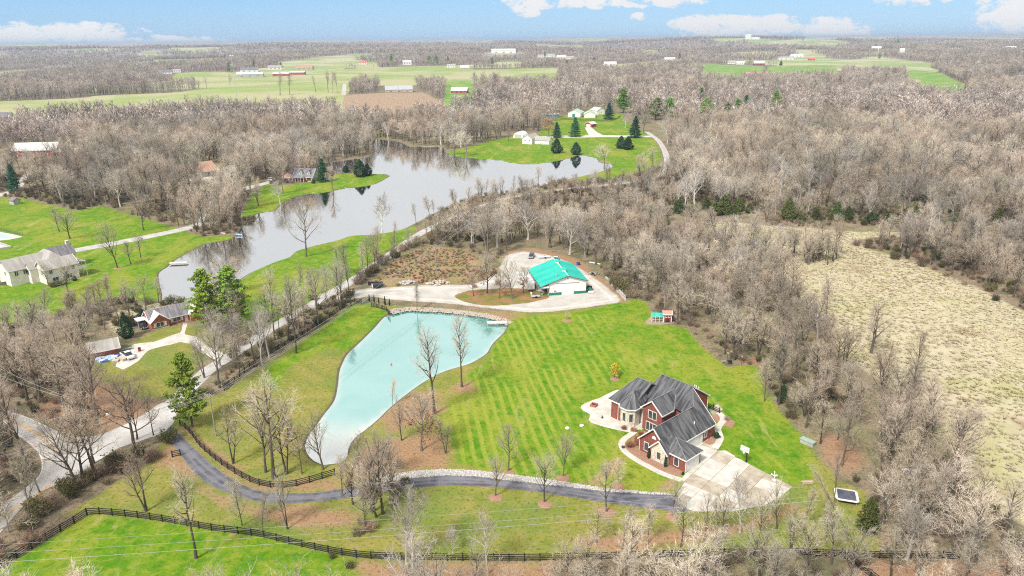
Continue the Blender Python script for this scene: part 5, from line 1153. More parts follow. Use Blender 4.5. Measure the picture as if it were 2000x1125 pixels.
# ---- power station on the horizon, floodlight mast
A = atg(1470, 77); ps = thing('power_station', 'white power station with a tall stack on the blue horizon', 'power station', A, 0)
k_ = math.hypot(A.x, A.y) / CF
MB().box(-12 * k_, 0, -20, -3 * k_, 20, 9 * k_).build('boiler_house', m_white, ps); MB().box(-2.5 * k_, 0, -20, 12 * k_, 20, 4 * k_).build('turbine_hall', m_white, ps); MB().tube((-2 * k_, 10, -10), (-2 * k_, 10, 20 * k_), .8 * k_, .5 * k_, 10).build('stack', m_metal, ps)
P = at(465, 212); fl = thing('floodlight_mast', 'tall slim floodlight mast above the far meadow', 'mast', P); H_ = rise_at(P, 109)
MB().tube((0, 0, 0), (0, 0, H_), .42, .2, 8).build('mast_pole', m_metal, fl); MB().box(-2.6, -.3, H_ - .6, 2.6, .3, H_ - .2).build('crossbar', m_metal, fl)
for x_ in (-2.3, -1.1, 1.1, 2.3): MB().box(x_ - .45, -.7, H_ - .3, x_ + .45, -.1, H_ + .8).build('floodlight', m_white, fl)
# ------------------------------------------------------------------ fences
_post = MB().box(-.09, -.09, -.3, .09, .09, 1.5).mesh('post', m_black)
_rail = MB().box(0, -.025, -.075, 1, .025, .075).mesh('rail', m_black)
def fence(label, px, bay=2.5, rails=4, h=1.4, name='board_fence', post=None, rail=None, pts=None):
    ln = pts or smooth_line(ats(px), False, .25); root = thing(name, label, 'fence', ln[0][:])
    L = [0.]
    for a, c in zip(ln[:-1], ln[1:]): L.append(L[-1] + (c - a).length)
    n = max(1, round(L[-1] / bay)); P = []; k = 0
    for i in range(n + 1):
        t = L[-1] * i / n
        while k < len(L) - 2 and L[k + 1] < t: k += 1
        P.append(ln[k].lerp(ln[k + 1], (t - L[k]) / max(1e-6, L[k + 1] - L[k])) - ln[0])
    for i, p in enumerate(P):
        link('post', post or _post, root, p, rnd.uniform(-.05, .05))
        if i < n:
            d = P[i + 1] - p
            for j in range(rails):
                o = link('rail', rail or _rail, root, p + Vector((0, 0, .22 + j * (h - .3) / (rails - 1) + rnd.uniform(-.012, .012)))); o.rotation_euler = (0, 0, math.atan2(d.y, d.x)); o.scale = (d.length, 1, 1)
    return root
def straight(px):
    P = [Vector((p.x, p.y, 0)) for p in ats(px)]; out = []
    for a, c in zip(P[:-1], P[1:]):
        k = max(1, int((c - a).length / .25)); out += [a.lerp(c, i / k) for i in range(k)]
    return out + [P[-1]]
fence('long black board fence along the front pasture, with a corner on the left', None, pts=straight([(-60, 1148), (0, 1112), (27, 1094), (80, 1061), (130, 1032), (175, 1003)]) + smooth_line(ats([(175, 1003), (263, 1011), (342, 1023), (418, 1037), (497, 1047), (575, 1065), (627, 1077), (682, 1087), (735, 1092), (815, 1094), (900, 1095), (1000, 1096), (1120, 1094), (1250, 1090), (1380, 1087), (1530, 1084), (1612, 1087), (1693, 1090), (1828, 1091), (1872, 1094)]), False, .25)[1:])
fence('black board fence branching off towards the bottom right corner', [(1643, 1086), (1668, 1104), (1695, 1124), (1730, 1150)])
fence('curving black board fence along the asphalt drive', [(352, 831), (365, 840), (378, 855), (390, 872), (410, 890), (430, 906), (460, 926), (492, 943), (520, 951), (552, 953), (582, 949), (620, 938), (654, 928)])
fence('black board fence along the lane and the pond lawn', [(438, 763), (470, 735), (500, 711), (543, 684), (593, 656), (634, 628), (665, 604), (678, 588)])
fence('short black board fence from the lane corner to the pond lawn gap', [(678, 588), (692, 590), (707, 593)])
fence('short black board fence ending in the corner of the turquoise pond', None, pts=straight([(726, 599), (740, 602.5), (753.5, 606), (758, 612), (761.5, 617)]))
fence('short piece of black board fence between bushes and asphalt drive', [(337, 893), (346, 896), (353, 890)])
fence('black board fence in front of the white stables', [(1095, 233), (1130, 235), (1160, 236), (1185, 237), (1200, 235), (1212, 228)], 6)
fence('low dark fence along the terrace behind the brick house', None, 1.6, 3, 1.1, pts=straight([(1381, 795), (1396, 803), (1405, 807)]))
_dg = mat('pool_fence_green', (.10, .14, .10)); fence('dark fence round the far pool', None, 2.4, 3, 1.4, 'pool_fence', MB().box(-.05, -.05, -.1, .05, .05, 1.5).mesh('post', _dg), MB().box(0, -.025, -.06, 1, .025, .06).mesh('rail', _dg), straight([(-30, 443), (0, 449), (26, 456), (45, 461)]))
# gate between lane fence and pond lawn
gA, gB = at(708, 594), at(724, 587); gr = thing('gate', 'grey tube gate standing open behind the arborvitae', 'gate', gA, math.atan2(gB.y - gA.y, gB.x - gA.x)); gl = (gB - gA).length
for j in range(5): MB().bar((0, 0, .25 + j * .26), (gl, 0, .25 + j * .26), .05, .05).build('gate_bar', m_metal, gr)
for x_ in (0, gl / 2, gl): MB().box(x_ - .04, -.04, 0, x_ + .04, .04, 1.35).build('upright', m_metal, gr)

# ------------------------------------------------------------------ poles and wires
def utility_pole(label, P, H, rz, armz=.35):
    t = thing('utility_pole', label, 'pole', P, rz, None)
    MB().tube((0, 0, -.2), (0, 0, H), .17, .11, 9).build('mast', m_pole, t)
    MB().box(-1.25, -.18, H - armz - .12, 1.25, -.06, H - armz).build('crossarm', m_pole, t)
    for x_ in (-1.1, -.45, .45, 1.1): MB().tube((x_, -.12, H - armz), (x_, -.12, H - armz + .28), .07, .04, 7).build('insulator', m_metal, t)
    for s_ in (-1, 1): MB().bar((s_ * .8, -.12, H - armz - .1), (0, -.12, H - armz - .75), .05, .05).build('brace', m_metal, t)
    return t
def heading(a, b): return math.atan2(b.y - a.y, b.x - a.x) - math.pi / 2
pa_, pb_ = at(422, 852), at(853, 540); pc_ = at(1000, 408); pz_ = at(-120, 1010); ha, hb = rise_at(pa_, 768), rise_at(pb_, 481)
utility_pole('grey utility pole behind the bright green pine by the drive', pa_, ha, heading(pa_, pb_)); utility_pole('brown utility pole standing in the scrub lot', pb_, hb, heading(pb_, pc_)); utility_pole('distant utility pole among the trees above the scrub lot', pc_, 11, heading(pb_, pc_))
pd_ = at(1250, 262); utility_pole('utility pole where the lane tops the hill', pd_, 12, 0)
utility_pole('utility pole in front of the stables', at(1171, 231), 13, 0)
pe_ = at(1157, 264); MBp = thing('lamp_post', 'thin dark lamp post beside the white farm drive', 'post', (at(1143, 259).x, at(1143, 259).y, 0)); MB().tube((0, 0, 0), (0, 0, 6), .1, .08, 6).build('mast', m_pole, MBp); MB().box(-.1, -.1, 5.9, .9, .1, 6.1).build('lamp_arm', m_pole, MBp)
def wire(label, a, b, sag, r=.03, n=18, group=None):
    cu = MB(); pts = []
    for i in range(n + 1):
        t = i / n; p = Vector(a).lerp(Vector(b), t); p.z -= sag * 4 * t * (1 - t); pts.append(p)
    for p, q_ in zip(pts[:-1], pts[1:]): cu.tube(p, q_, r, r, 4, cap=False)
    return tag(cu.build('power_line', m_wire), label, 'wire', group)
def arm(P, rz, H, x_): c, s = math.cos(rz), math.sin(rz); return (P.x + c * x_ + s * .12, P.y + s * x_ - c * .12, H)
r1, r2 = heading(pa_, pb_), heading(pb_, pc_)
for x_, k in ((-1.1, 'far'), (.45, 'middle'), (1.1, 'near')):
    wire('%s power line from the pole by the green pine to the scrub-lot pole' % k, arm(pa_, r1, ha - .1, x_), arm(pb_, r1, hb - .1, x_), 1.6)
    wire('%s power line from the scrub-lot pole up along the dam' % k, arm(pb_, r2, hb - .1, x_), arm(pc_, r2, 10.6, x_), .8, .035)
    wire('%s power line crossing the road from the green pine to the left edge' % k, arm(pa_, r1, ha - .1, x_), arm(pz_, r1, 9.5, x_), 1.2)
wire('thin power line from the dam over the lake to the hill lane', (pc_.x, pc_.y, 10.6), (pd_.x, pd_.y, 11.6), 3.5, .045)
for k, (ya, yb) in enumerate((((-40, 1066), (1330, 968)), ((-40, 1083), (1330, 988)), ((-40, 1101), (1354, 996)))):
    za = 9.0 - .0 * k; a, c = at(*ya, za), at(*yb, za); e = a + (c - a) * 1.2
    wire('%s of three power lines crossing the front pasture' % ('uppermost', 'middle', 'lowest and thickest')[k], a, e, .5, (.016, .018, .026)[k], 26)
wire('service wire over the road at the left edge', at(-40, 700, 8), at(136, 777, 8), .5, .03); wire('second service wire over the road at the left edge', at(-40, 715, 8), at(136, 779, 8), .7, .03)
wire('guy wire above the road from the left edge to the short pole', at(-60, 905, 6), at(136, 777, 8), .3, .03)

# ------------------------------------------------------------------ stones
def rocks(name, n, where, smin, smax, mt, label, cat, z=.02):
    b = MB(); r = random.Random(n)
    base = [(0, 0, 1), (.9, 0, .3), (.28, .86, .3), (-.73, .53, .3), (-.73, -.53, .3), (.28, -.86, .3), (.73, .53, -.3), (-.28, .86, -.3), (-.9, 0, -.3), (-.28, -.86, -.3), (.73, -.53, -.3)]
    fc = [(0, 1, 2), (0, 2, 3), (0, 3, 4), (0, 4, 5), (0, 5, 1), (1, 6, 2), (2, 7, 3), (3, 8, 4), (4, 9, 5), (5, 10, 1), (2, 6, 7), (3, 7, 8), (4, 8, 9), (5, 9, 10), (1, 10, 6)]
    for p in where(r, n):
        s = r.uniform(smin, smax); a = r.uniform(0, 6.28); sx, sy, sz = s * r.uniform(.7, 1.3), s * r.uniform(.7, 1.3), s * r.uniform(.5, .9); v = []
        for q_ in base:
            k = r.uniform(.8, 1.15); x, y = q_[0] * sx * k, q_[1] * sy * k; v.append((p[0] + x * math.cos(a) - y * math.sin(a), p[1] + x * math.sin(a) + y * math.cos(a), (p[2] if len(p) > 2 else z) + q_[2] * sz * k + sz * .3))
        b.add(v, fc, r.randrange(2))
    return tag(b.build(name, mt), label, cat, None, 'stuff')
def in_poly(poly):
    P = np.array([(p.x, p.y) for p in poly]); lo, hi = P.min(0), P.max(0)
    def f(r, n):
        x = np.array([r.uniform(lo[0], hi[0]) for _ in range(n * 14)]); y = np.array([r.uniform(lo[1], hi[1]) for _ in range(n * 14)])
        k = sdf(x, y, poly) > 0; return list(zip(x[k], y[k]))[:n]
    return f
m_rk1 = mat('limestone_white', (.52, .50, .465), (.34, .32, .30), 3, .9, coord='w'); m_rk2 = mat('limestone_grey', (.42, .40, .37), (.30, .285, .265), 3, .9, coord='w'); m_rk3 = mat('sandstone', (.48, .38, .29), (.36, .28, .21), 3, .9, coord='w')
sheet('stone_bed', corners(smooth_line(RIPRAP, True, 2), 1.2, .1, 0), mat('stone_bed', (.46, .44, .40), (.28, .26, .24), 3.0, .95, coord='w', detail=8), .036)
rocks('rip_rap', 2600, in_poly(RIPRAP), .09, .24, [m_rk1, m_rk1], 'white limestone chunks along the upper edge of the asphalt drive', 'stones')
rocks('shore_stones', 1900, in_poly(SHORE_ROCK), .12, .32, [m_rk2, m_rk3], 'grey and tan stones lining the upper shore of the pond', 'stones')
def heap(px, py, rx, ry, hgt):
    c = at(px, py)
    def f(r, n):
        out = []
        for _ in range(n):
            a, k = r.uniform(0, 6.28), r.random() ** .6; out.append((c.x + math.cos(a) * k * rx, c.y + math.sin(a) * k * ry, hgt * (1 - k) * r.uniform(.5, 1)))
        return out
    return f
for args in ((60, heap(797, 553, 3.2, 2.0, 1.0), .3, .7, [m_rk1, m_rk2], 'pale rubble heap at the edge of the scrub lot, left'), (46, heap(856, 554, 4.0, 2.2, 1.1), .35, .8, [m_rk1, m_rk3], 'heap of tan boulders at the edge of the scrub lot, right'), (40, heap(1160, 536, 3.0, 1.5, .8), .2, .5, [m_rk2, m_dark], 'dark rubble at the back right of the gravel lot')):
    n_, w_, a_, c_, mm, lb = args
    o = rocks('rubble_heap', n_, w_, a_, c_, mm, lb, 'rubble heap'); del o['kind']
# mulch rings under the young trees
for i, (px, py, r_) in enumerate(((968, 972, 1.35), (1064, 985, 1.35), (1185, 1000, 1.6), (1313, 1010, 1.3), (1208, 950, 1.2), (1100, 934, 1.3), (993, 924, 1.2), (902, 757, 1.3), (1107, 626, 1.6), (1200, 740, 1.2), (230, 524, 1.6))):
    c = at(px, py); b = MB(); ring = [(r_ * (1 + .08 * math.sin(3 * a + i)) * math.cos(a), r_ * (1 + .08 * math.cos(2 * a + i)) * math.sin(a), .03) for a in [2 * math.pi * k / 20 for k in range(20)]]
    b.add(ring + [(x * .4, y * .4, .2) for x, y, z in ring] + [(0, 0, .22)], [(k, (k + 1) % 20, 20 + (k + 1) % 20, 20 + k) for k in range(20)] + [(20 + k, 20 + (k + 1) % 20, 40) for k in range(20)])
    lb = 'mulch ring under the ' + ('leftmost young tree below the drive', 'middle young tree below the drive', 'young tree below the white gable', 'young tree beside the apron', 'young tree between white stones and front path', 'young tree in the middle of the lawn edge', 'young tree by the striped lawn', 'tall tree beside the pond', 'tiny sapling below the gravel lot', 'yellow shrub', 'tall tree by the cream house')[i]
    tag(b.build('mulch_ring', m_bed, None, (c.x, c.y, 0)), lb, 'mulch')

# ------------------------------------------------------------------ things round the brick house
P = at(1457, 903); an = R(-40); hoop = thing('basketball_hoop', 'basketball hoop with clear board on a black pole beside the apron', 'basketball hoop', P, R(-48))
MB().bar((0, 0, 0), (0, 0, 2.6), .18, .18).build('pole', m_black, hoop); MB().bar((0, 0, 2.5), (0, -.9, 3.1), .14, .14).build('arm', m_black, hoop)
bo = MB().box(-.9, -1.0, 2.9, .9, -.95, 3.95).build('backboard', mat('acrylic_board', (.55, .64, .62), None, 1, .15, .6), hoop)
fr = MB()
for a, c in (((-.92, -.98, 2.88), (.92, -.98, 2.88)), ((-.92, -.98, 3.97), (.92, -.98, 3.97)), ((-.92, -.98, 2.88), (-.92, -.98, 3.97)), ((.92, -.98, 2.88), (.92, -.98, 3.97)), ((-.3, -1.02, 3.05), (.3, -1.02, 3.05)), ((-.3, -1.02, 3.5), (.3, -1.02, 3.5)), ((-.3, -1.02, 3.05), (-.3, -1.02, 3.5)), ((.3, -1.02, 3.05), (.3, -1.02, 3.5))): fr.bar(a, c, .07, .07)
fr.build('frame', m_trim, bo)
ri = MB(); ring = [(.23 * math.cos(2 * math.pi * k / 14), -1.27 + .23 * math.sin(2 * math.pi * k / 14), 3.05) for k in range(14)]
for k in range(14): ri.tube(ring[k], ring[(k + 1) % 14], .02, .02, 5)
ri = ri.build('rim', mat('rim_orange', (.55, .12, .05)), hoop); ne = MB()
for k in range(14):
    a = ring[k]; c = ((a[0]) * .55, -1.27 + (a[1] + 1.27) * .55, 2.6); ne.bar(a, c, .035, .035); e_ = ring[(k + 1) % 14]; ne.bar(a, ((e_[0]) * .55, -1.27 + (e_[1] + 1.27) * .55, 2.6), .03, .03)
ne.build('net', m_white, ri)
P = at(1652, 975); tp = thing('trampoline', 'square trampoline with dark mat and pale padding at the edge of the wood', 'trampoline', P, R(-18))
def rrect(a, r_, n=5): return [(sx_ * (a - r_) + r_ * math.cos(t), sy_ * (a - r_) + r_ * math.sin(t)) for sx_, sy_, t0 in ((1, 1, 0), (-1, 1, 90), (-1, -1, 180), (1, -1, 270)) for t in [R(t0 + 90 * k / n) for k in range(n + 1)]]
o_, i_ = rrect(2.0, .7), rrect(1.55, .25); n_ = len(o_)
MB().add([(x, y, .92) for x, y in o_] + [(x, y, .94) for x, y in i_] + [(x, y, .84) for x, y in o_], [(k, (k + 1) % n_, n_ + (k + 1) % n_, n_ + k) for k in range(n_)] + [(2 * n_ + k, 2 * n_ + (k + 1) % n_, (k + 1) % n_, k) for k in range(n_)]).build('pad', mat('pad_white', (.66, .66, .64), (.5, .5, .48), 2), tp)
MB().prism(i_, .88, .90).build('jump_mat', mat('jump_mat', (.07, .075, .10), (.10, .105, .13), 1), tp)
for k in range(4): MB().tube((1.6 * (1, -1, -1, 1)[k], 1.6 * (1, 1, -1, -1)[k], 0), (1.6 * (1, -1, -1, 1)[k], 1.6 * (1, 1, -1, -1)[k], .88), .05, .05, 6).build('leg', m_metal, tp)
for px, py, nm in ((1108, 837, 'left'), (1136, 832, 'right')):
    P = at(px, py); t = thing('septic_lid', 'round white septic lid in the lawn, %s of two' % nm, 'lid', P); MB().tube((0, 0, -.05), (0, 0, .16), .42, .42, 16).build('riser', m_trim, t); MB().tube((0, 0, .16), (0, 0, .24), .48, .44, 16).build('cover', m_white, t)
P = at(1160, 793); fp = thing('fire_pit', 'square brick fire pit on the rear patio', 'fire pit', P, R(-30))
for a, c in (((-.7, -.7), (.7, -.5)), ((-.7, .5), (.7, .7)), ((-.7, -.5), (-.5, .5)), ((.5, -.5), (.7, .5))): MB().box(a[0], a[1], 0, c[0], c[1], .55).build('side', m_brick2, fp)
MB().box(-.5, -.5, 0, .5, .5, .3).build('ash_bed', m_dark, fp)
# metal clothes-tree like sculpture at the apron corner
P = at(1512, 938); sc_ = thing('garden_sculpture', 'white metal sculpture at the outer corner of the concrete apron', 'sculpture', P)
MB().tube((0, 0, 0), (0, 0, .12), .35, .35, 10).build('base', m_white, sc_); MB().tube((0, 0, .1), (0, 0, 1.3), .09, .06, 8).build('stem', m_white, sc_)
for k, (a, z_, l_) in enumerate(((20, .7, .6), (150, .9, .7), (260, 1.1, .55), (80, 1.25, .6))): MB().tube((0, 0, z_), (l_ * math.cos(R(a)), l_ * math.sin(R(a)), z_ + .35), .05, .12, 7).build('arm', m_white, sc_)
P = at(1577, 867); bx = thing('green_box', 'weathered green lidded box at the wood edge beyond the lawn', 'box', P, R(-50)); MB().box(-1.4, -.6, 0, 1.4, .6, .8).build('body', m_greystone, bx); MB().box(-1.5, -.7, .8, 1.5, .7, .98).build('lid', mat('faded_green', (.25, .36, .29), (.33, .42, .36), 2), bx)
P = at(1776, 921); tr = thing('tarp_pile', 'pale tarpaulin lying over boards in the wood', 'tarpaulin', P, R(8)); b = MB(); g_ = 7; vv = [(x * .42 - 1.3, y * .25 - .75, .25 + .3 * math.sin(x * 1.3 + y) * (0 < x < 6) * (0 < y < 6)) for y in range(g_) for x in range(g_)]
b.add(vv, [(y * g_ + x, y * g_ + x + 1, (y + 1) * g_ + x + 1, (y + 1) * g_ + x) for y in range(g_ - 1) for x in range(g_ - 1)]).build('sheet', m_white, tr); MB().box(-1.1, -.6, 0, 1.1, .6, .2).build('boards', m_wood, tr)
P = at(1577, 944); lg = thing('log_pile', 'low pile of pale split logs beyond the apron', 'log pile', P, R(5))
for k in range(9): MB().tube((-1.2 + .12 * (k % 3), -.3 + .22 * (k % 4), .1 + .2 * (k // 4)), (1.0 + .2 * (k % 2), -.3 + .22 * (k % 4), .1 + .2 * (k // 4)), .1, .09, 7).build('log', m_rk3, lg)
# sitting place at the wood edge
P = at(1425, 711); gr2 = thing('grill', 'black grill in the clearing at the wood edge', 'grill', P, .3); MB().box(-.5, -.3, .6, .5, .3, 1.05).build('firebox', m_black, gr2)
for x_, y_ in ((-.4, -.25), (.4, -.25), (-.4, .25), (.4, .25)): MB().box(x_ - .04, y_ - .04, 0, x_ + .04, y_ + .04, .6).build('leg', m_black, gr2)
P = at(1413, 708); ch_ = thing('garden_bench', 'low dark bench left of the grill at the wood edge', 'bench', P, .1); MB().box(-.7, -.2, .38, .7, .2, .45).build('seat', m_wood, ch_)
for x_ in (-.55, .55): MB().box(x_ - .05, -.18, 0, x_ + .05, .18, .38).build('leg', m_wood, ch_)
for px, py, k in ((1420, 705, 'left'), (1427, 702, 'middle'), (1448, 712, 'right')): P = at(px, py); t = thing('bird_feeder', 'thin dark feeder post by the grill, %s of three' % k, 'post', P); MB().tube((0, 0, 0), (0, 0, 2.2), .05, .05, 6).build('stake', m_black, t); MB().box(-.18, -.18, 2.1, .18, .18, 2.4).build('feeder_tray', m_wood, t)
# chicken coop with run
P = at(1296, 630.5); cpx = thing('chicken_coop', 'dark red chicken coop with white trim and a green-roofed run', 'coop', P, R(-4))
MB().box(0, 0, .4, 2.2, 2.4, 2.9).build('wall', m_dkred, cpx); rf_ = MB().slab([(-.3, -.4, 2.75), (2.5, -.4, 2.75), (2.5, 1.2, 3.5), (-.3, 1.2, 3.5)], .1).slab([(-.3, 1.2, 3.5), (2.5, 1.2, 3.5), (2.5, 2.8, 2.75), (-.3, 2.8, 2.75)], .1).build('roof', mat('faded_red_roof', (.60, .22, .19), (.66, .3, .26), 2), cpx)
tb = MB()
for x_ in (0, 2.2): tb.box(x_ - .12, -.06, .2, x_ + .12, .02, 2.9)
tb.bar((-.3, -.43, 2.72), (2.5, -.43, 2.72), .08, .22); tb.bar((-.33, -.4, 2.72), (-.33, 1.2, 3.47), .08, .22); tb.bar((2.53, -.4, 2.72), (2.53, 1.2, 3.47), .08, .22); tb.build('trim_board', m_trim, cpx)
add_window(cpx, (.62, -.02, 2.05), 0, .42, .6, 0, m_white); add_window(cpx, (1.55, -.02, 2.05), 0, .42, .6, 0, m_white); MB().box(.7, -.05, .5, 1.5, -.01, 1.2).build('door', m_dark, cpx)
for x_, y_ in ((.1, .1), (2.1, .1), (.1, 2.3), (2.1, 2.3)): MB().box(x_ - .1, y_ - .1, 0, x_ + .1, y_ + .1, .4).build('leg', m_wood, cpx)
MB().slab([(-3.6, .1, 1.95), (-.1, .1, 1.95), (-.1, 2.3, 2.35), (-3.6, 2.3, 2.35)], .06).build('run_roof', m_tealroof, cpx)
for x_ in (-3.5, -2.4, -1.3, -.2):
    for y_ in (.15, 2.25): MB().box(x_ - .05, y_ - .05, 0, x_ + .05, y_ + .05, 2.0).build('run_post', m_trim, cpx)
for y_, z_ in ((.15, .9), (.15, 1.85), (2.25, 1.9)): MB().bar((-3.5, y_, z_), (-.2, y_, z_), .06, .06).build('run_rail', m_trim, cpx)
c0 = at(1264, 632); sheet('coop_gravel', corners(ats([(1260, 627), (1264, 634), (1290, 634.5), (1316, 631), (1314, 622), (1270, 620)]), .8, .08, 0), m_grav, .03)
# retaining blocks and shed panels at the right of the gravel lot
blk = MB().box(-.9, -.3, 0, .9, .3, .6).mesh('block', m_rk1); A_, B_ = at(1183, 543), at(1221, 586); rwl = thing('block_wall', 'row of pale concrete blocks along the right edge of the gravel lot', 'wall', A_, math.atan2(B_.y - A_.y, B_.x - A_.x)); Lw = (B_ - A_).length; k = 0
while k * 1.86 < Lw: link('block', blk, rwl, (k * 1.86 + .9, rnd.uniform(-.15, .15), 0), rnd.uniform(-.06, .06)); k += 1
for k in range(5): link('block', blk, rwl, (Lw * .62 + k * 1.86, .1, .6), rnd.uniform(-.05, .05))
P = at(1162, 515); wl = thing('culvert_pipe', 'white plastic pipe lying at the wood edge behind the barn', 'pipe', P, R(-38)); MB().tube((-2.4, 0, .2), (2.4, 0, .2), .2, .2, 10).build('tube', m_white, wl)
# ------------------------------------------------------------------ docks and small boats
P = at(951, 634); Q = at(991, 633.5); dk_ = thing('dock', 'pale grey plank dock at the upper right corner of the pond', 'dock', (P.x, P.y, 0), math.atan2(Q.y - P.y, Q.x - P.x)); Ld = (Q - P).length
pl = MB().box(0, 0, .32, .34, 1.9, .40).mesh('plank', mat('dock_plank', (.66, .62, .58), (.52, .48, .44), 3, .9, stretch=(3, .3, 1)))
for k in range(int(Ld / .38)): link('plank', pl, dk_, (k * .38, 0, rnd.uniform(-.008, .008)))
for y_ in (.1, 1.8): MB().bar((0, y_, .2), (Ld, y_, .2), .12, .24).build('beam', m_wood, dk_)
for x_ in (.2, Ld * .5, Ld - .3):
    for y_ in (.05, 1.85): MB().tube((x_, y_, -1.6), (x_, y_, .42), .09, .09, 7).build('pile', m_wood, dk_)
P = at(330, 516.5); Q = at(366, 515); dk2 = thing('dock', 'pale plank dock in the end of the lake below the lawn', 'dock', (P.x, P.y, 0), math.atan2(Q.y - P.y, Q.x - P.x)); Ld = (Q - P).length
for k in range(int(Ld / .38)): link('plank', pl, dk2, (k * .38, 0, rnd.uniform(-.008, .008)))
for y_ in (.1, 1.8): MB().bar((0, y_, .2), (Ld, y_, .2), .12, .24).build('beam', m_wood, dk2)
def boat(label, P, rz, L, Wd, mt, name='rowing_boat'):
    t = thing(name, label, 'boat', (P.x, P.y, -.1), rz); b = MB(); n = 9; v = []
    for i in range(n):
        s = i / (n - 1); w = Wd / 2 * math.sin(min(1, .12 + s * 1.02) * math.pi) ** .6 if 0 < i < n - 1 else .05; x = -L / 2 + s * L
        v += [(x, -w, .55), (x, -w * .6, .08), (x, w * .6, .08), (x, w, .55)]
    b.add(v, [(4 * i + j, 4 * i + j + 1, 4 * i + j + 5, 4 * i + j + 4) for i in range(n - 1) for j in range(3)]); b.build('hull', mt, t)
    for x in (-.2, .22): MB().box(x * L - .12, -Wd * .38, .4, x * L + .12, Wd * .38, .46).build('thwart', m_wood, t)
    return t
boat('light blue boat drawn up on the lake shore below the woods', at(466, 459), R(-15), 3.6, 1.1, m_ltblue); boat('white jon boat on the bank above the lake corner', at(431, 456.5), R(-12), 4.2, 1.4, m_white)
bu = thing('buoy', 'small red buoy floating in the middle of the pond', 'buoy', (at(764, 710).x, at(764, 710).y, -.35)); MB().tube((0, 0, 0), (0, 0, .3), .2, .24, 10).tube((0, 0, .3), (0, 0, .5), .24, .06, 10).build('float', m_redroof, bu)
bn_ = at(737, 457); pb2 = thing('picnic_table', 'dark picnic table on the lake shore beside the pale tree', 'table', (bn_.x, bn_.y, 0), .2); MB().box(-1.2, -.5, .75, 1.2, .5, .82).build('top', m_wood, pb2)
for y_ in (-.9, .9): MB().box(-1.2, y_ - .15, .42, 1.2, y_ + .15, .48).build('seat', m_wood, pb2)
for x_ in (-.8, .8): MB().bar((x_, -.9, 0), (x_, .4, .75), .08, .08).bar((x_, .9, 0), (x_, -.4, .75), .08, .08).build('leg', m_wood, pb2)
# pool
pw = water_mat('pool_water', lambda q, P: q.mix(.5, (.30, .50, .68), (.34, .54, .70)), lambda q: .35, .03, 2, .05, (1, 1, 1))
sheet('pool_deck', ats([(-60, 452), (0, 453), (32, 459), (45, 463), (20, 468), (-60, 476)]), m_conc, .05); sheet('pool_water', ats([(-60, 455), (0, 456), (24, 462), (10, 465), (-60, 470)]), pw, .06)
sheet('pool_terrace', ats([(-60, 476), (0, 477), (22, 484), (-10, 489), (-60, 492)]), m_conc, .05); b = MB()
for p_, q_ in (((-60, 492), (-10, 489)), ((-10, 489), (23, 484)), ((23, 484), (0, 476))): a, c = at(*p_), at(*q_); b.bar((a.x, a.y, .35), (c.x, c.y, .35), .4, .75)
tag(b.build('terrace_wall', m_greystone), 'low stone wall round the second pool terrace', 'wall')

# ------------------------------------------------------------------ vehicles and yard things
_wh = MB().tube((0, -.12, 0), (0, .12, 0), .37, .37, 14).mesh('wheel', m_rubber); _hub = MB().tube((0, -.13, 0), (0, .13, 0), .2, .2, 10).mesh('rim', m_metal)
def vehicle(name, label, cat, P, rz, paint, kind):
    t = thing(name, label, cat, (P.x, P.y, .03), rz); L, Wd = (5.4, 1.95) if kind == 'pickup' else (4.5, 1.85)
    b = MB(); hood = .98
    b.add([(-L / 2, -Wd / 2, .4), (L / 2, -Wd / 2, .4), (L / 2, Wd / 2, .4), (-L / 2, Wd / 2, .4), (-L / 2, -Wd / 2, hood), (L / 2 - .15, -Wd / 2 + .06, hood - .08), (L / 2 - .15, Wd / 2 - .06, hood - .08), (-L / 2, Wd / 2, hood)], [(0, 3, 2, 1), (4, 5, 6, 7), (0, 1, 5, 4), (1, 2, 6, 5), (2, 3, 7, 6), (3, 0, 4, 7)])
    bo_ = b.build('body', paint, t); x0, x1 = (-.55, 1.35) if kind == 'pickup' else (-1.9, 1.1)
    c = MB().add([(x0, -.86, hood), (x1, -.86, hood), (x1, .86, hood), (x0, .86, hood), (x0 + .2, -.7, 1.75), (x1 - .65, -.7, 1.75), (x1 - .65, .7, 1.75), (x0 + .2, .7, 1.75)], [(4, 5, 6, 7), (0, 1, 5, 4), (1, 2, 6, 5), (2, 3, 7, 6), (3, 0, 4, 7)]).build('cab', m_carglass, t)
    MB().box(x0 + .15, -.72, 1.73, x1 - .6, .72, 1.80).build('cab_roof', paint, c)
    if kind == 'pickup': MB().box(-L / 2 + .1, -.8, .99, -.65, .8, 1.0).build('bed', m_dark, t)
    for s_ in (-1, 1): MB().box(L / 2 - .2, s_ * .68 - .16, .72, L / 2 - .02, s_ * .68 + .16, .86).build('headlight', m_trim, t)
    MB().box(L / 2 - .06, -.85, .42, L / 2 + .06, .85, .6).build('bumper', m_metal, t)
    for x in (-L * .32, L * .32):
        for y in (-Wd / 2 + .08, Wd / 2 - .08): w = link('wheel', _wh, t, (x, y, .37)); link('rim', _hub, w)
    return t
vehicle('pickup_truck', 'white pickup parked beside the brick outbuilding', 'pickup', at(250, 698), R(-42), m_carwhite, 'pickup'); vehicle('pickup_truck', 'white pickup parked behind the teal-roofed barn', 'pickup', at(1086, 510), R(-100), m_carwhite, 'pickup')
vehicle('parked_car', 'dark silver car parked at the back of the gravel lot', 'car', at(1038, 503), R(-100), mat('car_grey', (.16, .17, .19), None, 1, .25, .5), 'suv'); vehicle('parked_car', 'white car parked left of the dormer house', 'car', at(531, 352), R(10), m_carwhite, 'suv')
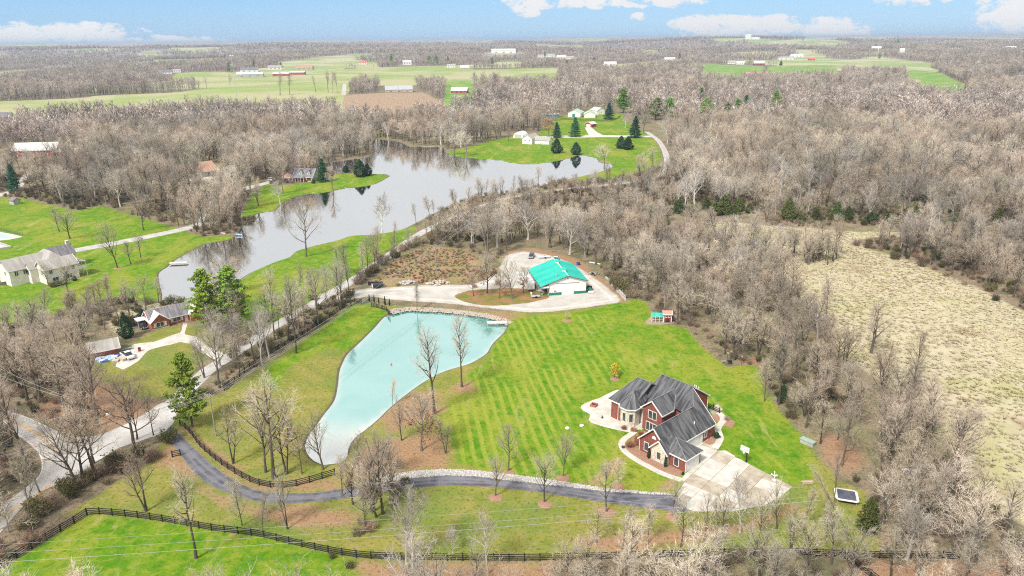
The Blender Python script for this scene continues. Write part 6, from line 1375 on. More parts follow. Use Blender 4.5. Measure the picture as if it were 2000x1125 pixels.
P = at(1036, 567); rv = thing('travel_trailer', 'long white travel trailer parked beside the open porch of the barn', 'trailer', (P.x, P.y, .03), bang + math.pi / 2); b = MB(); prof = [(-1.0, .6), (9.6, .6), (9.9, 1.4), (9.5, 3.0), (8.9, 3.2), (-.6, 3.2), (-1.0, 2.8)]
b.add([(x, -1.2, z) for x, z in prof] + [(x, 1.2, z) for x, z in prof], [tuple(range(7)), tuple(range(13, 6, -1))] + [(k, k + 7, (k + 1) % 7 + 7, (k + 1) % 7) for k in range(7)]); b.build('body', m_carwhite, rv)
for x in (.8, 3.0, 6.2): add_window(rv, (x, -1.21, 2.1), 0, .9, .6, 0, m_metal)
MB().box(4.3, -1.23, .7, 5.0, -1.2, 2.6).build('door', m_metal, rv); MB().box(2, -.4, 3.2, 3, .4, 3.45).build('roof_vent', m_metal, rv)
for x in (4.0, 5.0):
    for y in (-1.05, 1.05): link('wheel', _wh, rv, (x, y, .37))
P = at(1021, 557); rv2 = thing('camper', 'second white camper behind the bare tree left of the barn', 'trailer', (P.x, P.y, .03), bang + math.pi / 2); MB().prism([(0, -1.15), (6.5, -1.15), (6.5, 1.15), (0, 1.15)], .6, 2.9).build('body', m_carwhite, rv2); MB().box(1, -.35, 2.9, 1.8, .35, 3.1).build('roof_vent', m_metal, rv2)
for y in (-1.0, 1.0): link('wheel', _wh, rv2, (3.2, y, .37))
P = at(1151, 569); tk = thing('tractor', 'green and white tractor at the right wall of the barn', 'tractor', (P.x, P.y, .03), R(-80)); MB().box(-.3, -.4, .7, 1.6, .4, 1.4).build('hood', m_green, tk); MB().box(-1.3, -.75, .8, -.2, .75, 1.3).build('chassis', m_green, tk)
MB().box(-1.2, -.7, 2.3, -.1, .7, 2.42).build('canopy', m_white, tk); MB().box(-1.0, -.3, 1.3, -.5, .3, 1.75).build('seat', m_black, tk)
for x, y in ((-1.15, -.65), (-1.15, .65), (-.15, -.65), (-.15, .65)): MB().box(x - .04, y - .04, 1.3, x + .04, y + .04, 2.3).build('post', m_black, tk)
for y in (-.9, .9): w = link('wheel', _wh, tk, (-.9, y, .75)); w.scale = (2, 1.6, 2); w = link('wheel', _wh, tk, (1.2, y * .8, .45)); w.scale = (1.2, 1.2, 1.2)
MB().box(1.7, -.9, .2, 2.3, .9, .75).build('loader_bucket', m_white, tk)
for px, py, mt, lb in ((1127, 517, m_blue, 'bright blue barrel behind the barn'), (1131, 517.5, m_carblack, 'dark blue barrel right of the bright one'), (1058, 577, m_white, 'white barrel in front of the barn porch'), (1038, 575, m_white, 'white tub at the foot of the bare tree by the barn')):
    P = at(px, py); t = thing('barrel', lb, 'barrel', P); MB().tube((0, 0, 0), (0, 0, .95), .36, .36, 12).build('drum', mt, t); MB().tube((0, 0, .95), (0, 0, 1.0), .38, .36, 12).build('lid', m_black, t)
P = at(1063, 504); t = thing('flatbed_trailer', 'pale flatbed trailer at the back of the gravel lot', 'trailer', P, R(5)); MB().box(-2.2, -.9, .5, 2.2, .9, .65).build('deck', m_trim, t)
for y in (-.95, .95): link('wheel', _wh, t, (.3, y, .37))
P = at(1012, 580); t = thing('utility_trailer', 'low grey trailer under the porch edge of the barn', 'trailer', at(1046, 581), R(12)); MB().box(-1.5, -.8, .45, 1.5, .8, .6).build('deck', m_metal, t)
for y in (-.85, .85): link('wheel', _wh, t, (0, y, .37))
# dark wagon and wall by the lot gate
A_, B_ = at(719, 557), at(748, 557); tag(MB().box(0, -.2, 0, (B_ - A_).length, .2, 1.3).build('dark_panel_wall', m_black, None, A_, math.atan2(B_.y - A_.y, B_.x - A_.x)), 'dark panel wall between bushes and lot entrance', 'wall')
P = at(738, 562); t = thing('dump_trailer', 'dark dump trailer with white tailgate at the lot entrance', 'trailer', P, R(20)); MB().box(-1.8, -.95, .6, 1.8, .95, 1.5).build('tub', m_carblack, t); MB().box(-1.9, -.95, .5, -1.8, .95, 1.45).build('tailgate', m_white, t); MB().bar((1.8, 0, .6), (3.1, 0, .5), .12, .12).build('hitch', m_black, t)
for x in (-.5, .4):
    for y in (-1.0, 1.0): link('wheel', _wh, t, (x, y, .37))
# clutter along the outbuilding
r = random.Random(5); k = 0
names = ('blue', 'pale blue', 'white', 'dark', 'tan')
cl = [(192, 705), (198, 707), (204, 706), (209, 703), (214, 705), (219, 703), (224, 700), (228, 697), (195, 701), (202, 701), (213, 699), (221, 697), (232, 703), (237, 701), (226, 706), (241, 704)]
for i, (px, py) in enumerate(cl):
    P = at(px, py); c = (m_ltblue, m_white, m_blue, m_ltblue, m_tan)[i % 5] if i < 12 else m_tan; s = r.uniform(.5, .9); t = thing('crate', '', 'crate', P, r.uniform(0, 3), 'crates heaped along the outbuilding'); w, d, h = s, s * r.uniform(.6, 1), s * r.uniform(.5, .9)
    t['label'] = ('light blue plastic crate', 'white plastic crate', 'bright blue plastic crate', 'light blue plastic tub', 'tan wooden crate')[i % 5 if i < 12 else 4] + ' in the heap along the brick outbuilding'
    bx_ = MB(); bx_.box(-w, -d, 0, w, d, h * .08)
    for a in ((-w, -d, w, -d + .05), (-w, d - .05, w, d), (-w, -d + .05, -w + .05, d - .05), (w - .05, -d + .05, w, d - .05)): bx_.box(a[0], a[1], h * .08, a[2], a[3], h)
    bx_.build('body', c, t); MB().box(-w * 1.04, -d * 1.04, h, w * 1.04, d * 1.04, h + .06).build('lid', c, t)
P = at(213, 694); t = thing('water_heater', 'white round tank standing against the outbuilding wall', 'tank', P); MB().tube((0, 0, 0), (0, 0, 1.5), .32, .32, 14).build('tank_shell', m_white, t); MB().tube((0, 0, 1.5), (0, 0, 1.62), .32, .15, 14).build('dome', m_white, t)
P = at(273, 686); t = thing('dustbin', 'dark brown wheeled bin at the edge of the cottage drive', 'bin', P, .3); MB().box(-.3, -.3, .05, .3, .3, 1.0).build('body', m_dkred, t); MB().box(-.34, -.36, 1.0, .34, .32, 1.08).build('lid', m_black, t)
P = at(249, 684); t = thing('kayak_stack', 'pale green canoe standing behind the white pickup', 'canoe', P, .8); MB().add([(-1.6, 0, .6), (-.8, -.4, .6), (.8, -.4, .6), (1.6, 0, .6), (.8, .4, .6), (-.8, .4, .6), (-1.2, 0, .25), (1.2, 0, .25)], [(0, 1, 6), (1, 2, 7, 6), (2, 3, 7), (3, 4, 7), (4, 5, 6, 7), (5, 0, 6), (5, 4, 3, 2, 1, 0)]).build('hull', mat('faded_green', (.25, .36, .29), (.33, .42, .36), 2), t); MB().box(-.8, -.3, 0, -.7, .3, .3).build('rest', m_wood, t); MB().box(.7, -.3, 0, .8, .3, .3).build('rest', m_wood, t)
P = at(290, 640); vehicle('parked_car', 'dark car half under the white carport', 'car', at(279, 640), an, m_carblack, 'suv')
# mailbox and short pole by the road
P = at(214, 818); t = thing('mailbox', 'white mailbox with a yellow newspaper tube by the road', 'mailbox', P, R(20)); MB().box(-.06, -.06, 0, .06, .06, 1.0).build('post', m_wood, t); MB().box(-.55, -.2, 1.0, .35, .2, 1.4).build('box', m_white, t); MB().box(.05, -.32, .55, .3, -.08, .95).build('newspaper_tube', mat('tube_yellow', (.7, .42, .04)), t)
sP = at(134, 840); t = thing('utility_pole', 'short grey service pole beside the road bend', 'pole', sP); MB().tube((0, 0, 0), (0, 0, 7.9), .14, .1, 8).build('mast', m_pole, t)
def V(px, py): return at(px, py)
# ---- single broadleaf trees: (form, base px, base py, top py, width factor, name, label)
SINGLES = [
 ('bare4', 287, 998, 868, .9, 'bare_tree', 'bare twin-stemmed tree just behind the corner of the black board fence'),
 ('bare3', 383, 1090, 905, .75, 'bare_tree', 'slender bare tree inside the bright green pasture in front of the board fence'),
 ('young0', 473, 1026, 925, .8, 'sapling', 'thin bare sapling left of the pair between drive and board fence'),
 ('young1', 513, 1038, 955, .7, 'sapling', 'thin dark sapling standing just behind the long board fence'),
 ('bare4', 562, 1033, 900, .5, 'sapling', 'dark two-stemmed sapling at the lower edge of the asphalt drive'),
 ('bare1', 535, 934, 725, .95, 'bare_tree', 'broad bare tree behind the drive fence left of the turquoise pond'),
 ('bare6', 519, 922, 775, .85, 'bare_tree', 'bare tree with a leaning trunk beside the broadest tree left of the pond'),
 ('bare4', 560, 925, 775, .8, 'bare_tree', 'bare twin-stemmed tree right of the broad one behind the drive fence'),
 ('bare2', 631, 917, 806, .95, 'bare_tree', 'dark bare tree at the whitish shallow end of the pond'),
 ('bare0', 748, 1003, 828, .8, 'bare_tree', 'tall bare tree rising beside the bend of the asphalt drive'),
 ('bare7', 728, 1000, 850, .9, 'bare_tree', 'dense bare tree leaning left of the tall one by the drive bend'),
 ('bare4', 712, 1037, 925, .8, 'bare_tree', 'low bare thicket tree below the drive, behind the long fence'),
 ('syc0', 795, 1110, 945, .8, 'bare_tree', 'pale silvery tree in front of the long fence at the bottom middle'),
 ('syc1', 953, 1122, 1000, .65, 'bare_tree', 'pale crooked tree in front of the fence below the lawn maples'),
 ('syc2', 884, 1082, 1028, .8, 'bare_tree', 'small pale tree behind the long fence at the bottom middle'),
 ('bare2', 968, 969, 882, .85, 'young_tree', 'young bare tree in a mulch ring below the drive, leftmost of three'),
 ('bare6', 1064, 981, 878, .85, 'young_tree', 'young bare tree in a mulch ring below the drive, between two others'),
 ('bare0', 1185, 1000, 898, .85, 'young_tree', 'young bare tree in a mulch ring below the white gable of the house'),
 ('bare6', 1313, 1008, 937, .9, 'young_tree', 'young bare tree at the foot of the drive beside the concrete apron'),
 ('bare0', 1208, 946, 893, 1.0, 'young_tree', 'young bare tree in a mulch ring between white stones and front path'),
 ('bare2', 1100, 931, 845, .85, 'young_tree', 'young bare tree in a mulch ring above the white stones, middle of the lawn edge'),
 ('bare0', 993, 920, 828, .9, 'young_tree', 'young bare tree in a mulch ring above the white stones, at the striped lawn'),
 ('rust0', 823, 880, 765, 1.05, 'oak_tree', 'oak holding rusty leaves low down between pond and drive'),
 ('bare3', 848, 808, 637, .85, 'bare_tree', 'tall bare tree on the pond bank, left of two in front of the water'),
 ('bare5', 902, 757, 620, .8, 'bare_tree', 'tall bare tree in a leaf ring on the lawn side of the pond'),
 ('young0', 766, 790, 740, .7, 'sapling', 'small bare sapling at the edge of the turquoise pond'),
 ('young1', 815, 607, 556, .85, 'sapling', 'small bare conical tree on the stone edge of the pond'),
 ('rust1', 951, 573, 491, 1.1, 'oak_tree', 'oak with rusty lower leaves on the island in the gravel lot'),
 ('bare2', 1001, 584, 500, .95, 'bare_tree', 'bare spreading tree on the gravel island beside the green-roofed barn'),
 ('young2', 1107, 625, 606, 1.1, 'sapling', 'tiny bare sapling in the lawn below the gravel lot'),
 ('yellow', 1200, 739, 714, .9, 'shrub', 'small yellow shrub in the lawn above the brick house'),
 ('bare0', 598, 501, 385, .9, 'bare_tree', 'large dark bare tree on the grassy near shore of the lake'),
 ('syc1', 746, 456, 376, .8, 'bare_tree', 'pale bare tree on the lake shore right of the large dark one'),
 ('bare2', 230, 524, 430, .8, 'bare_tree', 'tall bare tree in a ring on the lawn right of the cream house'),
 ('bare0', 256, 516, 468, 1.0, 'bare_tree', 'short bare tree beside the tall one on the lawn by the lake'),
 ('bare1', 275, 503, 456, 1.1, 'bare_tree', 'round bare tree on the lawn just below the lake drive'),
 ('bare6', 137, 466, 408, 1.25, 'bare_tree', 'broad bare lawn tree above the cream house, the nearer of two'),
 ('bare0', 116, 452, 404, 1.1, 'bare_tree', 'bare lawn tree just behind the broad one above the cream house'),
 ('bare6', 281, 450, 385, 1.1, 'bare_tree', 'bare tree standing alone on the lawn above the lake drive'),
 ('bare6', 134, 570, 510, 1.2, 'bare_tree', 'bare spreading tree right in front of the cream stone house'),
 ('bare2', 95, 556, 510, .8, 'bare_tree', 'small bare tree at the porch of the cream stone house'),
 ('bare0', 651, 374, 322, 1.1, 'bare_tree', 'bare tree on the shore in front of the dark spruce'),
 ('bare1', 553, 378, 305, 1.0, 'bare_tree', 'bare tree in front of the house with dormers'),
 ('bare4', 505, 402, 340, 1.0, 'bare_tree', 'bare tree at the left end of the peninsula lawn'),
 ('syc0', 548, 400, 350, 1.0, 'bare_tree', 'pale tree leaning over the lake left of the dormer house'),
 ('bare2', 887, 303, 258, 1.3, 'bare_tree', 'broad pale-twigged tree on the far shore, left of a pair'),
 ('bare6', 911, 306, 256, 1.3, 'bare_tree', 'broad pale-twigged tree on the far shore, right of a pair'),
 ('bare0', 993, 275, 250, 1.2, 'bare_tree', 'small bare tree left of the white hill house'),
 ('tan', 1072, 268, 230, 1.2, 'autumn_tree', 'round tree with tan leaves beside the white hill house'),
 ('bare6', 1180, 326, 281, 1.3, 'bare_tree', 'round bare tree on the spit at the end of the lake'),
 ('syc2', 1221, 250, 218, 1.0, 'bare_tree', 'bare tree between the tall spruce and the hill lane'),
 ('bare6', 1257, 258, 222, 1.1, 'bare_tree', 'round bare tree at the top bend of the lane'),
 ('bare3', 686, 597, 482, .55, 'bare_tree', 'tall straight tree at the corner of the lane fence'),
 ('bare0', 621, 637, 515, .75, 'bare_tree', 'broad bare tree on the lane verge behind the fence'),
 ('bare4', 665, 605, 498, .6, 'bare_tree', 'bare tree on the lane verge left of the fence corner'),
 ('bare3', 579, 690, 538, .6, 'bare_tree', 'slim bare tree in the grass strip before the lane fence'),
 ('bare5', 537, 664, 530, .65, 'bare_tree', 'slim bare tree on the far verge of the lane'),
 ('syc0', 512, 712, 600, .6, 'bare_tree', 'pale slim tree at the lane fence, left of a pair'),
 ('syc1', 526, 699, 590, .6, 'bare_tree', 'pale slim tree at the lane fence, right of a pair'),
 ('bare1', 733, 522, 452, .9, 'bare_tree', 'bare tree where the lane meets the scrub lot'),
 ('bare0', 718, 530, 460, .8, 'bare_tree', 'bare tree on the lane verge above the lot gate'),
 ('bare6', 595, 640, 545, .7, 'bare_tree', 'bare vase-shaped tree on the lake side of the lane'),
 ('syc2', 430, 716, 600, .8, 'bare_tree', 'pale bare tree below the two big pines'),
 ('syc0', 455, 704, 605, .8, 'bare_tree', 'pale bare tree beside the lane right of the two big pines'),
 ('bare4', 400, 738, 640, .8, 'bare_tree', 'bare tree at the mouth of the cottage drive'),
 ('bare1', 468, 690, 610, .8, 'bare_tree', 'greyish bare tree between pines and lane'),
 ('bare0', 1493, 784, 697, .7, 'bare_tree', 'dark slender tree at the lawn edge right of the brick house'),
 ('bare5', 1521, 790, 672, .9, 'bare_tree', 'tall bare tree with a dark cedar at its foot by the lawn'),
 ('bare3', 1628, 995, 890, .5, 'bare_tree', 'dark double-trunked tree just left of the trampoline'),
 ('syc1', 1445, 1040, 925, .75, 'bare_tree', 'bare tree in front of the concrete apron, left of two'),
 ('bare2', 1517, 1033, 938, .85, 'bare_tree', 'bare vase-shaped tree below the corner of the concrete apron'),
 ('bare6', 1718, 1032, 918, .95, 'bare_tree', 'dark-trunked tree below the trampoline'),
 ('syc0', 1770, 1092, 968, 1.0, 'bare_tree', 'pale-crowned tree at the fence below the trampoline'),
 ('bare6', 1858, 1085, 985, 1.1, 'bare_tree', 'fan-shaped bare tree at the right end of the board fence'),
 ('bare3', 1567, 1040, 950, .7, 'bare_tree', 'slim bare tree between apron and trampoline'),
 ('bare4', 1405, 1060, 950, .8, 'bare_tree', 'bare tree below the foot of the concrete apron'),
 ('bare6', 1735, 872, 765, 1.0, 'bare_tree', 'dark crooked tree with an open crown before the straw field'),
 ('bare0', 1780, 760, 640, .6, 'bare_tree', 'slim bare tree rising against the straw field, rightmost of three'),
 ('bare4', 1700, 690, 575, .9, 'bare_tree', 'bare tree rising against the straw field, middle of three'),
 ('bare5', 1610, 655, 545, .8, 'bare_tree', 'bare forked tree rising against the straw field, leftmost of three'),
 ('bare2', 60, 1015, 880, .6, 'bare_tree', 'bare tree on the verge inside the road bend'),
 ('bare4', 17, 1040, 960, .7, 'bare_tree', 'dark low tree at the road edge, bottom left'),
 ('bare3', 78, 962, 860, .7, 'bare_tree', 'slim bare tree in the inside of the road curve'),
 ('bare0', 183, 905, 760, .85, 'bare_tree', 'tall bare tree between the road junction and the wires'),
 ('bare6', 268, 858, 748, .8, 'bare_tree', 'bare tree standing in the verge where the lane joins the road'),
 ('bare3', 136, 938, 885, .4, 'bare_tree', 'short dead-looking tree at the road edge'),
 ('bare1', 300, 850, 765, .7, 'bare_tree', 'bare tree beside the entrance of the asphalt drive'),
 ('bare1', 165, 690, 592, 1.15, 'bare_tree', 'big bare tree behind the brick outbuilding'),
 ('bare0', 95, 690, 604, 1.2, 'bare_tree', 'big bare tree left of the brick outbuilding, top of the grove'),
 ('bare2', 205, 645, 578, 1.1, 'bare_tree', 'pinkish bare tree in front of the lakeside lawn'),
 ('bare7', 45, 760, 640, 1.1, 'bare_tree', 'big bare tree at the left edge above the road'),
 ('bare1', 120, 790, 670, 1.2, 'bare_tree', 'big bare tree between the outbuilding and the road'),
 ('bare4', 253, 612, 540, .8, 'bare_tree', 'bare tree among the reeds behind the dark yew'),
 ('bare0', 285, 605, 535, .8, 'bare_tree', 'bare tree among the reeds at the end of the lake'),
 ('bare2', 310, 592, 540, .7, 'bare_tree', 'bare tree standing at the reedy lake shore'),
 ('bare3', 547, 186, 142, .9, 'bare_tree', 'tall far tree on the meadow edge, left of a loose row'),
 ('bare5', 566, 184, 145, .8, 'bare_tree', 'second far tree of the loose row on the meadow edge'),
 ('bare3', 617, 180, 147, .8, 'bare_tree', 'far slim tree on the meadow left of the field track'),
 ('bare5', 641, 180, 138, .8, 'bare_tree', 'far tree on the meadow, leftmost of three by the field track'),
 ('bare3', 650, 181, 140, .7, 'bare_tree', 'far tree on the meadow, middle of three by the field track'),
 ('bare5', 659, 181, 142, .7, 'bare_tree', 'far tree on the meadow, rightmost of three by the field track'),
 ('bare0', 404, 173, 147, .9, 'bare_tree', 'far tree where the hedge meets the pale field'),
 ('bare2', 449, 166, 143, .9, 'bare_tree', 'far tree beside the floodlight mast'),
 ('syc0', 230, 284, 240, 1.2, 'sycamore_tree', 'white-barked sycamore right of the red barn in the woods'),
 ('syc1', 160, 294, 248, 1.2, 'sycamore_tree', 'white-barked sycamore directly behind the red barn'),
 ('syc2', 372, 277, 235, 1.1, 'sycamore_tree', 'white-barked sycamore in the woods above the brown-roofed house'),
 ('syc0', 1031, 468, 388, 1.3, 'sycamore_tree', 'white-barked sycamore above the green-roofed barn, left of a pair'),
 ('syc2', 1113, 497, 404, 1.2, 'sycamore_tree', 'white-barked sycamore above the green-roofed barn, right of a pair'),
 ('syc1', 1200, 452, 392, 1.2, 'sycamore_tree', 'white-barked sycamore in the woods between barn and straw field'),
 ('syc2', 1651, 348, 288, 1.2, 'sycamore_tree', 'white-barked sycamore standing high in the right-hand woods'),
 ('syc0', 1601, 376, 332, 1.1, 'sycamore_tree', 'small white sycamore left below the highest one'),
 ('syc1', 1661, 398, 345, 1.1, 'sycamore_tree', 'white forked sycamore just above the row of cedars'),
 ('syc0', 1880, 310, 250, 1.2, 'sycamore_tree', 'white sycamore low in the woods near the right edge'),
]
for key, bx, by, ty, w, nm, lb in SINGLES:
    plant_px(key, nm, lb, {'sapling': 'sapling', 'shrub': 'shrub'}.get(nm, 'tree'), bx, by, ty, w)
LN = smooth_line(ats([(432, 706), (470, 680), (520, 648), (560, 624), (600, 600), (640, 575), (680, 552), (715, 528), (745, 508), (775, 487), (805, 466)]), False, 6.2)
def nth(n): return 'first second third fourth fifth sixth seventh eighth ninth tenth eleventh twelfth thirteenth fourteenth fifteenth sixteenth seventeenth eighteenth nineteenth twentieth'.split()[n]
for i, p in enumerate(LN[:40]):
    t_ = (LN[min(i + 1, len(LN) - 1)] - LN[max(i - 1, 0)]).normalized(); s_ = 1 if i % 2 else -1; off = s_ * rnd.uniform(4.2, 6.5); f_ = rnd.randrange(8); h_ = rnd.uniform(8.5, 13)
    plant('bare%d' % f_, 'bare_tree', '%s bare tree from the two big pines on the %s side of the lane' % (nth(min(i // 2, 19)), 'lake' if s_ > 0 else 'fence'), 'tree', (p.x - t_.y * off + rnd.gauss(0, .8), p.y + t_.x * off + rnd.gauss(0, .8), 0), h_, h_ / 16 * rnd.uniform(.7, 1.0), group='trees along the lane')
for px, py, ty, w, lb in ((690, 985, 880, .9, 'bare bushy tree left of the pair by the drive bend'), (770, 985, 870, .9, 'bare tree right of the tall one by the drive bend'), (735, 1010, 900, 1.0, 'low bare tree at the foot of the tall one by the drive bend'), (668, 968, 885, .9, 'bare tree where the drive fence ends'), (700, 925, 845, .9, 'bare tree between the pond tip and the stone strip'), (765, 935, 850, .9, 'bare tree at the left end of the white stone strip'), (455, 905, 790, .8, 'bare tree leaning over the drive fence, left of the broad one'), (590, 925, 830, .7, 'bare tree between the broad tree and the pond tip'), (785, 860, 770, .7, 'bare tree left of the rusty oak'), (870, 885, 810, .7, 'bare tree right of the rusty oak'), (1165, 1060, 985, .9, 'pale bushy tree behind the fence below the third mulch ring'), (1215, 1072, 990, 1.0, 'bushy bare tree behind the fence, right of the mulch rings'), (1265, 1062, 985, .9, 'bare tree behind the fence below the drive end'), (1330, 1070, 975, .9, 'bare tree behind the fence below the apron corner'), (1375, 1055, 960, .8, 'slim bare tree below the apron, nearest its left corner'), (1480, 1062, 965, .8, 'bare tree between two others below the apron'), (1545, 1070, 985, .8, 'bare tree behind the fence right of the apron'), (1610, 1055, 975, .7, 'slim bare tree below the double-trunked one')):
    plant_px('bare%d' % rnd.randrange(8), 'bare_tree', lb, 'tree', px, py, ty, w)
for px, py, ty, w, lb in ((975, 582, 525, 1.0, 'low rusty oak beside the larger one on the gravel island'), (925, 578, 530, .9, 'small rusty tree at the left end of the gravel island'), (1022, 572, 520, .9, 'small rusty tree at the right end of the gravel island')):
    plant_px('rust%d' % rnd.randrange(2), 'oak_tree', lb, 'tree', px, py, ty, w)
lt = plant('bare3', 'bare_tree', 'pale trunk leaning far over left of the trampoline', 'tree', at(1657, 1046), 14, .3, rz=0, lean=(R(-12), R(-30)))
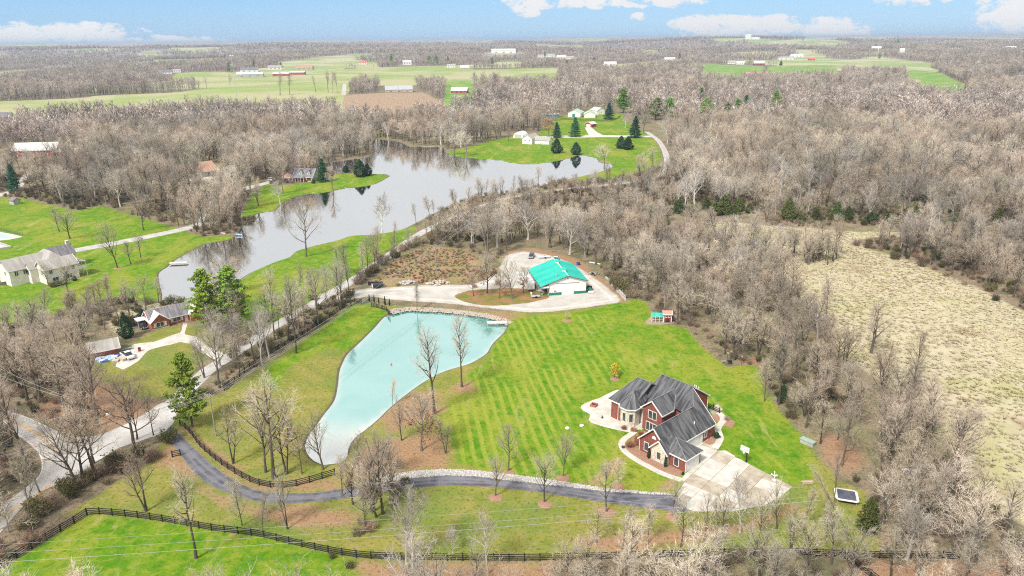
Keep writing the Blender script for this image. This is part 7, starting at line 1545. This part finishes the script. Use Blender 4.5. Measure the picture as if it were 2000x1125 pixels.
# ---- evergreens
EVER = [
 ('pine0', 411, 645, 522, 1.0, 'pine_tree', 'tall yellow-green pine beside the brick cottage, left of the pair'),
 ('pine1', 455, 640, 516, .95, 'pine_tree', 'tall dark green pine beside the brick cottage, right of the pair'),
 ('pine1', 376, 834, 688, .9, 'pine_tree', 'bright green pine at the entrance of the asphalt drive'),
 ('cedar0', 249, 660, 612, 1.05, 'yew_tree', 'dark conical evergreen left of the brick cottage'),
 ('cedar1', 279, 622, 604, 1.9, 'evergreen_bush', 'dark round evergreen bush at the back of the brick cottage'),
 ('spruce0', 29, 373, 319, .9, 'spruce_tree', 'blue-green spruce at the left edge below the red barn'),
 ('spruce1', 633, 355, 309, .8, 'spruce_tree', 'dark narrow spruce right of the dormer house'),
 ('cedar0', 676, 337, 323, 1.5, 'evergreen_bush', 'small round evergreen on the peninsula'),
 ('cedar1', 704, 345, 312, 1.25, 'evergreen_bush', 'big dark round evergreen on the peninsula'),
 ('cedar0', 718, 343, 320, 1.2, 'evergreen_bush', 'evergreen grown into the right side of the big round one'),
 ('cedar1', 612, 358, 350, 1.5, 'evergreen_bush', 'low round bush at the corner of the dormer house'),
 ('cedar0', 727, 254, 225, .9, 'cedar_tree', 'dark cedar in the woods above the lake'),
 ('cedar1', 708, 250, 229, .8, 'cedar_tree', 'smaller cedar in the woods left of the dark one above the lake'),
 ('cedar0', 1087, 299, 271, 1.25, 'cedar_tree', 'dark cedar on the lake bank below the hill house'),
 ('cedar1', 1125, 302, 278, 1.3, 'cedar_tree', 'dark cedar on the lake bank right of the first one'),
 ('cedar0', 1213, 290, 266, 1.3, 'cedar_tree', 'dark round cedar on the hill lawn, left of the twins'),
 ('cedar1', 1226, 292, 267, 1.3, 'cedar_tree', 'dark round cedar on the hill lawn, right of the twins'),
 ('spruce0', 1123, 267, 228, .9, 'spruce_tree', 'spruce on the hill lawn below the white stables'),
 ('spruce1', 1239, 269, 226, .9, 'spruce_tree', 'spruce beside the white farm drive, near the lane'),
 ('spruce1', 1088, 269, 238, .9, 'spruce_tree', 'dark spruce behind the tan-leaved tree'),
 ('pine0', 1217, 221, 183, 1.0, 'pine_tree', 'tall dark pine behind the stables'),
 ('spruce0', 1189, 233, 208, 1.0, 'spruce_tree', 'spruce in front of the stables'),
 ('pine1', 1280, 234, 200, 1.2, 'pine_tree', 'broad pine beyond the lane bend, left of a pair'),
 ('pine0', 1306, 229, 199, 1.2, 'pine_tree', 'broad pine beyond the lane bend, right of a pair'),
 ('pine1', 1381, 227, 199, 1.4, 'pine_tree', 'broad green pine in the woods, first of the row'),
 ('pine0', 1419, 223, 204, 1.3, 'pine_tree', 'low pine in the woods, second of the row'),
 ('pine1', 1440, 218, 198, 1.2, 'pine_tree', 'pine in the woods, third of the row'),
 ('spruce0', 1456, 216, 192, 1.1, 'spruce_tree', 'narrow spruce ending the row in the woods'),
 ('pine0', 1368, 197, 177, 1.2, 'pine_tree', 'olive pine in the woods above the row'),
 ('pine1', 1514, 219, 186, .9, 'pine_tree', 'dark pine alone in the right-hand woods'),
 ('pine0', 1567, 166, 148, 1.3, 'pine_tree', 'far pine in the right-hand woods, left of two'),
 ('pine1', 1590, 172, 155, 1.3, 'pine_tree', 'far pine in the right-hand woods, right of two'),
 ('olive0', 1325, 416, 390, 1.4, 'cedar_tree', 'olive cedar at the left end of the row over the straw field'),
 ('olive1', 1379, 409, 385, 1.2, 'cedar_tree', 'cedar second in the row over the straw field'),
 ('olive0', 1414, 418, 381, 1.3, 'cedar_tree', 'tallest dark cedar in the row over the straw field'),
 ('olive1', 1443, 412, 386, 1.3, 'cedar_tree', 'dark cedar right of the tallest in the row'),
 ('olive0', 1463, 416, 397, 1.2, 'cedar_tree', 'low cedar at the end of the dense row'),
 ('olive1', 1538, 434, 387, .9, 'cedar_tree', 'dark upright cedar at the top of the straw field'),
 ('olive0', 1593, 430, 406, 1.2, 'cedar_tree', 'low cedar right of the dark upright one'),
 ('olive0', 1633, 430, 394, .9, 'cedar_tree', 'upright cedar left of a pair above the field strip'),
 ('olive1', 1655, 431, 403, 1.0, 'cedar_tree', 'lower cedar right of a pair above the field strip'),
 ('olive1', 1788, 420, 402, 1.3, 'cedar_tree', 'low cedar in the woods above the field strip'),
 ('olive0', 1861, 432, 411, 1.1, 'cedar_tree', 'cedar in the woods beyond the field strip'),
 ('olive1', 1948, 434, 404, 1.0, 'cedar_tree', 'olive cedar near the right edge above the field'),
 ('cedar0', 1527, 786, 752, 1.1, 'cedar_tree', 'dark cedar at the foot of the tall tree by the lawn'),
 ('olive1', 1693, 1040, 972, .75, 'cedar_tree', 'dull olive cedar right below the trampoline'),
 ('pine0', 765, 127, 104, 1.0, 'pine_tree', 'tall far pine left of the cluster beyond the fields'),
 ('pine1', 838, 125, 108, 1.5, 'pine_tree', 'broad far pine in the cluster beyond the fields, left'),
 ('pine0', 852, 126, 108, 1.5, 'pine_tree', 'broad far pine in the cluster beyond the fields, right'),
 ('pine1', 875, 124, 109, 1.1, 'pine_tree', 'far pine right of the broad cluster'),
 ('pine0', 899, 119, 108, 1.0, 'pine_tree', 'small far pine high behind the white hoop house'),
 ('pine1', 961, 127, 112, 1.1, 'pine_tree', 'far pine left of the long white building'),
 ('pine0', 549, 135, 121, 1.3, 'pine_tree', 'far pine behind the red sheds'),
 ('pine1', 448, 141, 121, 1.0, 'pine_tree', 'far pine beside the floodlight mast'),
 ('pine0', 497, 133, 115, 1.0, 'pine_tree', 'far pine above the long grey shed'),
 ('cedar0', 332, 144, 134, 1.1, 'cedar_tree', 'small far cedar by the pale house on the left'),
 ('pine1', 170, 168, 156, 1.2, 'pine_tree', 'dark far pine in the left woods, left of two'),
 ('pine0', 194, 171, 158, 1.3, 'pine_tree', 'green far pine in the left woods, right of two'),
 ('pine1', 55, 172, 163, 1.2, 'pine_tree', 'far pine at the left end of the woods'),
 ('pine0', 1107, 130, 116, 1.3, 'pine_tree', 'far pine at the edge of the pale field'),
 ('pine1', 1160, 126, 111, 1.4, 'pine_tree', 'broad far pine left of the white farmhouse'),
 ('spruce0', 1327, 118, 103, 1.0, 'spruce_tree', 'dark far spruce right of the pale bungalow'),
 ('pine1', 1463, 125, 112, 1.2, 'pine_tree', 'far pine just left of the dark red barn'),
 ('pine0', 1064, 111, 100, 1.1, 'pine_tree', 'far pine among the roofs of the hamlet'),
 ('pine1', 1717, 116, 104, 1.1, 'pine_tree', 'lone far pine in the right-hand distance'),
 ('pine0', 1752, 89, 76, 2.0, 'pine_tree', 'broad far pine clump on the right, higher one'),
 ('pine1', 1787, 95, 86, 2.0, 'pine_tree', 'broad far pine clump on the right, lower one'),
 ('olive0', 1350, 418, 398, 1.6, 'cedar_tree', 'broad olive cedar between the first two of the row over the field'),
 ('olive1', 1397, 420, 395, 1.6, 'cedar_tree', 'broad olive cedar left of the tallest in the row'),
 ('olive0', 1430, 424, 398, 1.6, 'cedar_tree', 'low broad cedar below the tallest in the row'),
 ('olive1', 1560, 434, 412, 1.7, 'cedar_tree', 'low broad cedar right of the dark upright one'),
 ('olive0', 1700, 436, 414, 1.7, 'cedar_tree', 'low olive cedar right of the pair above the field strip'),
 ('olive1', 1735, 432, 412, 1.7, 'cedar_tree', 'low olive cedar left of the one in the woods above the strip'),
 ('cedar0', 1525, 128, 119, 1.4, 'cedar_tree', 'round far evergreen by the green field'),
]
py_pair = lambda x, y: 400 < x < 470 and y > 600
for key, bx, by, ty, w, nm, lb in EVER:
    if 175 < by < 240: ty -= (by - ty) * .3
    plant_px(key, nm, lb, 'bush' if 'bush' in nm else 'tree', bx, by, ty, w * (1.35 if key[:5] == 'olive' or (180 < by < 305 and bx > 1050) or (300 < by < 360 and 600 < bx < 730) else 1.15 if py_pair(bx, by) else 1))
for k, (bx, by, ty, lb) in enumerate(((721.5, 589, 574, 'leftmost, tallest'), (731, 591, 576, 'second from the left'), (740, 593, 580, 'in the middle'), (752, 596, 578, 'fourth from the left'), (761, 597, 583, 'rightmost, thinnest'))):
    plant_px('cedar%d' % (k % 2), 'arborvitae', 'narrow dark arborvitae by the pond fence, %s of five' % lb, 'shrub', bx, by, ty, .42, group='arborvitae row by the pond fence')

# ---- woods
FRONT = [(atg(bx, by), 5. if by > 240 else 9., 42. if by > 240 else 140., 1. if by > 240 else .85) for _, bx, by, ty, w, nm, lb in EVER if 140 < by < 440] + [(at(s[1], s[2]), 4., 26., 1.) for s in SINGLES if s[5] == 'sycamore_tree']
FRONT += [(at(*p), hw, ln, fr) for p, hw, ln, fr in (((65, 307), 17, 60, .85), ((127, 305), 12, 45, .8), ((415, 344), 9, 60, .95), ((375, 344), 9, 40, .6), ((590, 277), 13, 40, .6), ((580, 358), 12, 40, 1), ((1040, 282), 14, 40, 1), ((1148, 230), 25, 60, 1), ((1334, 268), 7, 40, 1), ((1290, 335), 7, 40, 1), ((1300, 312), 6, 40, 1), ((1180, 330), 16, 45, 1), ((1120, 350), 16, 30, 1), ((345, 352), 9, 30, .8), ((230, 362), 12, 26, .6))]
FORM = ('round-crowned', 'wide-crowned', 'fan-shaped', 'tall narrow', 'twin-stemmed', 'slim upright', 'spreading', 'several-stemmed')
def zone(px, py, x, y, h, f):
    if py > 1000 and px > 1050: g_, w = 'trees along the bottom right', 'at the bottom right, ' + ('before the fence' if py > 1092 else 'behind the fence')
    elif px > 1180 and py > 455:
        e = usdf(np.array([x]), np.array([y]), [HOME])[0]; e2 = usdf(np.array([x]), np.array([y]), [STRAW])[0]
        g_ = 'trees between lawn and straw field'; w = 'at the edge of the big lawn' if e > -7 else 'at the edge of the straw field' if e2 > -8 else 'deep in the right-hand wood'
        w += ', coop end' if py < 640 else ', brick house end' if py < 830 else ', trampoline end'
    elif px > 960 and py > 330: g_, w = 'trees behind the barn', 'in the wood behind the turquoise-roofed barn'
    elif px > 960: g_, w = 'trees of the far right woods', 'in the wide brown woods right of the lane'
    elif py > 620 and px < 480: g_, w = 'trees round the road bend', ('above the road bend' if py < 830 and px < 200 else 'inside the road curve' if px < 120 else 'between road junction and fence' if py > 830 else 'beside the cottage drive')
    elif px > 680 and py > 340: g_, w = 'trees on the lake dam', 'on the dam between lake and scrub lot'
    else: g_, w = 'trees beyond the lake', 'in the woods beyond the lake'
    return g_, ('small ' if h < 11.5 else 'very tall ' if h > 16 else '') + FORM[f] + ' bare tree ' + w
px_, py_ = [], []
x, y = jgrid(62, 330, 5.8)
x2, y2 = jgrid(330, 720, 7.4)
x3, y3 = jgrid(720, 1700, 9.0)
nx, ny = np.concatenate([x, x2, x3]), np.concatenate([y, y2, y3])
keep = ~cleared(nx, ny, 1.5)
for k in range(26):     # the clump standing out into the straw field
    a_, b_ = at(1500 + 135 * rnd.random(), 496 + 24 * rnd.random())[:2]; j_ = rnd.randrange(len(x)); nx[j_], ny[j_], keep[j_] = a_, b_, True
tx = np.array(TREES)
for a, b in tx: keep &= (nx - a) ** 2 + (ny - b) ** 2 > 9
gapn = vnoise(nx / 60 + 5, ny / 60, 12) * .6 + vnoise(nx / 19, ny / 19, 13) * .4; pq = np.array([proj(a, b) for a, b in zip(nx, ny)]); keep &= gapn > np.where((pq[:, 0] > 780) & (pq[:, 1] > 340) & (pq[:, 1] < 1000), .09, np.where(np.hypot(nx, ny) < 330, .22, .34))
for P_, hw, ln, fr in FRONT:
    dl = math.hypot(P_.x, P_.y); ux_, uy_ = P_.x / dl, P_.y / dl; tt = dl - (nx * ux_ + ny * uy_); lt_ = np.abs(nx * uy_ - ny * ux_)
    keep &= ~((tt > -3) & (tt < ln) & (lt_ < hw) & (rng.random(len(nx)) < fr))
keep &= (np.hypot(nx, ny) < 1600) | (glade(nx, ny) > .37)
nx, ny = nx[keep], ny[keep]
hh = rng.uniform(10, 18, len(nx)) * (.82 + .36 * vnoise(nx / 45, ny / 45, 4)) * (1 + .32 * sstep(300, 480, np.hypot(nx, ny)))
pr = np.array([proj(a, b) for a, b in zip(nx, ny)])
hh *= np.where((pr[:, 1] > 1040) & (pr[:, 0] > 1000), .72, 1.0)
hh *= np.where((pr[:, 1] > 540) & (pr[:, 1] < 700) & (pr[:, 0] < 330), .68, 1.0)
hh *= np.where((pr[:, 1] > 326) & (pr[:, 1] < 470) & (pr[:, 0] > 780) & (pr[:, 0] < 1330), .62, 1.0)
hh *= np.where((pr[:, 1] > 520) & (pr[:, 1] < 860) & (pr[:, 0] > 1300), .86, 1.0)
dd = np.hypot(nx, ny); infr = (pr[:, 0] > -15) & (pr[:, 0] < 2015) & (pr[:, 1] < 1200)
size = np.where(infr, hh / dd, 0)
N_SINGLE = max(0, 298 - len([o for o in bpy.data.objects if o.name.split('.')[0] == 'bare_tree']))
order = np.argsort(-size); one = order[:N_SINGLE]; rest = order[N_SINGLE:]
for i in one:
    f_ = rnd.randrange(8); gname, lb = zone(*pr[i], nx[i], ny[i], hh[i], f_)
    plant('bare%d' % f_, 'bare_tree', lb, 'tree', (nx[i], ny[i], 0), hh[i], hh[i] / 16 * rnd.uniform(.85, 1.2), group=gname)
near_m = [joined('bare%d' % i) for i in range(8)] + [joined('syc0')]
mid_m = [lod_mesh('bare_mid', 700 + i, 16, f, 1) for i, f in enumerate(('round', 'vase', 'tall', 'multi', 'round', 'tall'))]
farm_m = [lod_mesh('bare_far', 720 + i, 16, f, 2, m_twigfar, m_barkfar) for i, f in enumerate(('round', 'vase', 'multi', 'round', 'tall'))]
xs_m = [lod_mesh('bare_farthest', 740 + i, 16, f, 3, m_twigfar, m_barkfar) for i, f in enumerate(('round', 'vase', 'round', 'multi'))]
def rs(n, sc, flat=.12):
    rot = np.stack([rng.normal(0, .03, n), rng.normal(0, .03, n), rng.uniform(0, 6.283, n)], -1); w = sc * rng.uniform(1 - flat, 1 + flat, n)
    return rot, np.stack([w, w, sc], -1)
dr = dd[rest]; sel = rest[dr < 720]; rot, scl = rs(len(sel), hh[sel] / 16, .32)
mass('woodland', np.stack([nx[sel], ny[sel], hills(nx[sel], ny[sel])], -1), rot, scl, np.where(rng.random(len(sel)) < .04, 8, rng.integers(0, 8, len(sel))), near_m, 'bare woods of the middle distance round lawns, lake and barn', 'woods')
fx, fy = jgrid(1700, 3300, 13.0); k = ~cleared(fx, fy, 3) & (glade(fx, fy) > .37); fx, fy = fx[k], fy[k]
fx2, fy2 = jgrid(3300, 6200, 24.0); k = glade(fx2, fy2) > .37; fx2, fy2 = fx2[k], fy2[k]
sel = rest[(dr >= 720) & (dr < 1150)]; s2 = rest[dr >= 1150]
ax = np.concatenate([nx[sel], nx[s2], fx, fx2]); ay = np.concatenate([ny[sel], ny[s2], fy, fy2])
sc = np.concatenate([hh[sel] / 16, hh[s2] / 16, rng.uniform(.6, 1.05, len(fx)), rng.uniform(.8, 1.5, len(fx2))])
wd = np.concatenate([np.ones(len(sel)), np.ones(len(s2)) * 1.1, np.ones(len(fx)) * 1.35, np.ones(len(fx2)) * 1.9])
rot, scl = rs(len(ax), sc, .3); scl[:, :2] *= wd[:, None]
a, b, c = len(mid_m), len(farm_m), len(xs_m)
pick = np.concatenate([rng.integers(0, a, len(sel)), a + rng.integers(0, b, len(s2)), a + b + rng.integers(0, c, len(fx) + len(fx2))])
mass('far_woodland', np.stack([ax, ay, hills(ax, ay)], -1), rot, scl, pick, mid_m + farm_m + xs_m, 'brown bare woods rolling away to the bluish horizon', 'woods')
# undergrowth below the trees
ux, uy = jgrid(62, 480, 3.6); k = ~cleared(ux, uy, .8) & (vnoise(ux / 22, uy / 22, 31) > .27); ux, uy = ux[k], uy[k]
us = rng.uniform(.35, 1.05, len(ux)); rot, scl = rs(len(ux), us, .35)
mass('undergrowth', np.stack([ux, uy, np.zeros(len(ux))], -1), rot, scl, np.where(vnoise(ux / 30, uy / 30, 33) + rng.normal(0, .15, len(ux)) > .62, rng.integers(4, 6, len(ux)), rng.integers(0, 4, len(ux))), [joined('brush%d' % i) for i in range(4)] + [joined('leafy%d' % i) for i in range(2)], 'brown brush and brambles below the bare woods', 'undergrowth')
# thickets along lane, fences and field edges: single bushes
bl = []
def ordinal(n):
    o = 'first second third fourth fifth sixth seventh eighth ninth tenth eleventh twelfth thirteenth fourteenth fifteenth sixteenth seventeenth eighteenth nineteenth'.split()
    return o[n - 1] if n < 20 else ('twentieth', 'thirtieth', 'fortieth', 'fiftieth')[n // 10 - 2] if n % 10 == 0 else ('twenty', 'thirty', 'forty', 'fifty')[n // 10 - 2] + '-' + o[n % 10 - 1]
def along_px(pts, step, jit, hlo, hhi, label, group):
    for k, p in enumerate(smooth_line(ats(pts), False, step)):
        bl.append((p.x + rnd.gauss(0, jit), p.y + rnd.gauss(0, jit), rnd.uniform(hlo, hhi), ordinal(k + 1) + ' ' + label, group))
along_px([(470, 700), (520, 668), (560, 645), (605, 615), (650, 592)], 3.2, .8, 1.8, 3.4, 'bush from the cottage end, between lane and black fence', 'bushes along the lane fence')
along_px([(450, 690), (500, 655), (560, 615), (610, 585)], 5, 1.0, 1.5, 3, 'bush from the pines along the lake side of the lane', 'bushes on the lane verge')
along_px([(700, 552), (735, 524), (770, 500), (810, 478), (840, 468), (870, 455)], 2.6, 1.3, 2.5, 4.5, 'bush from the lot gate, in the thicket between lane and scrub lot', 'bushes between lane and scrub lot')
along_px([(80, 985), (120, 960), (165, 950), (210, 925), (260, 905), (310, 885), (325, 870)], 2.4, 1.3, 2.0, 3.8, 'bush from the fence corner, between road and fenced grass', 'bushes along the road')
along_px([(20, 1035), (60, 1010), (90, 990), (130, 985)], 2.2, 1.0, 1.6, 3.0, 'straw-brown bush from the left, at the road edge by the fence', 'bushes by the fence corner')
along_px([(1190, 540), (1215, 560), (1240, 580)], 2.5, 1.2, 2.5, 4.2, 'olive-brown bush from the back, behind the pale concrete blocks', 'bushes behind the retaining blocks')
along_px([(1680, 478), (1760, 505), (1850, 540), (1920, 570), (1990, 605)], 6, 1.5, 1.8, 3.6, 'dark bush from the left along the upper edge of the straw field', 'bushes along the straw field')
along_px([(680, 960), (720, 975), (760, 965), (790, 945), (770, 920), (730, 930)], 3.0, 1.0, 1.5, 3.0, 'brown bush from the fence end in the thicket at the drive bend', 'bushes at the drive bend')
along_px([(690, 1045), (720, 1040), (700, 1025)], 2, .8, 1.5, 2.8, 'brown bush in the thicket below the drive bend', 'bushes below the drive')
along_px([(650, 1100), (690, 1110)], 3, .8, 1.2, 2.0, 'dark low bush from the left in front of the long fence', 'bushes in front of the fence')
along_px([(862, 447), (910, 428), (965, 405), (1030, 389), (1100, 379), (1180, 371), (1250, 362), (1288, 354)], 6.2, 1.2, 2.4, 4.6, 'bush from the scrub lot on the near side of the dam road', 'bushes along the dam road')
bl = bl[:298]
for bx, by, h, lb, gp in bl:
    key = 'leafy%d' % rnd.randrange(2) if rnd.random() < .25 else 'brush%d' % rnd.randrange(4)
    plant(key, 'bush', lb, 'bush', (bx, by, 0), h, h / 3 * rnd.uniform(.8, 1.3), group=gp)
# weeds on the scrub lot
wx, wy = jgrid(180, 330, 1.5, .3); k = (usdf(wx, wy, [SCRUB]) > .5) & (vnoise(wx / 7, wy / 7, 51) > .25); wx, wy = wx[k], wy[k]
rot, scl = rs(len(wx), rng.uniform(.10, .30, len(wx)), .5); scl[:, :2] *= 1.5
mass('weeds', np.stack([wx, wy, np.zeros(len(wx))], -1), rot, scl, rng.integers(0, 4, len(wx)), [joined('brush0'), joined('brush1'), joined('redbush'), joined('brush2')], 'knee-high brown weeds on the scrub lot beside the gravel', 'weeds')
# tufts of tall dry grass
gx, gy = jgrid(95, 330, 1.15, .85); k = (usdf(gx, gy, [STRAW, REEDS]) > .2) & (rng.random(len(gx)) < .55 + .4 * vnoise(gx / 9, gy / 9, 41)); gx, gy = gx[k], gy[k]
def tuft(seed):
    r = random.Random(seed); t = TB()
    for i in range(16):
        a = r.uniform(0, 6.283); o_ = Vector((math.cos(a), math.sin(a), 0)) * r.uniform(0, .35); t.sliver(o_, o_ + Vector((math.cos(a + r.gauss(0, .6)) * r.uniform(.15, .6), math.sin(a + r.gauss(0, .6)) * r.uniform(.15, .6), r.uniform(.12, .34))), .16, r)
    return t.mesh('tuft', m_straw)
m_straw = tree_mat('dry_grass', (.52, .46, .315), (.46, .405, .26), (.45, .435, .21))
ts = rng.uniform(.7, 1.5, len(gx)); rot, scl = rs(len(gx), ts, .3)
mass('dry_grass', np.stack([gx, gy, np.zeros(len(gx))], -1), rot, scl, rng.integers(0, 3, len(gx)), [tuft(i) for i in range(3)], 'tall straw-coloured dry grass covering the right-hand field', 'grass')
# ---- air
hz = bpy.data.materials.new('haze_air'); hz.use_nodes = True; nt = hz.node_tree; nt.nodes.remove(nt.nodes['Principled BSDF'])
pv = nt.nodes.new('ShaderNodeVolumePrincipled'); pv.inputs['Color'].default_value = (.60, .76, 1, 1); pv.inputs['Density'].default_value = HAZE; pv.inputs['Anisotropy'].default_value = .2
nt.links.new(pv.outputs[0], nt.nodes['Material Output'].inputs['Volume'])
hb = MB().box(-24000, -400, -6, 24000, 21000, 128).build('haze', hz); tag(hb, 'thin bluish haze lying over the far woods', 'haze', None, 'stuff')
